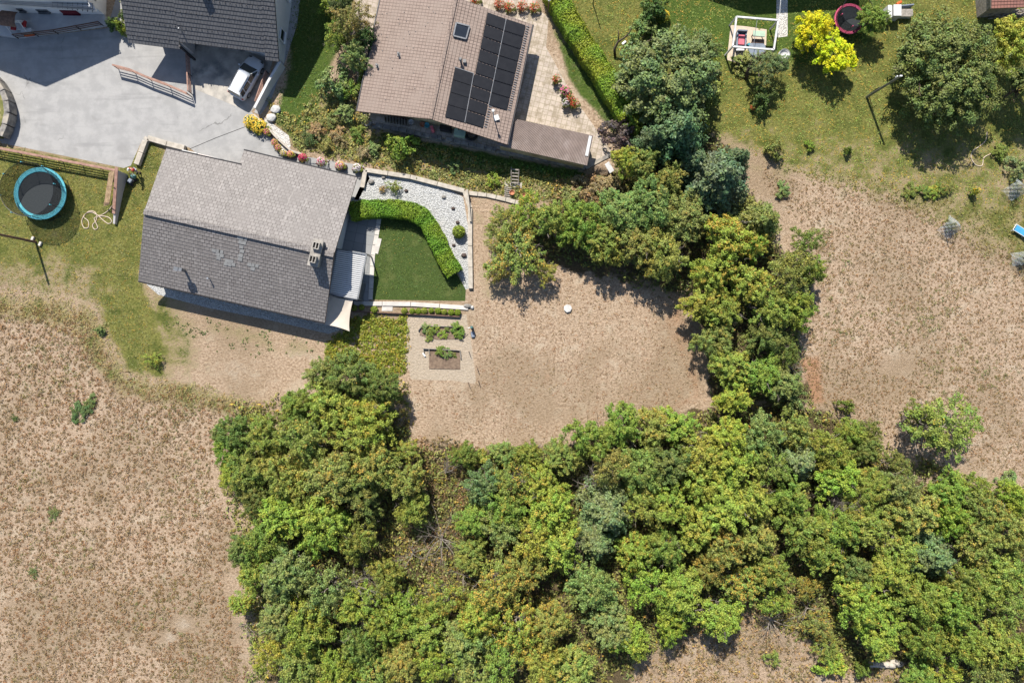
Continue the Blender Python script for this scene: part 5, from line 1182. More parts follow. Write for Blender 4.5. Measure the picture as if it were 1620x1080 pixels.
# ---------------------------------------------------------------- person with mower
def skin_body(name, pts, edges, rad, m_, parent, root=0, sub=2):
    me = bpy.data.meshes.new(name); me.from_pydata(pts, edges, []); me.materials.append(m_); o = bpy.data.objects.new(name, me); C.objects.link(o); o.parent = parent
    sm = o.modifiers.new('skin', 'SKIN'); sv = me.skin_vertices[0].data
    for i, r in enumerate(rad): sv[i].radius = (r, r) if not isinstance(r, tuple) else r; sv[i].use_root = (i == root)
    sm.use_smooth_shade = True; ss = o.modifiers.new('sub', 'SUBSURF'); ss.levels = sub; ss.render_levels = sub; return o
pp = G(221, 272); t = thing('person', 'person in a red shirt and white cap pushing a mower beside the end wall', 'person', pp, -2.2)
pts = [(0,0,.95),(.05,0,1.15),(.12,0,1.38),(.16,0,1.5),(.2,0,1.57),(0,.1,.9),(.06,.12,.5),(-.05,.12,.08),(.08,.12,.04),(0,-.1,.9),(.16,-.12,.52),(.16,-.12,.08),(.29,-.12,.04),(.13,.2,1.4),(.26,.26,1.15),(.5,.2,1.02),(.13,-.2,1.4),(.26,-.26,1.15),(.5,-.2,1.02),(.23,0,1.66),(.245,0,1.74)]
ed = [(0,1),(1,2),(2,3),(3,4),(0,5),(5,6),(6,7),(7,8),(0,9),(9,10),(10,11),(11,12),(2,13),(13,14),(14,15),(2,16),(16,17),(17,18),(4,19),(19,20)]
rd = [(.15,.11),(.14,.1),(.17,.11),.06,.055,.085,.06,.045,.04,.085,.06,.045,.04,.055,.04,.03,.055,.04,.03,.095,.085]
skin_body('body', pts, ed, rd, M['skin'], t)
skin_body('shirt', [(.0,0,.93),(.05,0,1.15),(.12,0,1.40),(.14,0,1.46),(.13,.21,1.41),(.24,.26,1.2),(.13,-.21,1.41),(.24,-.26,1.2)], [(0,1),(1,2),(2,3),(2,4),(4,5),(2,6),(6,7)], [(.18,.135),(.17,.125),(.2,.135),.08,.075,.06,.075,.06], M['red'], t)
skin_body('trousers', [(0,0,.95),(0,.1,.9),(.06,.12,.5),(0,-.1,.9),(.16,-.12,.52)], [(0,1),(1,2),(0,3),(3,4)], [(.165,.13),.105,.085,.105,.085], M['trouser'], t)
for s_ in (-1, 1):
    for k in range(5):
        y0 = .2*s_+(k-2)*.02; skin_body('finger', [(.5, y0, 1.02), (.54, y0, 1.03), (.56, y0*1.0, 1.0), (.545, y0, .975)] if k < 4 else [(.5, y0-.02*s_, 1.0), (.53, y0-.03*s_, .98), (.555, y0-.03*s_, .99)], [(0,1),(1,2),(2,3)] if k < 4 else [(0,1),(1,2)], [.012,.01,.009,.008][:4 if k < 4 else 3], M['skin'], t, sub=1)
mb = MB(); mb.blob((.215, 0, 1.76), (.115, .1, .09), 4, amp=.04); mb.build('cap', M['white'], t, local=True, smooth_=True)
mb = MB(); mb.box((.33, 0, 1.73), (.1, .14, .015)); mb.build('cap_visor', M['white'], t, local=True, bevel=.005)
mb = MB(); mb.box((.06, .12, .05), (.27, .1, .1)); mb.box((.26, -.12, .05), (.27, .1, .1)); mb.build('shoe', M['rubber'], t, local=True, bevel=.03)
mb = MB(); mb.blob((.19, 0, 1.69), (.1, .095, .09), 2, amp=.05); mb.build('hair', M['hair'], t, local=True, smooth_=True)
mb = MB()
for s_ in (-1, 1): mb.blob((.325, .035*s_, 1.68), (.012, .014, .01), 1, 1)
mb.build('eye', M['hair'], t, local=True); mb = MB(); mb.beam((.325, 0, 1.67), (.345, 0, 1.645), .03, .02); mb.build('nose', M['skin'], t, local=True)
fw = Vector((math.cos(-2.2), math.sin(-2.2), 0)); mp = pp+fw*1.15; t = thing('lawn_mower', 'dark lawn mower in front of the person in the red shirt', 'mower', mp, -2.2)
mb = MB(); mb.box((0, 0, .22), (.8, .55, .2)); mb.build('deck', M['darkmetal'], t, local=True, bevel=.06); mb = MB(); mb.box((.05, 0, .42), (.4, .36, .22)); mb.build('engine', M['steel_blue'], t, local=True, bevel=.06)
mb = MB(); mb.box((-.5, 0, .4), (.4, .45, .35)); mb.build('grass_box', M['teal'], t, local=True, bevel=.08)
for x_ in (-.3, .32):
    for s_ in (-.3, .3): mb = MB(); mb.tube((x_, s_-.03, .13), (x_, s_+.03, .13), .13, n=14); mb.build('wheel', M['rubber'], t, local=True)
mb = MB()
for s_ in (-.2, .2): mb.tube((-.2, s_, .3), (-.61, s_, 1.0), .018, n=6)
mb.tube((-.61, -.24, 1.0), (-.61, .24, 1.0), .022, n=6); mb.build('handle', M['darkmetal'], t, local=True)

#PART5
# ---------------------------------------------------------------- hedges, balls, flowers
def hedge(label, pts, wd, h, col, seed, dens=420, leaf=.085, core=(0.05,0.10,0.015)):
    """rounded box hedge along plan points; solid core plus leaf shell"""
    rs = rnd(seed); pp_ = [G(*p) for p in curve(pts, 5)]
    t = thing('hedge', label, 'hedge', sum(pp_, Vector())/len(pp_)); mb = MB(); rows = []
    P_ = []; N_ = []
    for i, p in enumerate(pp_):
        d = (pp_[min(i+1, len(pp_)-1)]-pp_[max(i-1, 0)]).normalized(); s_ = Vector((-d.y, d.x, 0)); k = .92
        e = 0.8 if i in (0, len(pp_)-1) else 1
        rows.append([p+s_*wd/2*k*e, p+s_*wd/2*k*e+UPV*h*.76, p+s_*wd*.34*e+UPV*h*.86, p-s_*wd*.34*e+UPV*h*.86, p-s_*wd/2*k*e+UPV*h*.76, p-s_*wd/2*k*e])
        if i < len(pp_)-1:
            q = pp_[i+1]; L = (q-p).length; A = L*(wd+2*h)
            n = int(A*dens); u = rs.rand(n)*(wd+2*h); tt = rs.rand(n); 
            for a_, b_ in zip(u, tt):
                c_ = p.lerp(q, b_); wob = 1+.16*noise.noise(c_*1.1)+.10*noise.noise(c_*2.7)
                if a_ < h: pos_ = c_-s_*wd/2*wob+UPV*a_; nr_ = -s_+UPV*.4
                elif a_ < h+wd:
                    x = (a_-h-wd/2)/(wd/2); pos_ = c_+s_*(a_-h-wd/2)*wob+UPV*h*(wob-.12*abs(x)**4); nr_ = UPV+s_*x*.5
                else: pos_ = c_+s_*wd/2*wob+UPV*(a_-h-wd); nr_ = s_+UPV*.4
                P_.append(pos_); N_.append(nr_)
    vs_ = [v for r in rows for v in r]; k = 6
    mb.add(vs_, [(i*k+j, (i+1)*k+j, (i+1)*k+j+1, i*k+j+1) for i in range(len(rows)-1) for j in range(k-1)]+[tuple(range(k)), tuple(range((len(rows)-1)*k, len(rows)*k))[::-1]])
    mb.build('branches', mat('hedge_core', core, tuple(x*.7 for x in core), 5, .95), t)
    P_ = np.array([tuple(v) for v in P_])+rs.normal(size=(len(P_), 3))*.05; N_ = unit(np.array([tuple(v) for v in N_])+rs.normal(size=(len(P_), 3))*.55)
    off = np.array(WL[t.name]); cl = 0.5+0.5*np.sin(P_[:, 0]*1.3+np.sin(P_[:, 1]*1.9)*1.5+seed)
    me = leaf_mesh('leaves', P_-off, N_, leaf*rs.uniform(.7, 1.3, len(P_)), rs, cl*.8+.1*rs.rand(len(P_)), M['leaf']); o = bpy.data.objects.new('leaves', me); C.objects.link(o); o.parent = t; o.color = (*COL[col], 0.12); return t
hedge('curved clipped bright green hedge bending around the dark green lawn', [(558,338),(580,334),(620,333),(655,338),(676,352),(692,380),(706,410),(721,434)], 1.55, 1.35, 'G', 3)
hedge('long straight clipped yellow green hedge running down to the tip of the paved terrace', [(872,-6),(893,32),(925,85),(958,135),(990,192)], 1.85, 1.75, 'H', 5, 380, .10)
def ball(px, py, r, col, label, group=None, au=0.0, name='clipped_shrub'):
    c = G(px, py); t = thing(name, label, 'shrub', c, 0, group)
    if 'ball' not in CR:
        rs = rnd(7); n = 1500; d = unit(rs.normal(size=(n, 3))); d = d[d[:, 2] > -.6]; n = len(d)
        p = d*np.array([1, 1, .95])*rs.uniform(.86, 1.06, n)[:, None]+np.array([0, 0, .8])
        CR['ball'] = leaf_mesh('leaves', p, unit(d+rs.normal(size=(n, 3))*.5), .15*rs.uniform(.7, 1.3, n), rs, rs.rand(n)*.5+.25, M['leaf'])
        mb = MB(); mb.blob((0, 0, .8), (.86, .86, .82), 1, 2, .05); o_ = mb.build('branches', mat('ball_core', (.04,.065,.015), (.03,.05,.01), 5, .95), t, local=True); CR['core'] = o_.data; o_.scale = (r, r, r)
    else: o_ = bpy.data.objects.new('branches', CR['core']); C.objects.link(o_); o_.parent = t; o_.scale = (r, r, r)
    o = bpy.data.objects.new('leaves', CR['ball']); C.objects.link(o); o.parent = t; o.scale = (r, r, r); o.color = (*COL[col], au); o.rotation_euler.z = px; return t
ords = ['first', 'second', 'third', 'fourth', 'fifth', 'sixth', 'seventh', 'eighth', 'ninth']
for k, (px, py) in enumerate(((640.5,491),(652.8,491.5),(662.4,491.5),(671.8,491),(682.6,490.5),(693.5,491),(703.4,492.5),(714,493.5),(724.4,493.5))):
    ball(px, py+1, [.31,.29,.30,.31,.27,.31,.28,.31,.31][k], 'H' if k % 3 else 'y', ords[k]+' round box shrub from the left in the row above the vegetable plot', 'row of small round box shrubs')
ball(593, 490, .34, 'l', 'single small round box shrub left of the row, beside the pale square slab'); ball(561, 487, .3, 'y', 'small round shrub in the shade of the pergola, leftmost below the patio'); ball(573, 486, .28, 'y', 'second small round shrub below the patio, in the pergola shade')
ball(726.5, 368, .62, 'l', 'lone round clipped shrub in the grey gravel bed right of the hedge')
for (px, py, r, h, kind, col, au, lab) in ((622,295,12,1.2,'spiky0','o',0,'olive tufted shrub in the upper part of the gravel bed'),(605,298,7,.6,'spiky0','t',.7,'small rusty brown shrub left of the olive tuft in the gravel bed')):
    plant('shrub', kind, px, py, r, h, col, au, lab, 'shrub', parts=('foliage', 'stem'))
def petals(name, m_, seed, n=110, sz=.19):
    rs = rnd(seed); d = unit(rs.normal(size=(n, 3))); d[:, 2] = abs(d[:, 2]); p = d*np.array([1.0, 1.0, .62])*rs.uniform(.85, 1.05, n)[:, None]+np.array([0, 0, .75])
    v = quads_from(p, unit(d+np.array([0, 0, .7])), np.full(n, sz)*rs.uniform(.7, 1.4, n), 1.1, rs); return np_mesh(name, v, np.arange(n*4).reshape(n, 4), [m_])
M['fpink'] = mat('pink_petals', (.75,.08,.25), (.7,.2,.35), 9, .7); M['fwhite'] = mat('white_petals', (.8,.75,.74), (.75,.6,.65), 9, .7); M['fmag'] = mat('magenta_petals', (.6,.02,.14), (.5,.02,.1), 9, .7)
M['fyel'] = mat('yellow_petals', (.75,.42,.02), (.65,.5,.05), 9, .7); M['fred'] = mat('red_petals', (.6,.05,.03), (.5,.08,.04), 9, .7)
PT = {}
def flowers(px, py, r, h, base, cols, label, box=None, rot=0, cat='flowers', name='flower_pot', bcol='y', dens=1.0, au=0.0):
    c = G(px, py); t = thing(name, label, cat, c, rot)
    bh = .32 if box else 0
    if box: mb = MB(); mb.box((0, 0, bh/2), (box[0], box[1], bh)); mb.build('trough', M[base], t, local=True, bevel=.02)
    n_ = max(1, round(box[0]/(2*r))) if box else 1
    for k in range(n_):
        x = (k-(n_-1)/2)*2*r*.95
        o = bpy.data.objects.new('foliage', CR['shrub%d' % (k % 3)][0]); C.objects.link(o); o.parent = t; o.location = (x, 0, bh*.7); o.scale = (r/1.0, r/1.0, h/1.6); o.color = (*COL[bcol], au)
        for q, cn in enumerate(cols):
            key = (cn, (k+q) % 3)
            if key not in PT: PT[key] = petals('blossom', M[cn], len(PT)+5, 70)
            b = bpy.data.objects.new('blossom', PT[key]); C.objects.link(b); b.parent = t; b.location = (x+.0, 0, bh*.7+.04); b.scale = (r*1.0, r*1.0, h*.75); b.rotation_euler.z = k*2+q
    return t
flowers(400, 196, .68, 1.0, None, ['fyel', 'fyel'], 'large yellow flowering bush at the corner of the driveway, left one of the two', bcol='y', name='flowering_shrub', cat='shrub')
flowers(413, 203, .72, 1.0, None, ['fyel', 'fyel'], 'large yellow flowering bush at the corner of the driveway, right one of the two', bcol='y', name='flowering_shrub', cat='shrub')
for (px, py, cols, lab, rot, w_) in ((425,211,['fpink','fyel'],'flower trough with orange and pink blooms touching the yellow bushes',-.9,.8),(437,228,['fpink','fyel'],'flower trough with one pink cluster on the white curved kerb',-.95,.8),(443,236,['fpink','fyel'],'flower trough of yellow and pink on the white curved kerb, middle one',-.9,.8),(451,244,['fyel','fwhite'],'flower trough with white centre at the lower bend of the curved kerb',-.5,.8),(462,246,['fyel','fpink'],'yellow green flower trough at the low end of the curved kerb',-.1,.9)):
    flowers(px, py, .32, .5, 'brownwood', cols, lab, (w_, .35), rot)
for (px, py, cols, lab) in ((482,252,['fmag','fmag'],'deep magenta flowers in a brown trough above the slate roof edge'),(511,258,['fpink','fwhite'],'pink and white flowers in a small trough above the slate roof edge'),(540,264,['fpink','fwhite','fyel'],'pink, white and yellow flowers in a dark wide trough above the slate roof edge'),(567,268,['fwhite','fwhite'],'white flowers in a dark trough at the top right corner of the slate roof')):
    flowers(px, py, .42, .7, 'brownwood', cols, lab, (1.1, .5), -.2)
for (px, py, lab) in ((492,256,'grey metal slatted trellis beside the magenta flowers'),(514,264,'small triangular white trellis below the pink and white flowers')):
    c = G(px, py, .0); mb = MB()
    for k in range(7): mb.beam(c+Vector((-.45+k*.14, .3-k*.02, .5)), c+Vector((-.35+k*.14, -.5-k*.02, .5)), .03, .03)
    mb.beam(c+Vector((-.5, .3, .5)), c+Vector((.5, .2, .5)), .05, .05); mb.beam(c+Vector((-.35, -.5, .5)), c+Vector((.5, -.6, .5)), .05, .05); tag(mb.build('trellis', M['offwhite'] if px > 500 else M['greymetal']), lab, 'trellis')
for (px, py, r, cols, lab) in ((879,130,.42,['fred'],'potted red flowering plant on the paved terrace, uppermost of the group'),(893,148,.5,['fpink'],'large pinkish oleander pot on the paved terrace, second of the group'),(901,160,.42,['fred'],'potted red flowers on the paved terrace, middle of the lower cluster'),(894,167,.4,['fwhite'],'pot with pale blooms at the lower left of the terrace plant group'),(908,168,.45,['fred'],'dark leafy pot at the lower right end of the terrace plant group')):
    flowers(px, py, r, .9, 'terracotta', cols, lab, (.4, .4), 0, bcol='g')
flowers(1048, 30, .55, 1.0, None, ['fyel', 'fyel'], 'bright yellow flowering clump near the dark shrub on the garden lawn', bcol='y', name='flowering_shrub', cat='shrub')
flowers(1189, 172, .3, .6, None, ['fred'], 'small red flower clump beside the dark shrub under the crooked apple tree', bcol='g', name='flowering_shrub', cat='shrub')
flowers(1535, 305, .35, 1.5, None, ['fyel'], 'tall yellow flowering spire on the right lawn', bcol='l', name='flowering_plant', cat='plant')
for (px, py, col, lab) in ((1465,302,'g','left green clump of the flower bed on the right lawn'),(1478,303,'y','orange flecked second clump of the flower bed on the right lawn'),(1490,301,'g','dark green third clump of the flower bed on the right lawn'),(1502,297,'o','rusty red right clump of the flower bed on the right lawn')):
    plant('perennial', 'shrub1', px, py, 10, .8, col, .3 if col in 'yo' else .05, lab, 'plant', 'flower bed clumps on the right lawn', parts=('foliage', 'stem'))
plant('perennial', 'shrub0', 1440, 303, 12, .6, 'g', 0, 'low leafy green plant left of the flower bed on the right lawn', 'plant', parts=('foliage', 'stem'))
for k, (px, py, lab) in enumerate(((752,3,'leftmost red flecked flowering plant above the top edge of the solar roof'),(790,10,'second red flecked flowering plant from the left above the solar roof'),(806,15,'middle red flowering plant above the top edge of the solar roof'),(826,14,'fourth red flowering plant from the left above the solar roof'),(845,16,'rightmost red flowering plant of the row above the paved terrace'))):
    flowers(px, py, .5, .9, None, ['fred'], lab, bcol='ot'[k % 2], name='flowering_plant', cat='plant')
# vegetables
for k, (px, py, r, h, col, lab) in enumerate(((674,519,9,.6,'s','grey green cabbage at the left end of the upper vegetable bed'),(683,522,9,.6,'g','leafy green plant second from the left in the upper vegetable bed'),(692,518,5,.4,'y','small yellowish plant under the board of the upper vegetable bed'),(701,529,8,.35,'l','pale yellow green lettuce in the upper vegetable bed'),(678,533,7,.35,'g','small leafy plant at the lower left edge of the upper vegetable bed'),(707,520,5,.4,'g','tiny green plant in the middle of the upper vegetable bed'),(722,519,10,.7,'g','large leafy courgette plant at the right end of the upper vegetable bed'),(727,528,9,.6,'g','drooping leafy plant below the right courgette in the upper vegetable bed'),(696,555,9,.7,'g','taller tomato plant at the top of the lower vegetable bed'),(708,560,8,.5,'s','bushy grey green plant in the lower vegetable bed'),(719,562,4,.3,'g','tiny seedling at the right of the lower vegetable bed'))):
    plant('vegetable_plant', 'shrub%d' % (k % 3), px, py, r, h, col, 0, lab, 'plant', 'plants in the vegetable beds', parts=('foliage', 'stem'))
# ---------------------------------------------------------------- grasses, weeds, ground cover (uncountable)
def scatter(name, seed, polys, dens, fn, label, cat, m_='leaf', excl=None, color=(.3,.2,.1), au=0.0, mask=None):
    """polys: (polygon in photo px); fn(rs, n) -> (local points, normals, size, clump) for each of n tufts"""
    rs = rnd(seed); PP = []; NN = []; SS = []; CL = []; 
    for poly in polys:
        a = np.array(poly, float); lo = a.min(0); hi = a.max(0); A = (hi-lo).prod()*S*S; n = int(A*dens)
        if name == 'dry_grass':      # evenly spaced clumps in slightly wavy rows
            sx = (1.35/dens)**.5/S; sy = (.74/dens)**.5/S; gx_, gy_ = np.meshgrid(np.arange(lo[0], hi[0], sx), np.arange(lo[1], hi[1], sy)); gx_[1::2] += sx/2
            q = np.stack([gx_.ravel(), gy_.ravel()], 1)+rs.uniform(-.42, .42, (gx_.size, 2))*np.array([sx, sy]); q[:, 1] += 6*np.sin(q[:, 0]*.02+q[:, 1]*.013)+3*np.sin(q[:, 0]*.055)
            q = q[rs.rand(len(q)) < .9]
        else: q = lo+rs.rand(n, 2)*(hi-lo)
        if mask is not None:
            mv = np.sin(q[:, 0]*.031+seed)+np.sin(q[:, 1]*.043+q[:, 0]*.017)+np.sin(q[:, 0]*.013-q[:, 1]*.021)*1.2; q = q[mv+rs.normal(size=len(q))*.5 > mask]
        d = sdist(q[:, 0], q[:, 1], poly); keep = d > rs.uniform(-6, 6, len(q))
        if excl is not None:
            for e in excl: keep &= sdist(q[:, 0], q[:, 1], e) < 0
        q = q[keep]; x = (q[:, 0]-810)*S; y = (540-q[:, 1])*S; z = T(x, y); k = 1-z/H; x *= k; y *= k; z = T(x, y)
        p, nr, sz, cl, ti = fn(rs, len(q), q)
        PP.append(p+np.stack([x, y, z], 1)[ti]); NN.append(nr); SS.append(sz); CL.append(cl)
    PP = np.concatenate(PP); NN = np.concatenate(NN); SS = np.concatenate(SS); CL = np.concatenate(CL)
    me = leaf_mesh(name, PP, NN, SS, rs, CL, M[m_], 2.0); o = bpy.data.objects.new(name, me); C.objects.link(o); o.color = (*color, au); tag(o, label, cat, kind='stuff'); return o
def tuft(nb, r, h, lf, nz=.6, thin=False):
    def f(rs, n, q):
        big = np.clip(rs.gamma(3.0, .33, n), .35, 2.0)
        ti = np.repeat(np.arange(n), nb); az = rs.rand(n*nb)*6.283; t = rs.rand(n*nb)**.5; b = big[ti]
        p = np.stack([np.cos(az)*t*r*b, np.sin(az)*t*r*b, h*b*(1-t*.75)*rs.uniform(.3, 1, n*nb)], 1)
        nr = unit(np.stack([np.cos(az)*.7, np.sin(az)*.7, np.full(n*nb, nz)], 1)+rs.normal(size=(n*nb, 3))*.35)
        return p, nr, lf*rs.uniform(.6, 1.3, n*nb)*b**.4, rs.rand(n)[ti], ti
    return f
fieldL = [(-40,480),(60,480),(140,500),(190,600),(300,620),(415,650),(400,680),(350,700),(330,760),(380,840),(350,930),(400,1110),(-40,1110)]
fieldC = [(750,470),(800,480),(900,430),(1080,470),(1110,560),(1115,640),(900,705),(640,710),(650,610),(755,610)]
fieldR = [(1200,270),(1430,320),(1650,430),(1650,760),(1540,740),(1400,690),(1300,640),(1255,560),(1300,440),(1290,370),(1240,330)]
bald = [[(x+r*math.cos(a), y+r*.7*math.sin(a)) for a in np.linspace(0, 6.283, 12)[:-1]] for (x, y, r) in ((290,985,22),(265,1008,15),(370,585,40),(1420,575,28),(690,665,30),(870,650,35),(145,830,12))]
scatter('dry_grass', 1, [fieldL], 7.0, tuft(26, .19, .17, .055, 1.0), 'dry brown grass tufts covering the sloping field on the left', 'dry grass', excl=bald, color=(.215,.135,.060))
scatter('dry_grass', 2, [fieldR], 9.0, tuft(16, .14, .12, .05, 1.0), 'dry brown grass tufts covering the field on the right', 'dry grass', excl=bald, color=(.215,.140,.060))
scatter('dry_grass', 3, [fieldC], 5.0, tuft(9, .15, .06, .055, 1.2), 'short dry grass stubble on the clearing in the middle', 'dry grass', excl=bald, color=(.225,.145,.075))
scatter('green_tufts', 37, [fieldL, fieldR], 3.2, tuft(18, .2, .16, .055, 1.0), 'olive green grass tufts in loose patches across the dry fields', 'grass', color=(.185,.175,.06), mask=.9, excl=bald)
scatter('dry_grass', 31, [[(-40,455),(0,460),(80,470),(150,480),(165,525),(208,592),(300,605),(420,640),(415,655),(300,640),(195,615),(130,540),(60,510),(-40,500)]], 9, tuft(16, .24, .13, .06, 1.3), 'tall olive and straw coloured grass along the edge of the mown lawn', 'tall grass', color=(.30,.25,.10))
scatter('dry_grass', 32, [[(1560,330),(1650,300),(1650,440),(1560,400),(1430,330),(1300,290),(1240,270),(1330,270)]], 9, tuft(13, .18, .12, .065, 1.2), 'sparse greenish grass tufts between the garden lawn and the right field', 'grass', color=(.19,.175,.05))
scatter('lawn_grass', 33, [[(-20,225),(180,270),(180,360),(222,440),(240,475),(250,590),(208,592),(165,525),(150,476),(0,458),(-20,458)],[(222,235),(258,240),(215,440),(190,440),(186,345)]], 13, tuft(9, .2, .05, .055, 1.6), 'mown green and straw coloured grass of the trampoline lawn', 'grass', color=(.19,.185,.055), au=.35)
scatter('lawn_grass', 34, [[(880,-20),(1640,-20),(1640,330),(1450,310),(1330,290),(1235,265),(1190,235),(1110,190),(1000,190),(940,100)]], 9, tuft(9, .22, .06, .06, 1.6), 'mown green and straw coloured grass of the upper right garden', 'grass', color=(.22,.26,.055), au=.5, excl=[[(1150,30),(1250,30),(1250,-30),(1225,-30),(1150,30)],[(1147,38),(1215,45),(1212,100),(1145,105)],[(1226,-30),(1248,-30),(1248,62),(1226,62)]])
scatter('lawn_grass', 35, [[(602,338),(657,343),(688,374),(715,428),(733,458),(733,473),(588,471),(592,440),(597,402),(600,375)]], 22, tuft(9, .18, .04, .05, 1.8), 'short dense dark green grass of the small watered lawn', 'grass', color=(.075,.115,.022), au=.1)
scatter('lawn_grass', 36, [[(460,-10),(525,-10),(520,90),(500,150),(470,190),(440,185),(434,165),(457,110)],[(880,40),(905,60),(1000,185),(975,212),(900,110)]], 14, tuft(9, .2, .06, .06, 1.6), 'green grass of the narrow lawns beside the dark roofed house and the long hedge', 'grass', color=(.10,.15,.03), au=.15)
scatter('weeds', 4, [slope[:1]+[(470,190),(520,120),(560,150),(585,205),(790,262),(925,285),(1000,290),(1000,318),(880,318),(745,298),(570,256),(470,236),(435,205)]], 17, tuft(13, .24, .26, .10, 1.1), 'mixed green and straw coloured weeds on the slope under the solar roofed house', 'weeds', excl=[[(400,180),(430,186),(462,210),(466,240),(440,240)]], color=(.24,.235,.07), au=.3)
scatter('weeds', 5, [[(600,212),(780,250),(925,275),(925,285),(790,268),(590,235)]], 9, tuft(12, .2, .2, .12, .9), 'dark green grass below the stone retaining wall', 'grass', color=(.10,.17,.03))
scatter('ground_cover', 6, [[(560,502),(585,498),(640,503),(645,545),(640,590),(600,600),(520,580),(515,545),(545,520)]], 34, tuft(16, .2, .24, .085, .9), 'yellow green leafy ground cover between the slate roofed house and the vegetable plot', 'ground cover', color=(.215,.235,.03), au=.3)
scatter('weeds', 7, [[(245,482),(300,498),(420,520),(515,540),(515,570),(440,565),(330,555),(270,520)]], 1.6, tuft(10, .2, .1, .09, .9), 'scattered low green weeds on the dry ground below the slate roof', 'weeds', color=(.10,.14,.04))
scatter('undergrowth', 8, [[(380,640),(640,600),(650,715),(900,710),(1120,650),(1280,640),(1400,700),(1560,770),(1640,780),(1640,1100),(1460,1100),(1340,1050),(1250,1000),(1170,960),(1010,1040),(990,1100),(400,1100),(390,900),(350,760)]], 5.5, tuft(15, .42, .6, .13, .9), 'low scrub and brambles covering the ground between the trees of the wood', 'undergrowth', color=(.20,.205,.055), au=.25)
scatter('undergrowth', 9, [[(810,340),(960,300),(1010,200),(1080,170),(1120,200),(1165,255),(1195,330),(1235,400),(1285,440),(1260,550),(1280,640),(1130,640),(1125,560),(1100,480),(900,410),(810,400)]], 5, tuft(14, .4, .5, .13, .9), 'low scrub under the row of trees between the two dry fields', 'undergrowth', color=(.16,.175,.05), au=.15)
scatter('dry_scrub', 10, [[(1170,960),(1260,900),(1300,960),(1340,1040),(1460,1100),(1000,1100),(1020,1040)]], 7, tuft(11, .25, .3, .10, .8), 'straw and rust coloured scrub on the small dry clearing at the bottom', 'dry grass', color=(.26,.19,.09), au=.2)
scatter('dry_scrub', 11, [[(640,690),(760,695),(740,800),(700,940),(640,880)],[(880,285),(990,275),(985,325),(870,325)]], 9, tuft(12, .3, .45, .11, .8), 'brownish dry scrub in the gap between the left grove and the wood', 'dry scrub', color=(.22,.155,.075), au=.1)

#PART6
# ---------------------------------------------------------------- trees
ADJ = {'g': 'mid green', 'y': 'yellow green', 'o': 'olive', 'd': 'dark green', 'b': 'blue green', 'l': 'bright green', 's': 'grey green', 'n': 'dark pine green', 't': 'brownish', 'p': 'purple brown', 'Y': 'bright yellow'}
B = 'trees and tall shrubs of the belt between the two dry fields'; LG = 'trees of the left grove'; WD = 'trees of the wood along the bottom'
def tr(px, py, r, h, kind, col, au, phrase, group=None, name=None, cat='tree'):
    form = {'b': 'broadleaf tree', 'a': 'sparse tree', 'f': 'fine leaved tree', 'c': 'feathery tree', 's': 'shrub'}[kind[0]]
    if kind[0] == 's': name = name or 'shrub'; cat = 'shrub'
    a_ = ('orange-tinged ' if au > .35 else ('yellow-flecked ' if au > .15 else ''))+ADJ[col].replace(' green', '-green')
    nm = name or {'b': 'broadleaf_tree', 'a': 'sparse_tree', 'f': 'small_leaved_tree', 'c': 'conifer_tree'}[kind[0]]
    art = a_
    if col == 'o': art = a_.replace('olive', 'olive-green')
    parts = ('foliage', 'stem') if kind[0] == 's' else ('crown', 'trunk')
    return plant(nm, kind, px, py, r, h, col, au, '%s %s %s' % (art, form, phrase), cat, group, parts=parts)
# gardens
tr(1058, 115, 80, 6.6, 'big0', 's', 0, 'with a huge round crown beside the long clipped hedge')
tr(1105, 72, 30, 4.5, 'broad3', 's', 0, 'leaning against the upper right of the huge round crown')
tr(1125, 145, 24, 3.0, 'shrub2', 'o', .1, 'at the right foot of the huge round crown')
tr(1130, 98, 14, 1.8, 'shrub0', 'l', 0, 'at the right edge of the huge round crown, on the lawn')
tr(1018, 42, 20, 2.2, 'shrub1', 's', .05, 'with pale blooms above the huge round crown')
tr(1035, 12, 22, 3.2, 'shrub0', 'd', 0, 'dark and round at the top edge above the yellow flowers')
tr(1502, 108, 93, 6.4, 'big1', 'n', 0, 'with the widest round crown in the top right garden', name='pine_tree')
tr(1382, 30, 26, 3.5, 'broad1', 'g', 0, 'between the pink trampoline and the white garden chest')
tr(1612, 75, 40, 6, 'broad2', 'y', .05, 'at the right edge behind the big round pine')
tr(1635, 130, 38, 6, 'broad4', 'd', .0, 'at the right edge under the yellow green one')
tr(1291, 52, 34, 4.2, 'broad1', 'Y', 0, 'upper lobe of the bright yellow conifer beside the pink trampoline', name='golden_conifer')
tr(1316, 84, 35, 3.6, 'broad2', 'Y', 0, 'lower right lobe of the bright yellow conifer', name='golden_conifer')
tr(1208, 100, 27, 4.0, 'airy0', 's', .05, 'old apple tree with crooked trunk below the white frame', name='apple_tree')
tr(1237, 103, 18, 3.2, 'airy1', 's', .05, 'small crown half over the white water barrel', name='apple_tree')
mb = MB(); mb.path([G(1180,124,-.1), P(1184,112,.9), P(1190,100,1.8), P(1200,90,2.5), P(1212,82,3.1)], [.22, .19, .16, .11, .05], 8); tag(mb.build('tree_trunk', M['bark'], smooth_=True), 'thick crooked leaning trunk under the apple crown beside the white frame', 'trunk')
tr(1211, 152, 20, 2.4, 'shrub1', 'd', 0, 'dark and dense on the lawn below the apple tree')
tr(1178, 98, 20, 1.2, 'shrub2', 'o', .2, 'low and flowering at the bottom edge of the sand patch')
tr(1230, 232, 16, 2.2, 'shrub0', 'o', .1, 'alone on the garden lawn above the right field'); tr(1283, 230, 8, .9, 'shrub1', 'l', 0, 'small and low, second on the lawn above the right field'); tr(1345, 236, 7, 1.4, 'shrub2', 'g', 0, 'small sapling, third on the lawn above the right field')
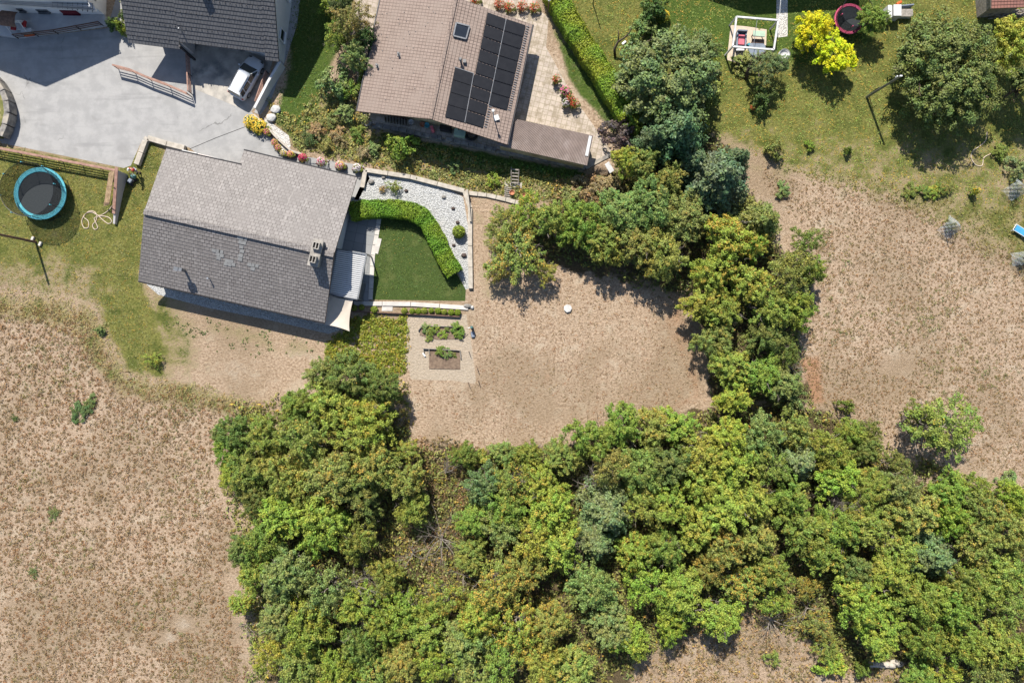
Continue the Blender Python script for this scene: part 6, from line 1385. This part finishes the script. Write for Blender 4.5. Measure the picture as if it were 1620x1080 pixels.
tr(1240, 300, 12, .9, 'shrub1', 's', 0, 'low scrub at the top left corner of the right field')
tr(1585, 238, 15, .9, 'shrub2', 'g', 0, 'beside the hose at the right edge'); tr(1612, 265, 18, 1.3, 'shrub0', 's', 0, 'at the right edge between the hose and the netted plant')
tr(983, 212, 27, 2.6, 'shrub0', 'p', 0, 'dark leaved beside the lower tip of the long hedge')
tr(1003, 190, 16, 2.6, 'shrub1', 'l', 0, 'at the lower end of the long clipped hedge'); tr(1010, 206, 12, 2.2, 'shrub2', 'l', 0, 'just beneath the lower end of the long clipped hedge')
tr(194, 22, 9, 1.8, 'shrub1', 's', 0, 'pale and feathery beside the left edge of the dark tiled roof'); tr(188, 38, 12, 2.2, 'shrub0', 'l', 0, 'between the grey house terrace and the dark tiled roof'); tr(176, 36, 12, 1.8, 'shrub2', 'd', 0, 'in the shade at the right end of the brown railing')
tr(196, 4, 9, 1.8, 'shrub2', 'l', 0, 'at the top edge left of the dark tiled roof')
tr(556, 32, 34, 5.5, 'airy0', 'o', .12, 'uppermost between the shaded lawn and the left slope of the tan roof'); tr(530, 60, 27, 4, 'airy1', 'g', .1, 'in the middle between the shaded lawn and the tan roof')
tr(556, 88, 26, 4, 'broad3', 's', .05, 'below the sparse one beside the tan roof'); tr(524, 128, 26, 2.8, 'shrub0', 's', .05, 'on the weedy slope left of the tan roof corner')
tr(560, 140, 20, 2.4, 'shrub1', 'g', .1, 'touching the left gutter of the tan roof'); tr(575, 60, 18, 4, 'broad1', 'd', .1, 'squeezed against the left gutter of the tan roof'); tr(518, 8, 18, 2.6, 'shrub2', 'l', 0, 'at the top edge right of the shaded lawn')
tr(540, 10, 22, 4, 'broad2', 'd', .0, 'at the top edge between lawn and tan roof'); tr(575, 110, 14, 2.4, 'shrub2', 'y', .35, 'against the middle of the left gutter of the tan roof')
for (px, py, r, c_, a_, ph) in ((500,205,15,'t',.3,'on the slope above the yellow bushes'),(520,190,14,'o',.2,'on the slope below the left end of the tan roof'),(490,218,13,'d',.1,'low on the slope beside the pebbles'),(545,175,16,'s',.1,'under the lower left corner of the tan roof'),(535,215,15,'t',.2,'in the middle of the weedy slope'),(565,210,13,'g',.1,'left of the bright leafy shrub'),(590,235,12,'s',0,'below the bright leafy shrub'),(515,230,12,'o',.2,'above the magenta flower trough'),(575,240,13,'t',.2,'above the top left end of the gravel bed kerb'),(720,262,11,'s',0,'at the edge of the house shadow above the kerb'),(780,285,12,'l',.1,'left of the wooden steps')):
    tr(px, py, r, 1.0, 'shrub%d' % (px % 3), c_, a_, ph, 'small shrubs on the weedy bank')
tr(633, 228, 23, 3.0, 'shrub1', 'l', 0, 'bright and spreading on the slope below the left half of the tan roof')
tr(240, 570, 14, 1.2, 'spiky0', 'l', .05, 'small palm like on the mown grass left of the gravelly yard')
tr(127, 650, 17, .5, 'shrub0', 'd', 0, 'lying flat in the middle of the left dry field'); tr(142, 635, 10, .5, 'shrub1', 'n', 0, 'tiny clump touching the flat shrub in the left dry field'); tr(85, 812, 11, .25, 'spiky0', 'n', 0, 'faint low clump lower in the left dry field'); tr(22, 662, 6, .3, 'spiky0', 'd', 0, 'tiny clump near the left edge of the left dry field'); tr(52, 905, 9, .3, 'spiky0', 'n', 0, 'greyish clump near the lower left corner of the left dry field')
tr(157, 523, 9, .8, 'shrub2', 's', 0, 'with whitish blooms in the tall grass edge of the left field')
# belt between the fields
for a in [
 (820,392,52,4.6,'airy0','o',.42,'with a thin spreading crown at the left end of the belt'),
 (790,385,30,3.4,'airy1','o',.35,'leftmost in the belt, next to the gravel bed wall'),
 (800,345,32,3.6,'airy1','o',.2,'in the loose thicket at the left end'),
 (862,425,22,2.8,'airy0','y',.2,'low thin one touching the clearing at the left end'),
 (785,430,20,2.4,'airy1','o',.25,'lowest thin one beside the gravel bed end'),
 (838,330,30,4.2,'airy1','y',.4,'above the leftmost thin crown beside the terracotta pots'),
 (868,352,32,4.6,'broad1','o',.2,'second along the belt from the left'),
 (900,375,26,4.0,'broad4','g',.05,'small crown hanging over the clearing next to the thin one'),
 (925,345,38,5.2,'broad2','g',.05,'above the small crown at the clearing'),
 (955,385,36,5.0,'broad0','g',.08,'with its shadow pointing onto the clearing'),
 (985,335,42,5.8,'fine1','s',.08,'in the middle of the upper belt'),
 (1030,325,44,6.2,'fine0','s',.12,'with a greyish crown under the right blue green one'),
 (1010,385,40,5.6,'broad3','o',.12,'over the upper right of the clearing'),
 (1055,395,42,5.8,'broad1','o',.18,'at the upper right corner of the clearing'),
 (1085,345,40,6.0,'fine1','s',.1,'just left of the orange crown'),
 (1060,285,30,5.2,'broad4','o',.15,'between the two blue green crowns'),
 (1022,262,27,5.0,'broad2','o',.05,'below the upper blue green crown'),
 (987,256,26,4.2,'broad0','y',.0,'pale and round next to the white leaning board'),
 (1155,370,42,6.6,'broad3','y',.52,'most colourful of the belt'),
 (1185,395,28,6.0,'broad1','y',.55,'at the right side of the most colourful crown'),
 (1140,425,40,6.0,'broad0','y',.4,'below the most colourful crown'),
 (1185,450,36,5.6,'broad2','y',.25,'right of the middle of the belt, below the orange crowns'),
 (1115,475,34,5.2,'broad4','y',.2,'at the right edge of the clearing, upper one'),
 (1150,500,34,5.2,'broad3','g',.1,'inside the narrow part of the belt'),
 (1250,430,42,5.6,'airy1','o',.05,'reaching over the right field, with grey twigs'),
 (1280,385,26,4.8,'airy0','g',.05,'small crown at the upper left corner of the right field'),
 (1285,425,24,4.4,'broad4','g',.05,'rounded lobe over the right field'),
 (1215,490,38,5.4,'broad1','g',.05,'in the centre of the narrow belt'),
 (1262,490,32,4.8,'broad2','g',.05,'casting its shadow onto the right field'),
 (1205,535,34,4.8,'broad4','d',.0,'below the centre of the narrow belt'),
 (1240,555,26,3.8,'airy0','d',.0,'low and dark near the brush heap'),
 (1135,540,32,4.8,'broad2','o',.15,'at the right edge of the clearing, middle one'),
 (1150,580,34,4.8,'broad0','y',.15,'at the right edge of the clearing, lower one'),
 (1195,595,36,4.6,'broad3','g',.05,'above the lower end of the belt'),
 (1235,610,32,4.0,'broad1','s',.0,'at the lower right end of the belt'),
 (1165,625,32,4.4,'broad4','y',.05,'where the belt meets the wood'),
 (1255,635,24,3.4,'shrub1','s',.0,'greyish next to the rusty bare ground'),
]: tr(*a, group=B)
for a in [
 (1078,205,46,7.6,'conif0','b',0,'uppermost of the three, below the huge round crown'),
 (1035,215,26,6.0,'conif1','b',0,'small, at the left of the uppermost blue green crown'),
 (1140,280,54,8.0,'conif1','b',0,'largest of the three, beside the garden lawn'),
 (1100,255,26,6.0,'conif2','b',0,'squeezed between the two biggest blue green crowns'),
 (1170,250,22,5.6,'conif0','b',0,'small, at the lawn side of the largest blue green crown'),
 (1205,350,38,6.6,'conif2','d',0,'lowest of the three, at the upper left corner of the right field'),
]: tr(*a, group='blue green feathery trees')
for (px, py, r, h, c_, ph) in ((930,300,24,1.5,'t','on the brown scrub left of the pale round tree'),(965,292,22,1.5,'t','on the brown scrub just below the annex tip'),(905,308,18,1.2,'o','at the left end of the brown scrub above the belt'),(1110,200,14,1.6,'l','in the flower border right of the blue green crown'),(1105,175,12,1.5,'o','in the flower border under the huge round crown')):
    tr(px, py, r, h, 'shrub%d' % (px % 3), c_, .15, ph)
# left grove
for a in [
 (555,592,44,5.6,'fine0','d',.05,'at the top of the left grove beside the ground cover'),
 (602,612,34,5.2,'fine1','d',.08,'at the upper right of the left grove'),
 (505,595,28,4.6,'broad1','s',.05,'at the upper left shoulder of the left grove'),
 (525,640,44,5.8,'broad2','y',.12,'in the upper middle of the left grove'),
 (592,662,42,6.0,'broad3','y',.25,'casting the big shadow onto the clearing'),
 (555,690,38,6.0,'airy0','y',.2,'just inside the shadow casting one'),
 (478,645,32,4.6,'broad4','g',.05,'at the left shoulder near the fence post'),
 (372,682,34,4.0,'broad0','d',.0,'separate round crown at the far left of the grove'),
 (358,712,24,3.2,'broad2','g',.0,'small lobe under the far left round crown'),
 (425,690,38,5.0,'broad3','g',.08,'between the far left round crown and the grove centre'),
 (480,700,44,6.2,'broad1','o',.22,'in the centre of the left grove'),
 (395,745,38,4.8,'broad4','g',.05,'at the left edge of the grove, middle one'),
 (365,755,24,3.2,'broad1','y',.1,'yellowish lobe at the left edge of the grove'),
 (440,750,40,5.8,'broad0','o',.12,'left of the pale olive crown'),
 (410,785,30,4.6,'broad2','d',.0,'dark crown at the lower left notch of the grove'),
 (530,755,52,6.6,'fine1','o',.3,'broad and pale in the lower middle of the grove'),
 (590,740,42,6.2,'fine0','o',.28,'right of the broad pale olive crown'),
 (480,770,34,5.6,'airy1','o',.3,'thin, left of the broad pale olive crown'),
 (632,760,34,5.2,'broad3','o',.2,'at the right edge of the grove, lower one'),
 (640,715,24,3.8,'airy0','y',.25,'at the right edge of the grove beside the gap'),
 (575,795,34,5.4,'broad4','d',.12,'below the broad pale olive crown'),
 (650,800,30,4.2,'broad1','g',.05,'at the lower right foot of the grove'),
]: tr(*a, group=LG)
for a in [
 (455,820,44,6.0,'broad0','l',.05,'at the top left of the lower left cluster'),
 (520,825,48,6.4,'broad2','l',.0,'largest bright crown of the lower left cluster'),
 (570,850,34,5.6,'broad3','g',.0,'left of the grey dead tree'),
 (385,872,30,4.0,'broad1','d',.0,'pointing out over the left dry field'),
 (420,850,36,5.0,'broad4','g',.08,'between the dark pointing crown and the bright one'),
 (405,910,32,4.2,'broad3','y',.15,'at the edge of the left field below the dark pointing crown'),
 (385,955,22,3.2,'broad0','y',.25,'small and yellow at the edge of the left field'),
 (455,910,46,6.2,'broad1','s',.05,'greyish crown in the middle of the lower left cluster'),
 (520,930,46,6.2,'broad4','s',.05,'right of the greyish crown in the lower left cluster'),
 (565,960,36,5.6,'broad2','g',.0,'below the grey dead tree'),
 (440,970,42,5.6,'broad3','s',.05,'low on the left cluster'),
 (495,995,48,6.0,'broad0','g',.05,'in the lower part of the left cluster'),
 (425,1035,34,4.6,'broad2','y',.1,'lower left at the edge of the dry field'),
 (470,1055,40,5.4,'broad1','g',.05,'near the bottom edge, left one'),
 (530,1055,42,5.4,'broad4','g',.1,'near the bottom edge, second from the left'),
 (565,1010,34,5.2,'broad3','d',.05,'with a dark hollow beside it'),
 (590,1065,36,5.0,'fine0','o',.25,'near the bottom edge, third from the left'),
 (610,920,32,5.0,'broad0','g',.0,'just right below the grey dead tree'),
 (640,960,40,5.6,'broad1','g',.05,'left of the orange flecked centre'),
 (605,985,34,5.2,'broad2','g',.1,'left below the orange flecked centre'),
 (670,1000,40,5.4,'broad3','l',.05,'bright one below the brown gap'),
 (640,1045,38,5.0,'fine1','o',.3,'at the bottom, olive with dry leaves'),
 (690,1050,40,5.4,'broad0','l',.05,'at the bottom left of the centre'),
 (705,950,36,4.8,'airy0','y',.45,'orange flecked one right of the brown gap'),
 (735,1010,40,5.6,'broad4','s',.1,'greyish at the bottom centre left'),
 (745,1065,38,5.2,'broad2','s',.1,'grey green at the very bottom centre'),
 (780,930,42,6.0,'airy1','o',.55,'rusty orange one in the centre of the wood'),
 (825,905,38,6.0,'fine0','o',.45,'rusty orange one right of the centre'),
 (765,980,40,5.6,'broad1','y',.35,'yellow flecked one below the rusty centre'),
 (820,985,44,5.8,'airy0','y',.55,'second orange one below the rusty centre'),
 (870,985,36,5.6,'fine1','o',.4,'brownish one left of the grey green pair'),
 (800,1050,42,5.4,'broad3','g',.12,'at the bottom edge below the orange ones'),
 (855,1050,40,5.4,'broad0','y',.3,'at the bottom edge, yellow, right of the orange ones'),
 (905,1060,38,4.8,'fine0','o',.2,'at the bottom edge beside the shadowed clearing'),
 (935,930,44,6.4,'fine1','s',.08,'upper one of the grey green pair'),
 (965,985,42,6.0,'broad2','s',.05,'lower one of the grey green pair'),
 (1000,1015,34,5.0,'broad4','l',.1,'hanging over the shadowed clearing, left one'),
 (1030,930,44,6.6,'broad0','l',.05,'big bright crown, left one, above the shadowed clearing'),
 (1080,945,44,6.4,'broad1','l',.03,'big bright crown, middle one, above the shadowed clearing'),
 (1130,975,38,5.8,'broad3','l',.03,'big bright crown, right one, above the shadowed clearing'),
 (1060,985,30,5.2,'broad2','l',.05,'small bright lobe over the shadow'),
 (885,860,40,6.2,'broad4','y',.2,'left of the blue green crown in the upper wood'),
 (845,850,38,6.2,'airy1','y',.25,'with pale bare limbs showing left of centre'),
 (790,840,36,5.6,'broad1','s',.1,'left of the bare limbs'),
 (745,880,30,4.2,'broad2','g',.05,'right below the tangle of grey brush'),
 (745,820,32,4.4,'broad0','g',.0,'right of the tangle of grey brush'),
 (760,765,36,4.8,'broad3','b',.03,'at the upper left of the wood near the silvery dead shrub'),
 (735,720,24,3.4,'broad4','d',.0,'small dark crown at the upper left tip of the wood'),
 (795,720,24,2.8,'broad2','s',.05,'small crown at the top edge of the wood, left one'),
 (765,725,14,1.8,'shrub2','y',.4,'yellow, beside the small dark crown'),
 (840,715,26,3.2,'broad1','g',.0,'small crown at the top edge of the wood, second one'),
 (815,760,36,5.2,'airy0','o',.4,'brownish orange one below the top edge of the wood'),
 (850,765,36,5.4,'broad3','y',.28,'yellowish one right of the brownish orange one'),
 (885,725,32,4.4,'broad0','g',.0,'below the top edge beside the bare pale stems'),
 (800,800,36,5.4,'broad4','g',.15,'in the left centre of the upper wood'),
 (870,805,40,6.0,'fine0','y',.2,'fine crown in the middle of the upper wood'),
 (945,690,38,5.4,'broad2','g',.05,'at the top edge of the wood, right of the bare pale stems'),
 (990,680,38,5.6,'broad1','g',.08,'at the top edge of the wood, under the clearing'),
 (1035,680,34,5.4,'broad3','o',.25,'rusty tinged at the top edge of the wood'),
 (1075,680,32,5.2,'broad4','y',.1,'at the upper right corner of the clearing edge of the wood'),
 (965,735,38,6.0,'broad0','o',.1,'below the top edge in the centre right'),
 (1010,745,42,6.8,'fine1','s',.03,'tall grey green one right of the pale stems'),
 (1055,740,38,6.6,'broad4','d',.03,'dark crown beside the deep hollow'),
 (965,815,42,6.6,'conif0','b',.0,'blue green plume in the heart of the wood'),
 (945,860,34,6.0,'conif1','b',.0,'blue green plume under the first plume'),
 (1020,810,42,6.6,'broad1','o',.08,'right of the blue green plumes'),
 (1065,800,34,6.2,'broad2','l',.0,'bright one beside the deep hollow'),
 (1000,868,34,5.8,'broad0','y',.3,'yellow one below the blue green plumes'),
 (1055,870,36,6.0,'broad3','g',.1,'between the yellow one and the bright trio'),
 (1110,715,42,6.6,'broad1','y',.05,'largest yellowish crown of the upper right, first'),
 (1155,690,38,6.2,'broad0','y',.08,'yellowish crown at the foot of the belt'),
 (1160,745,42,6.8,'broad4','y',.05,'yellowish crown in the upper right, second'),
 (1105,775,40,6.8,'broad2','y',.05,'yellowish crown in the upper right, third'),
 (1150,805,42,7.0,'broad3','y',.08,'yellowish crown in the upper right, fourth'),
 (1200,790,36,6.6,'broad1','y',.1,'yellowish crown left of the bare topped tree'),
 (1105,835,36,6.2,'fine0','y',.15,'yellowish crown above the orange one'),
 (1150,865,40,6.4,'broad0','o',.45,'orange one in the lower right centre'),
 (1200,850,34,6.0,'broad4','o',.15,'olive one right of the orange one'),
 (1170,925,32,5.4,'airy1','o',.6,'reddest one beside the dark gap'),
 (1120,900,28,5.2,'fine1','o',.4,'small rusty one above the bright trio'),
 (1225,900,34,5.6,'broad2','g',.25,'right of the dark gap'),
 (1225,945,28,4.4,'broad3','y',.2,'hanging over the grey dead brush at the bottom'),
 (1205,690,36,5.6,'broad2','s',.05,'greyish one at the foot of the belt'),
 (1250,680,34,5.2,'broad3','o',.15,'olive one near the rusty bare ground'),
 (1215,735,38,6.0,'broad0','g',.08,'green one below the foot of the belt'),
 (1265,730,38,5.6,'conif2','b',.05,'blue green one in the upper right wood'),
 (1310,710,40,5.4,'broad1','g',.0,'large green one at the edge of the right field'),
 (1345,690,26,4.2,'broad4','g',.05,'green one reaching into the right field'),
 (1345,645,12,2.8,'shrub0','g',.05,'narrow spur sticking into the right field'),
 (1375,675,22,3.8,'broad2','d',.0,'dark round one at the edge of the right field'),
 (1370,710,30,4.4,'broad0','d',.0,'dark one above the black hollow on the right'),
 (1320,760,38,5.6,'broad3','l',.05,'bright one below the large green one'),
 (1260,785,34,5.8,'broad4','g',.08,'behind the bare topped tree'),
 (1370,775,42,5.8,'fine1','g',.12,'fine crown right of the bare topped tree'),
 (1420,770,38,5.6,'broad1','s',.08,'left of the right hollow'),
 (1415,735,24,3.8,'broad2','d',.0,'between the sparse lone tree and the dark one'),
 (1450,815,42,6.0,'broad0','o',.3,'rusty olive one on the right'),
 (1500,775,32,4.6,'broad3','g',.1,'below the sparse lone tree'),
 (1545,765,28,4.0,'broad4','g',.1,'at the upper right edge of the wood'),
 (1510,815,32,5.0,'broad2','l',.1,'bright one beside the black hollow at the right'),
 (1560,810,38,5.2,'fine0','o',.28,'olive one near the right edge'),
 (1605,790,30,4.4,'broad1','l',.1,'bright one at the right edge below the grey bush'),
 (1600,845,38,5.2,'fine1','o',.2,'fine olive one at the right edge'),
 (1545,860,40,5.6,'broad0','o',.15,'olive one in the right part of the wood'),
 (1275,845,42,6.4,'broad2','g',.12,'green one below the bare topped tree'),
 (1325,840,42,6.4,'broad3','g',.08,'green one to the right of the first below the bare topped tree'),
 (1375,840,40,6.2,'broad1','g',.2,'green one with orange fleck left of the rusty olive one'),
 (1420,870,38,6.0,'broad4','o',.22,'olive one under the rusty one'),
 (1300,885,36,5.8,'broad0','g',.2,'over the dark reddish hollow'),
 (1345,900,30,5.4,'broad2','d',.15,'dark one at the dark reddish hollow'),
 (1480,880,38,5.6,'conif1','b',.05,'blue green one in the right part of the wood'),
 (1515,910,38,5.8,'broad3','g',.08,'below the blue green one on the right'),
 (1400,910,38,6.0,'broad1','l',.05,'bright one in the lower right, upper one'),
 (1355,955,44,6.2,'broad0','y',.15,'yellow bright one in the lower right'),
 (1390,1000,40,5.6,'broad2','l',.05,'bright one above the pale wall remnant'),
 (1440,950,42,6.2,'broad4','g',.08,'green one in the lower right centre'),
 (1495,960,42,6.2,'broad0','g',.05,'green one right of the lower right centre'),
 (1545,940,42,6.0,'broad1','g',.08,'green one further to the right edge'),
 (1595,905,38,5.6,'broad2','o',.1,'olive one at the right edge, middle'),
 (1600,960,40,5.8,'broad3','g',.05,'green one at the right edge, lower middle'),
 (1460,1005,36,5.6,'fine0','g',.1,'fine crown beside the lowest black hollow'),
 (1520,1010,42,5.8,'broad4','g',.08,'green one over the lowest black hollow'),
 (1570,1010,40,5.6,'broad0','o',.1,'olive one near the lower right corner'),
 (1615,1030,38,5.4,'broad1','g',.08,'green one in the lower right corner'),
 (1565,1065,36,5.0,'broad2','s',.08,'greyish one at the bottom edge near the right corner'),
 (1500,1068,32,4.2,'broad3','y',.3,'yellowish one at the bottom edge on the right'),
 (1455,1070,26,3.6,'broad4','g',.1,'small one at the bottom edge right of the pale wall remnant'),
 (1320,1055,22,2.4,'shrub1','l',.15,'bright and low at the bottom edge beside the dry clearing'),
 (1370,1062,16,2.2,'shrub2','g',.1,'low, under the pale wall remnant'),
 (1300,990,26,3.4,'airy0','o',.4,'thin and rusty beside the dead brush at the bottom'),
 (1280,930,24,3.6,'airy1','o',.5,'thin and rusty above the dead brush at the bottom'),
 (1310,1025,24,2.6,'airy0','o',.3,'thin one between the dry clearing and the yellow bright crown'),
 (1225,1045,12,1.4,'shrub0','o',.1,'small lone one on the dry clearing at the bottom'),
]: tr(*a, group=WD)
tr(1488, 675, 64, 5.4, 'airy1', 'g', .1, 'standing alone in the lower right of the right field'); tr(1445, 655, 22, 3.6, 'airy0', 'g', .05, 'small side crown of the lone sparse tree'); tr(1597, 762, 16, 1.3, 'shrub0', 's', 0, 'bluish grey lone bush at the lower right of the right field')
# netted young trees
for (px, py, sz, lab, rot) in ((1497,352,1.9,'young tree wrapped in grey netting in the upper right of the right field, left one',.9),(1600,293,1.9,'young tree wrapped in grey netting near the right edge below the hose',.7),(1610,402,1.7,'netting covered young tree at the right edge under the blue lounger',.1)):
    b = G(px, py+8); t = thing('netted_tree', lab, 'tree', b, rot); mb = MB(); n = 14; vs_ = []; uvs = []
    for i in range(n+1):
        for j in range(n+1):
            u_ = i/n-.5; v_ = j/n-.5; z = 1.7*max(0, 1-abs(u_)*1.6)*(1-abs(v_)**2*1.2)+.05+.08*math.sin(i*2.1+j*1.3); vs_.append((u_*sz*1.0, v_*sz*.75, max(.02, z)))
    fs = [(i*(n+1)+j, (i+1)*(n+1)+j, (i+1)*(n+1)+j+1, i*(n+1)+j+1) for i in range(n) for j in range(n)]; uvs = [[(vs_[k][0]+vs_[k][2]*.6, vs_[k][1]) for k in f] for f in fs]
    mb.add(vs_, fs, 0, uvs); mb.build('netting', M['fruitnet'], t, local=True)
    mb = MB(); mb.tube((-.3, 0, 0), (-.35, .1, 2.0), .035, n=6); mb.build('stake', M['greywood'], t, local=True)
    o = bpy.data.objects.new('foliage', CR['spiky0'][0]); C.objects.link(o); o.parent = t; o.scale = (.6, .6, .8); o.color = (*COL['o'], .1); o.location = (.15, 0, 0)
# ---------------------------------------------------------------- dead wood
def dead(px, py, R_, h, seed, label, n=10, name='dead_tree', m_='dead', ang=None, thick=.07):
    rs = random.Random(seed); c = G(px, py); mb = MB()
    def br(p, d, L, r, dep):
        pts = [p]; rr = [r]; q = p.copy(); dd = d.copy()
        for i in range(4):
            dd = (dd+Vector((rs.gauss(0, .22), rs.gauss(0, .22), rs.gauss(0, .15)))).normalized(); q = q+dd*L/4; pts.append(q.copy()); rr.append(r*(1-.2*(i+1)))
        mb.path(pts, rr, 4 if dep > 1 else 5)
        if dep < 3:
            for k in range(rs.randint(3, 4)):
                i = rs.randint(1, 4); d2 = (dd+Vector((rs.gauss(0, .8), rs.gauss(0, .8), rs.gauss(.1, .4)))).normalized(); br(pts[i], d2, L*rs.uniform(.4, .65), rr[i]*.6, dep+1)
    for k in range(n):
        a = (6.283*k/n+rs.random()*.5) if ang is None else ang+rs.gauss(0, .55); el = rs.uniform(.25, .9); br(c+UPV*(h*.25), Vector((math.cos(a)*math.cos(el), math.sin(a)*math.cos(el), math.sin(el))), R_*rs.uniform(.6, 1.1), thick*rs.uniform(.6, 1), 0)
    mb.tube(c-UPV*.1, c+UPV*h*.3, thick*1.6, thick*1.3, 7)
    return tag(mb.build(name, M[m_]), label, 'dead tree')
dead(562, 918, 4.3, 7.5, 1, 'leafless grey dead tree fanning out to the upper right of the lower left cluster', 11, ang=.45, thick=.08)
dead(700, 845, 3.6, 5.5, 2, 'tangle of fine grey leafless brush in the gap above the brown scrub', 13, thick=.05)
dead(706, 745, 1.9, 2.6, 3, 'silvery dead shrub at the upper left end of the wood below the clearing', 9, thick=.05, ang=1.4)
dead(1292, 812, 3.8, 8.5, 4, 'bare topped pale tree rising above the right part of the wood', 9, ang=1.2, thick=.08)
dead(935, 765, 2.6, 7.5, 5, 'group of pale bare stems between green crowns near the top of the wood', 7, ang=1.4, thick=.09)
dead(875, 858, 3.2, 7.5, 6, 'pale bare limbs showing in the yellow green crown left of the blue green plumes', 7, ang=.1, thick=.07)
dead(1215, 975, 2.6, 2.6, 7, 'grey dead brush at the left edge of the dry clearing at the bottom', 10, thick=.06)
dead(1248, 582, 1.9, 2.0, 8, 'heap of thin dead branches at the edge of the belt and the right field', 9, thick=.05)
dead(1262, 412, 1.8, 6.2, 9, 'pale dead twigs sticking out of the crown over the right field', 6, ang=1.3, thick=.05)
dead(700, 930, 2.2, 2.2, 10, 'brownish dead twigs on the bare spot in the middle of the brown scrub', 8, thick=.04)
dead(1500, 1030, 2.0, 4.4, 11, 'grey dead branches beside the lowest black hollow on the right', 7, thick=.06)
dead(1490, 700, 2.6, 5.2, 12, 'white bare limbs in the lone sparse tree on the right field', 6, thick=.06)
dead(392, 985, 1.4, 1.0, 13, 'small grey dead shrub at the left foot of the lower left cluster', 8, thick=.035)
dead(1640-160+20, 668, 1.2, 4.5, 14, 'short white dead branch in the middle of the lone sparse tree', 3, thick=.06, ang=.2)
for k, (px, py, R_, h_, lab) in enumerate(((655,870,2.2,3.5,'grey leafless brush at the left side of the brown gap'),(735,905,2.0,3.0,'grey leafless brush right of the brown dead twigs'),(1190,770,2.2,7.5,'pale bare twigs between yellowish crowns in the upper right wood'),(1120,885,2.0,6.5,'pale bare twigs above the orange tinged crown'),(1330,930,2.2,6.0,'bare twigs over the dark reddish hollow'),(1480,850,2.0,6.3,'bare twigs near the blue green crown on the right'),(480,690,2.0,6.6,'thin grey twigs in the centre of the left grove'),(545,745,2.2,7.0,'thin grey twigs on the broad pale crown of the left grove'),(1010,335,2.0,6.6,'thin grey twigs in the middle of the upper belt'),(1270,955,2.0,3.5,'grey leafless brush above the dry clearing at the bottom'))):
    dead(px, py, R_, h_, 30+k, lab, 7, name='dead_brush', thick=.045)
mb = MB(); rs = random.Random(5)
for k in range(8): c = G(1378+k*6, 1046+rs.random()*4); mb.blob(c+UPV*.2, (.5, .3, .3), k, 2, .35)
tag(mb.build('wall_remnant', M['kerb']), 'short remnant of a pale stone wall at the bottom between bright crowns', 'wall')
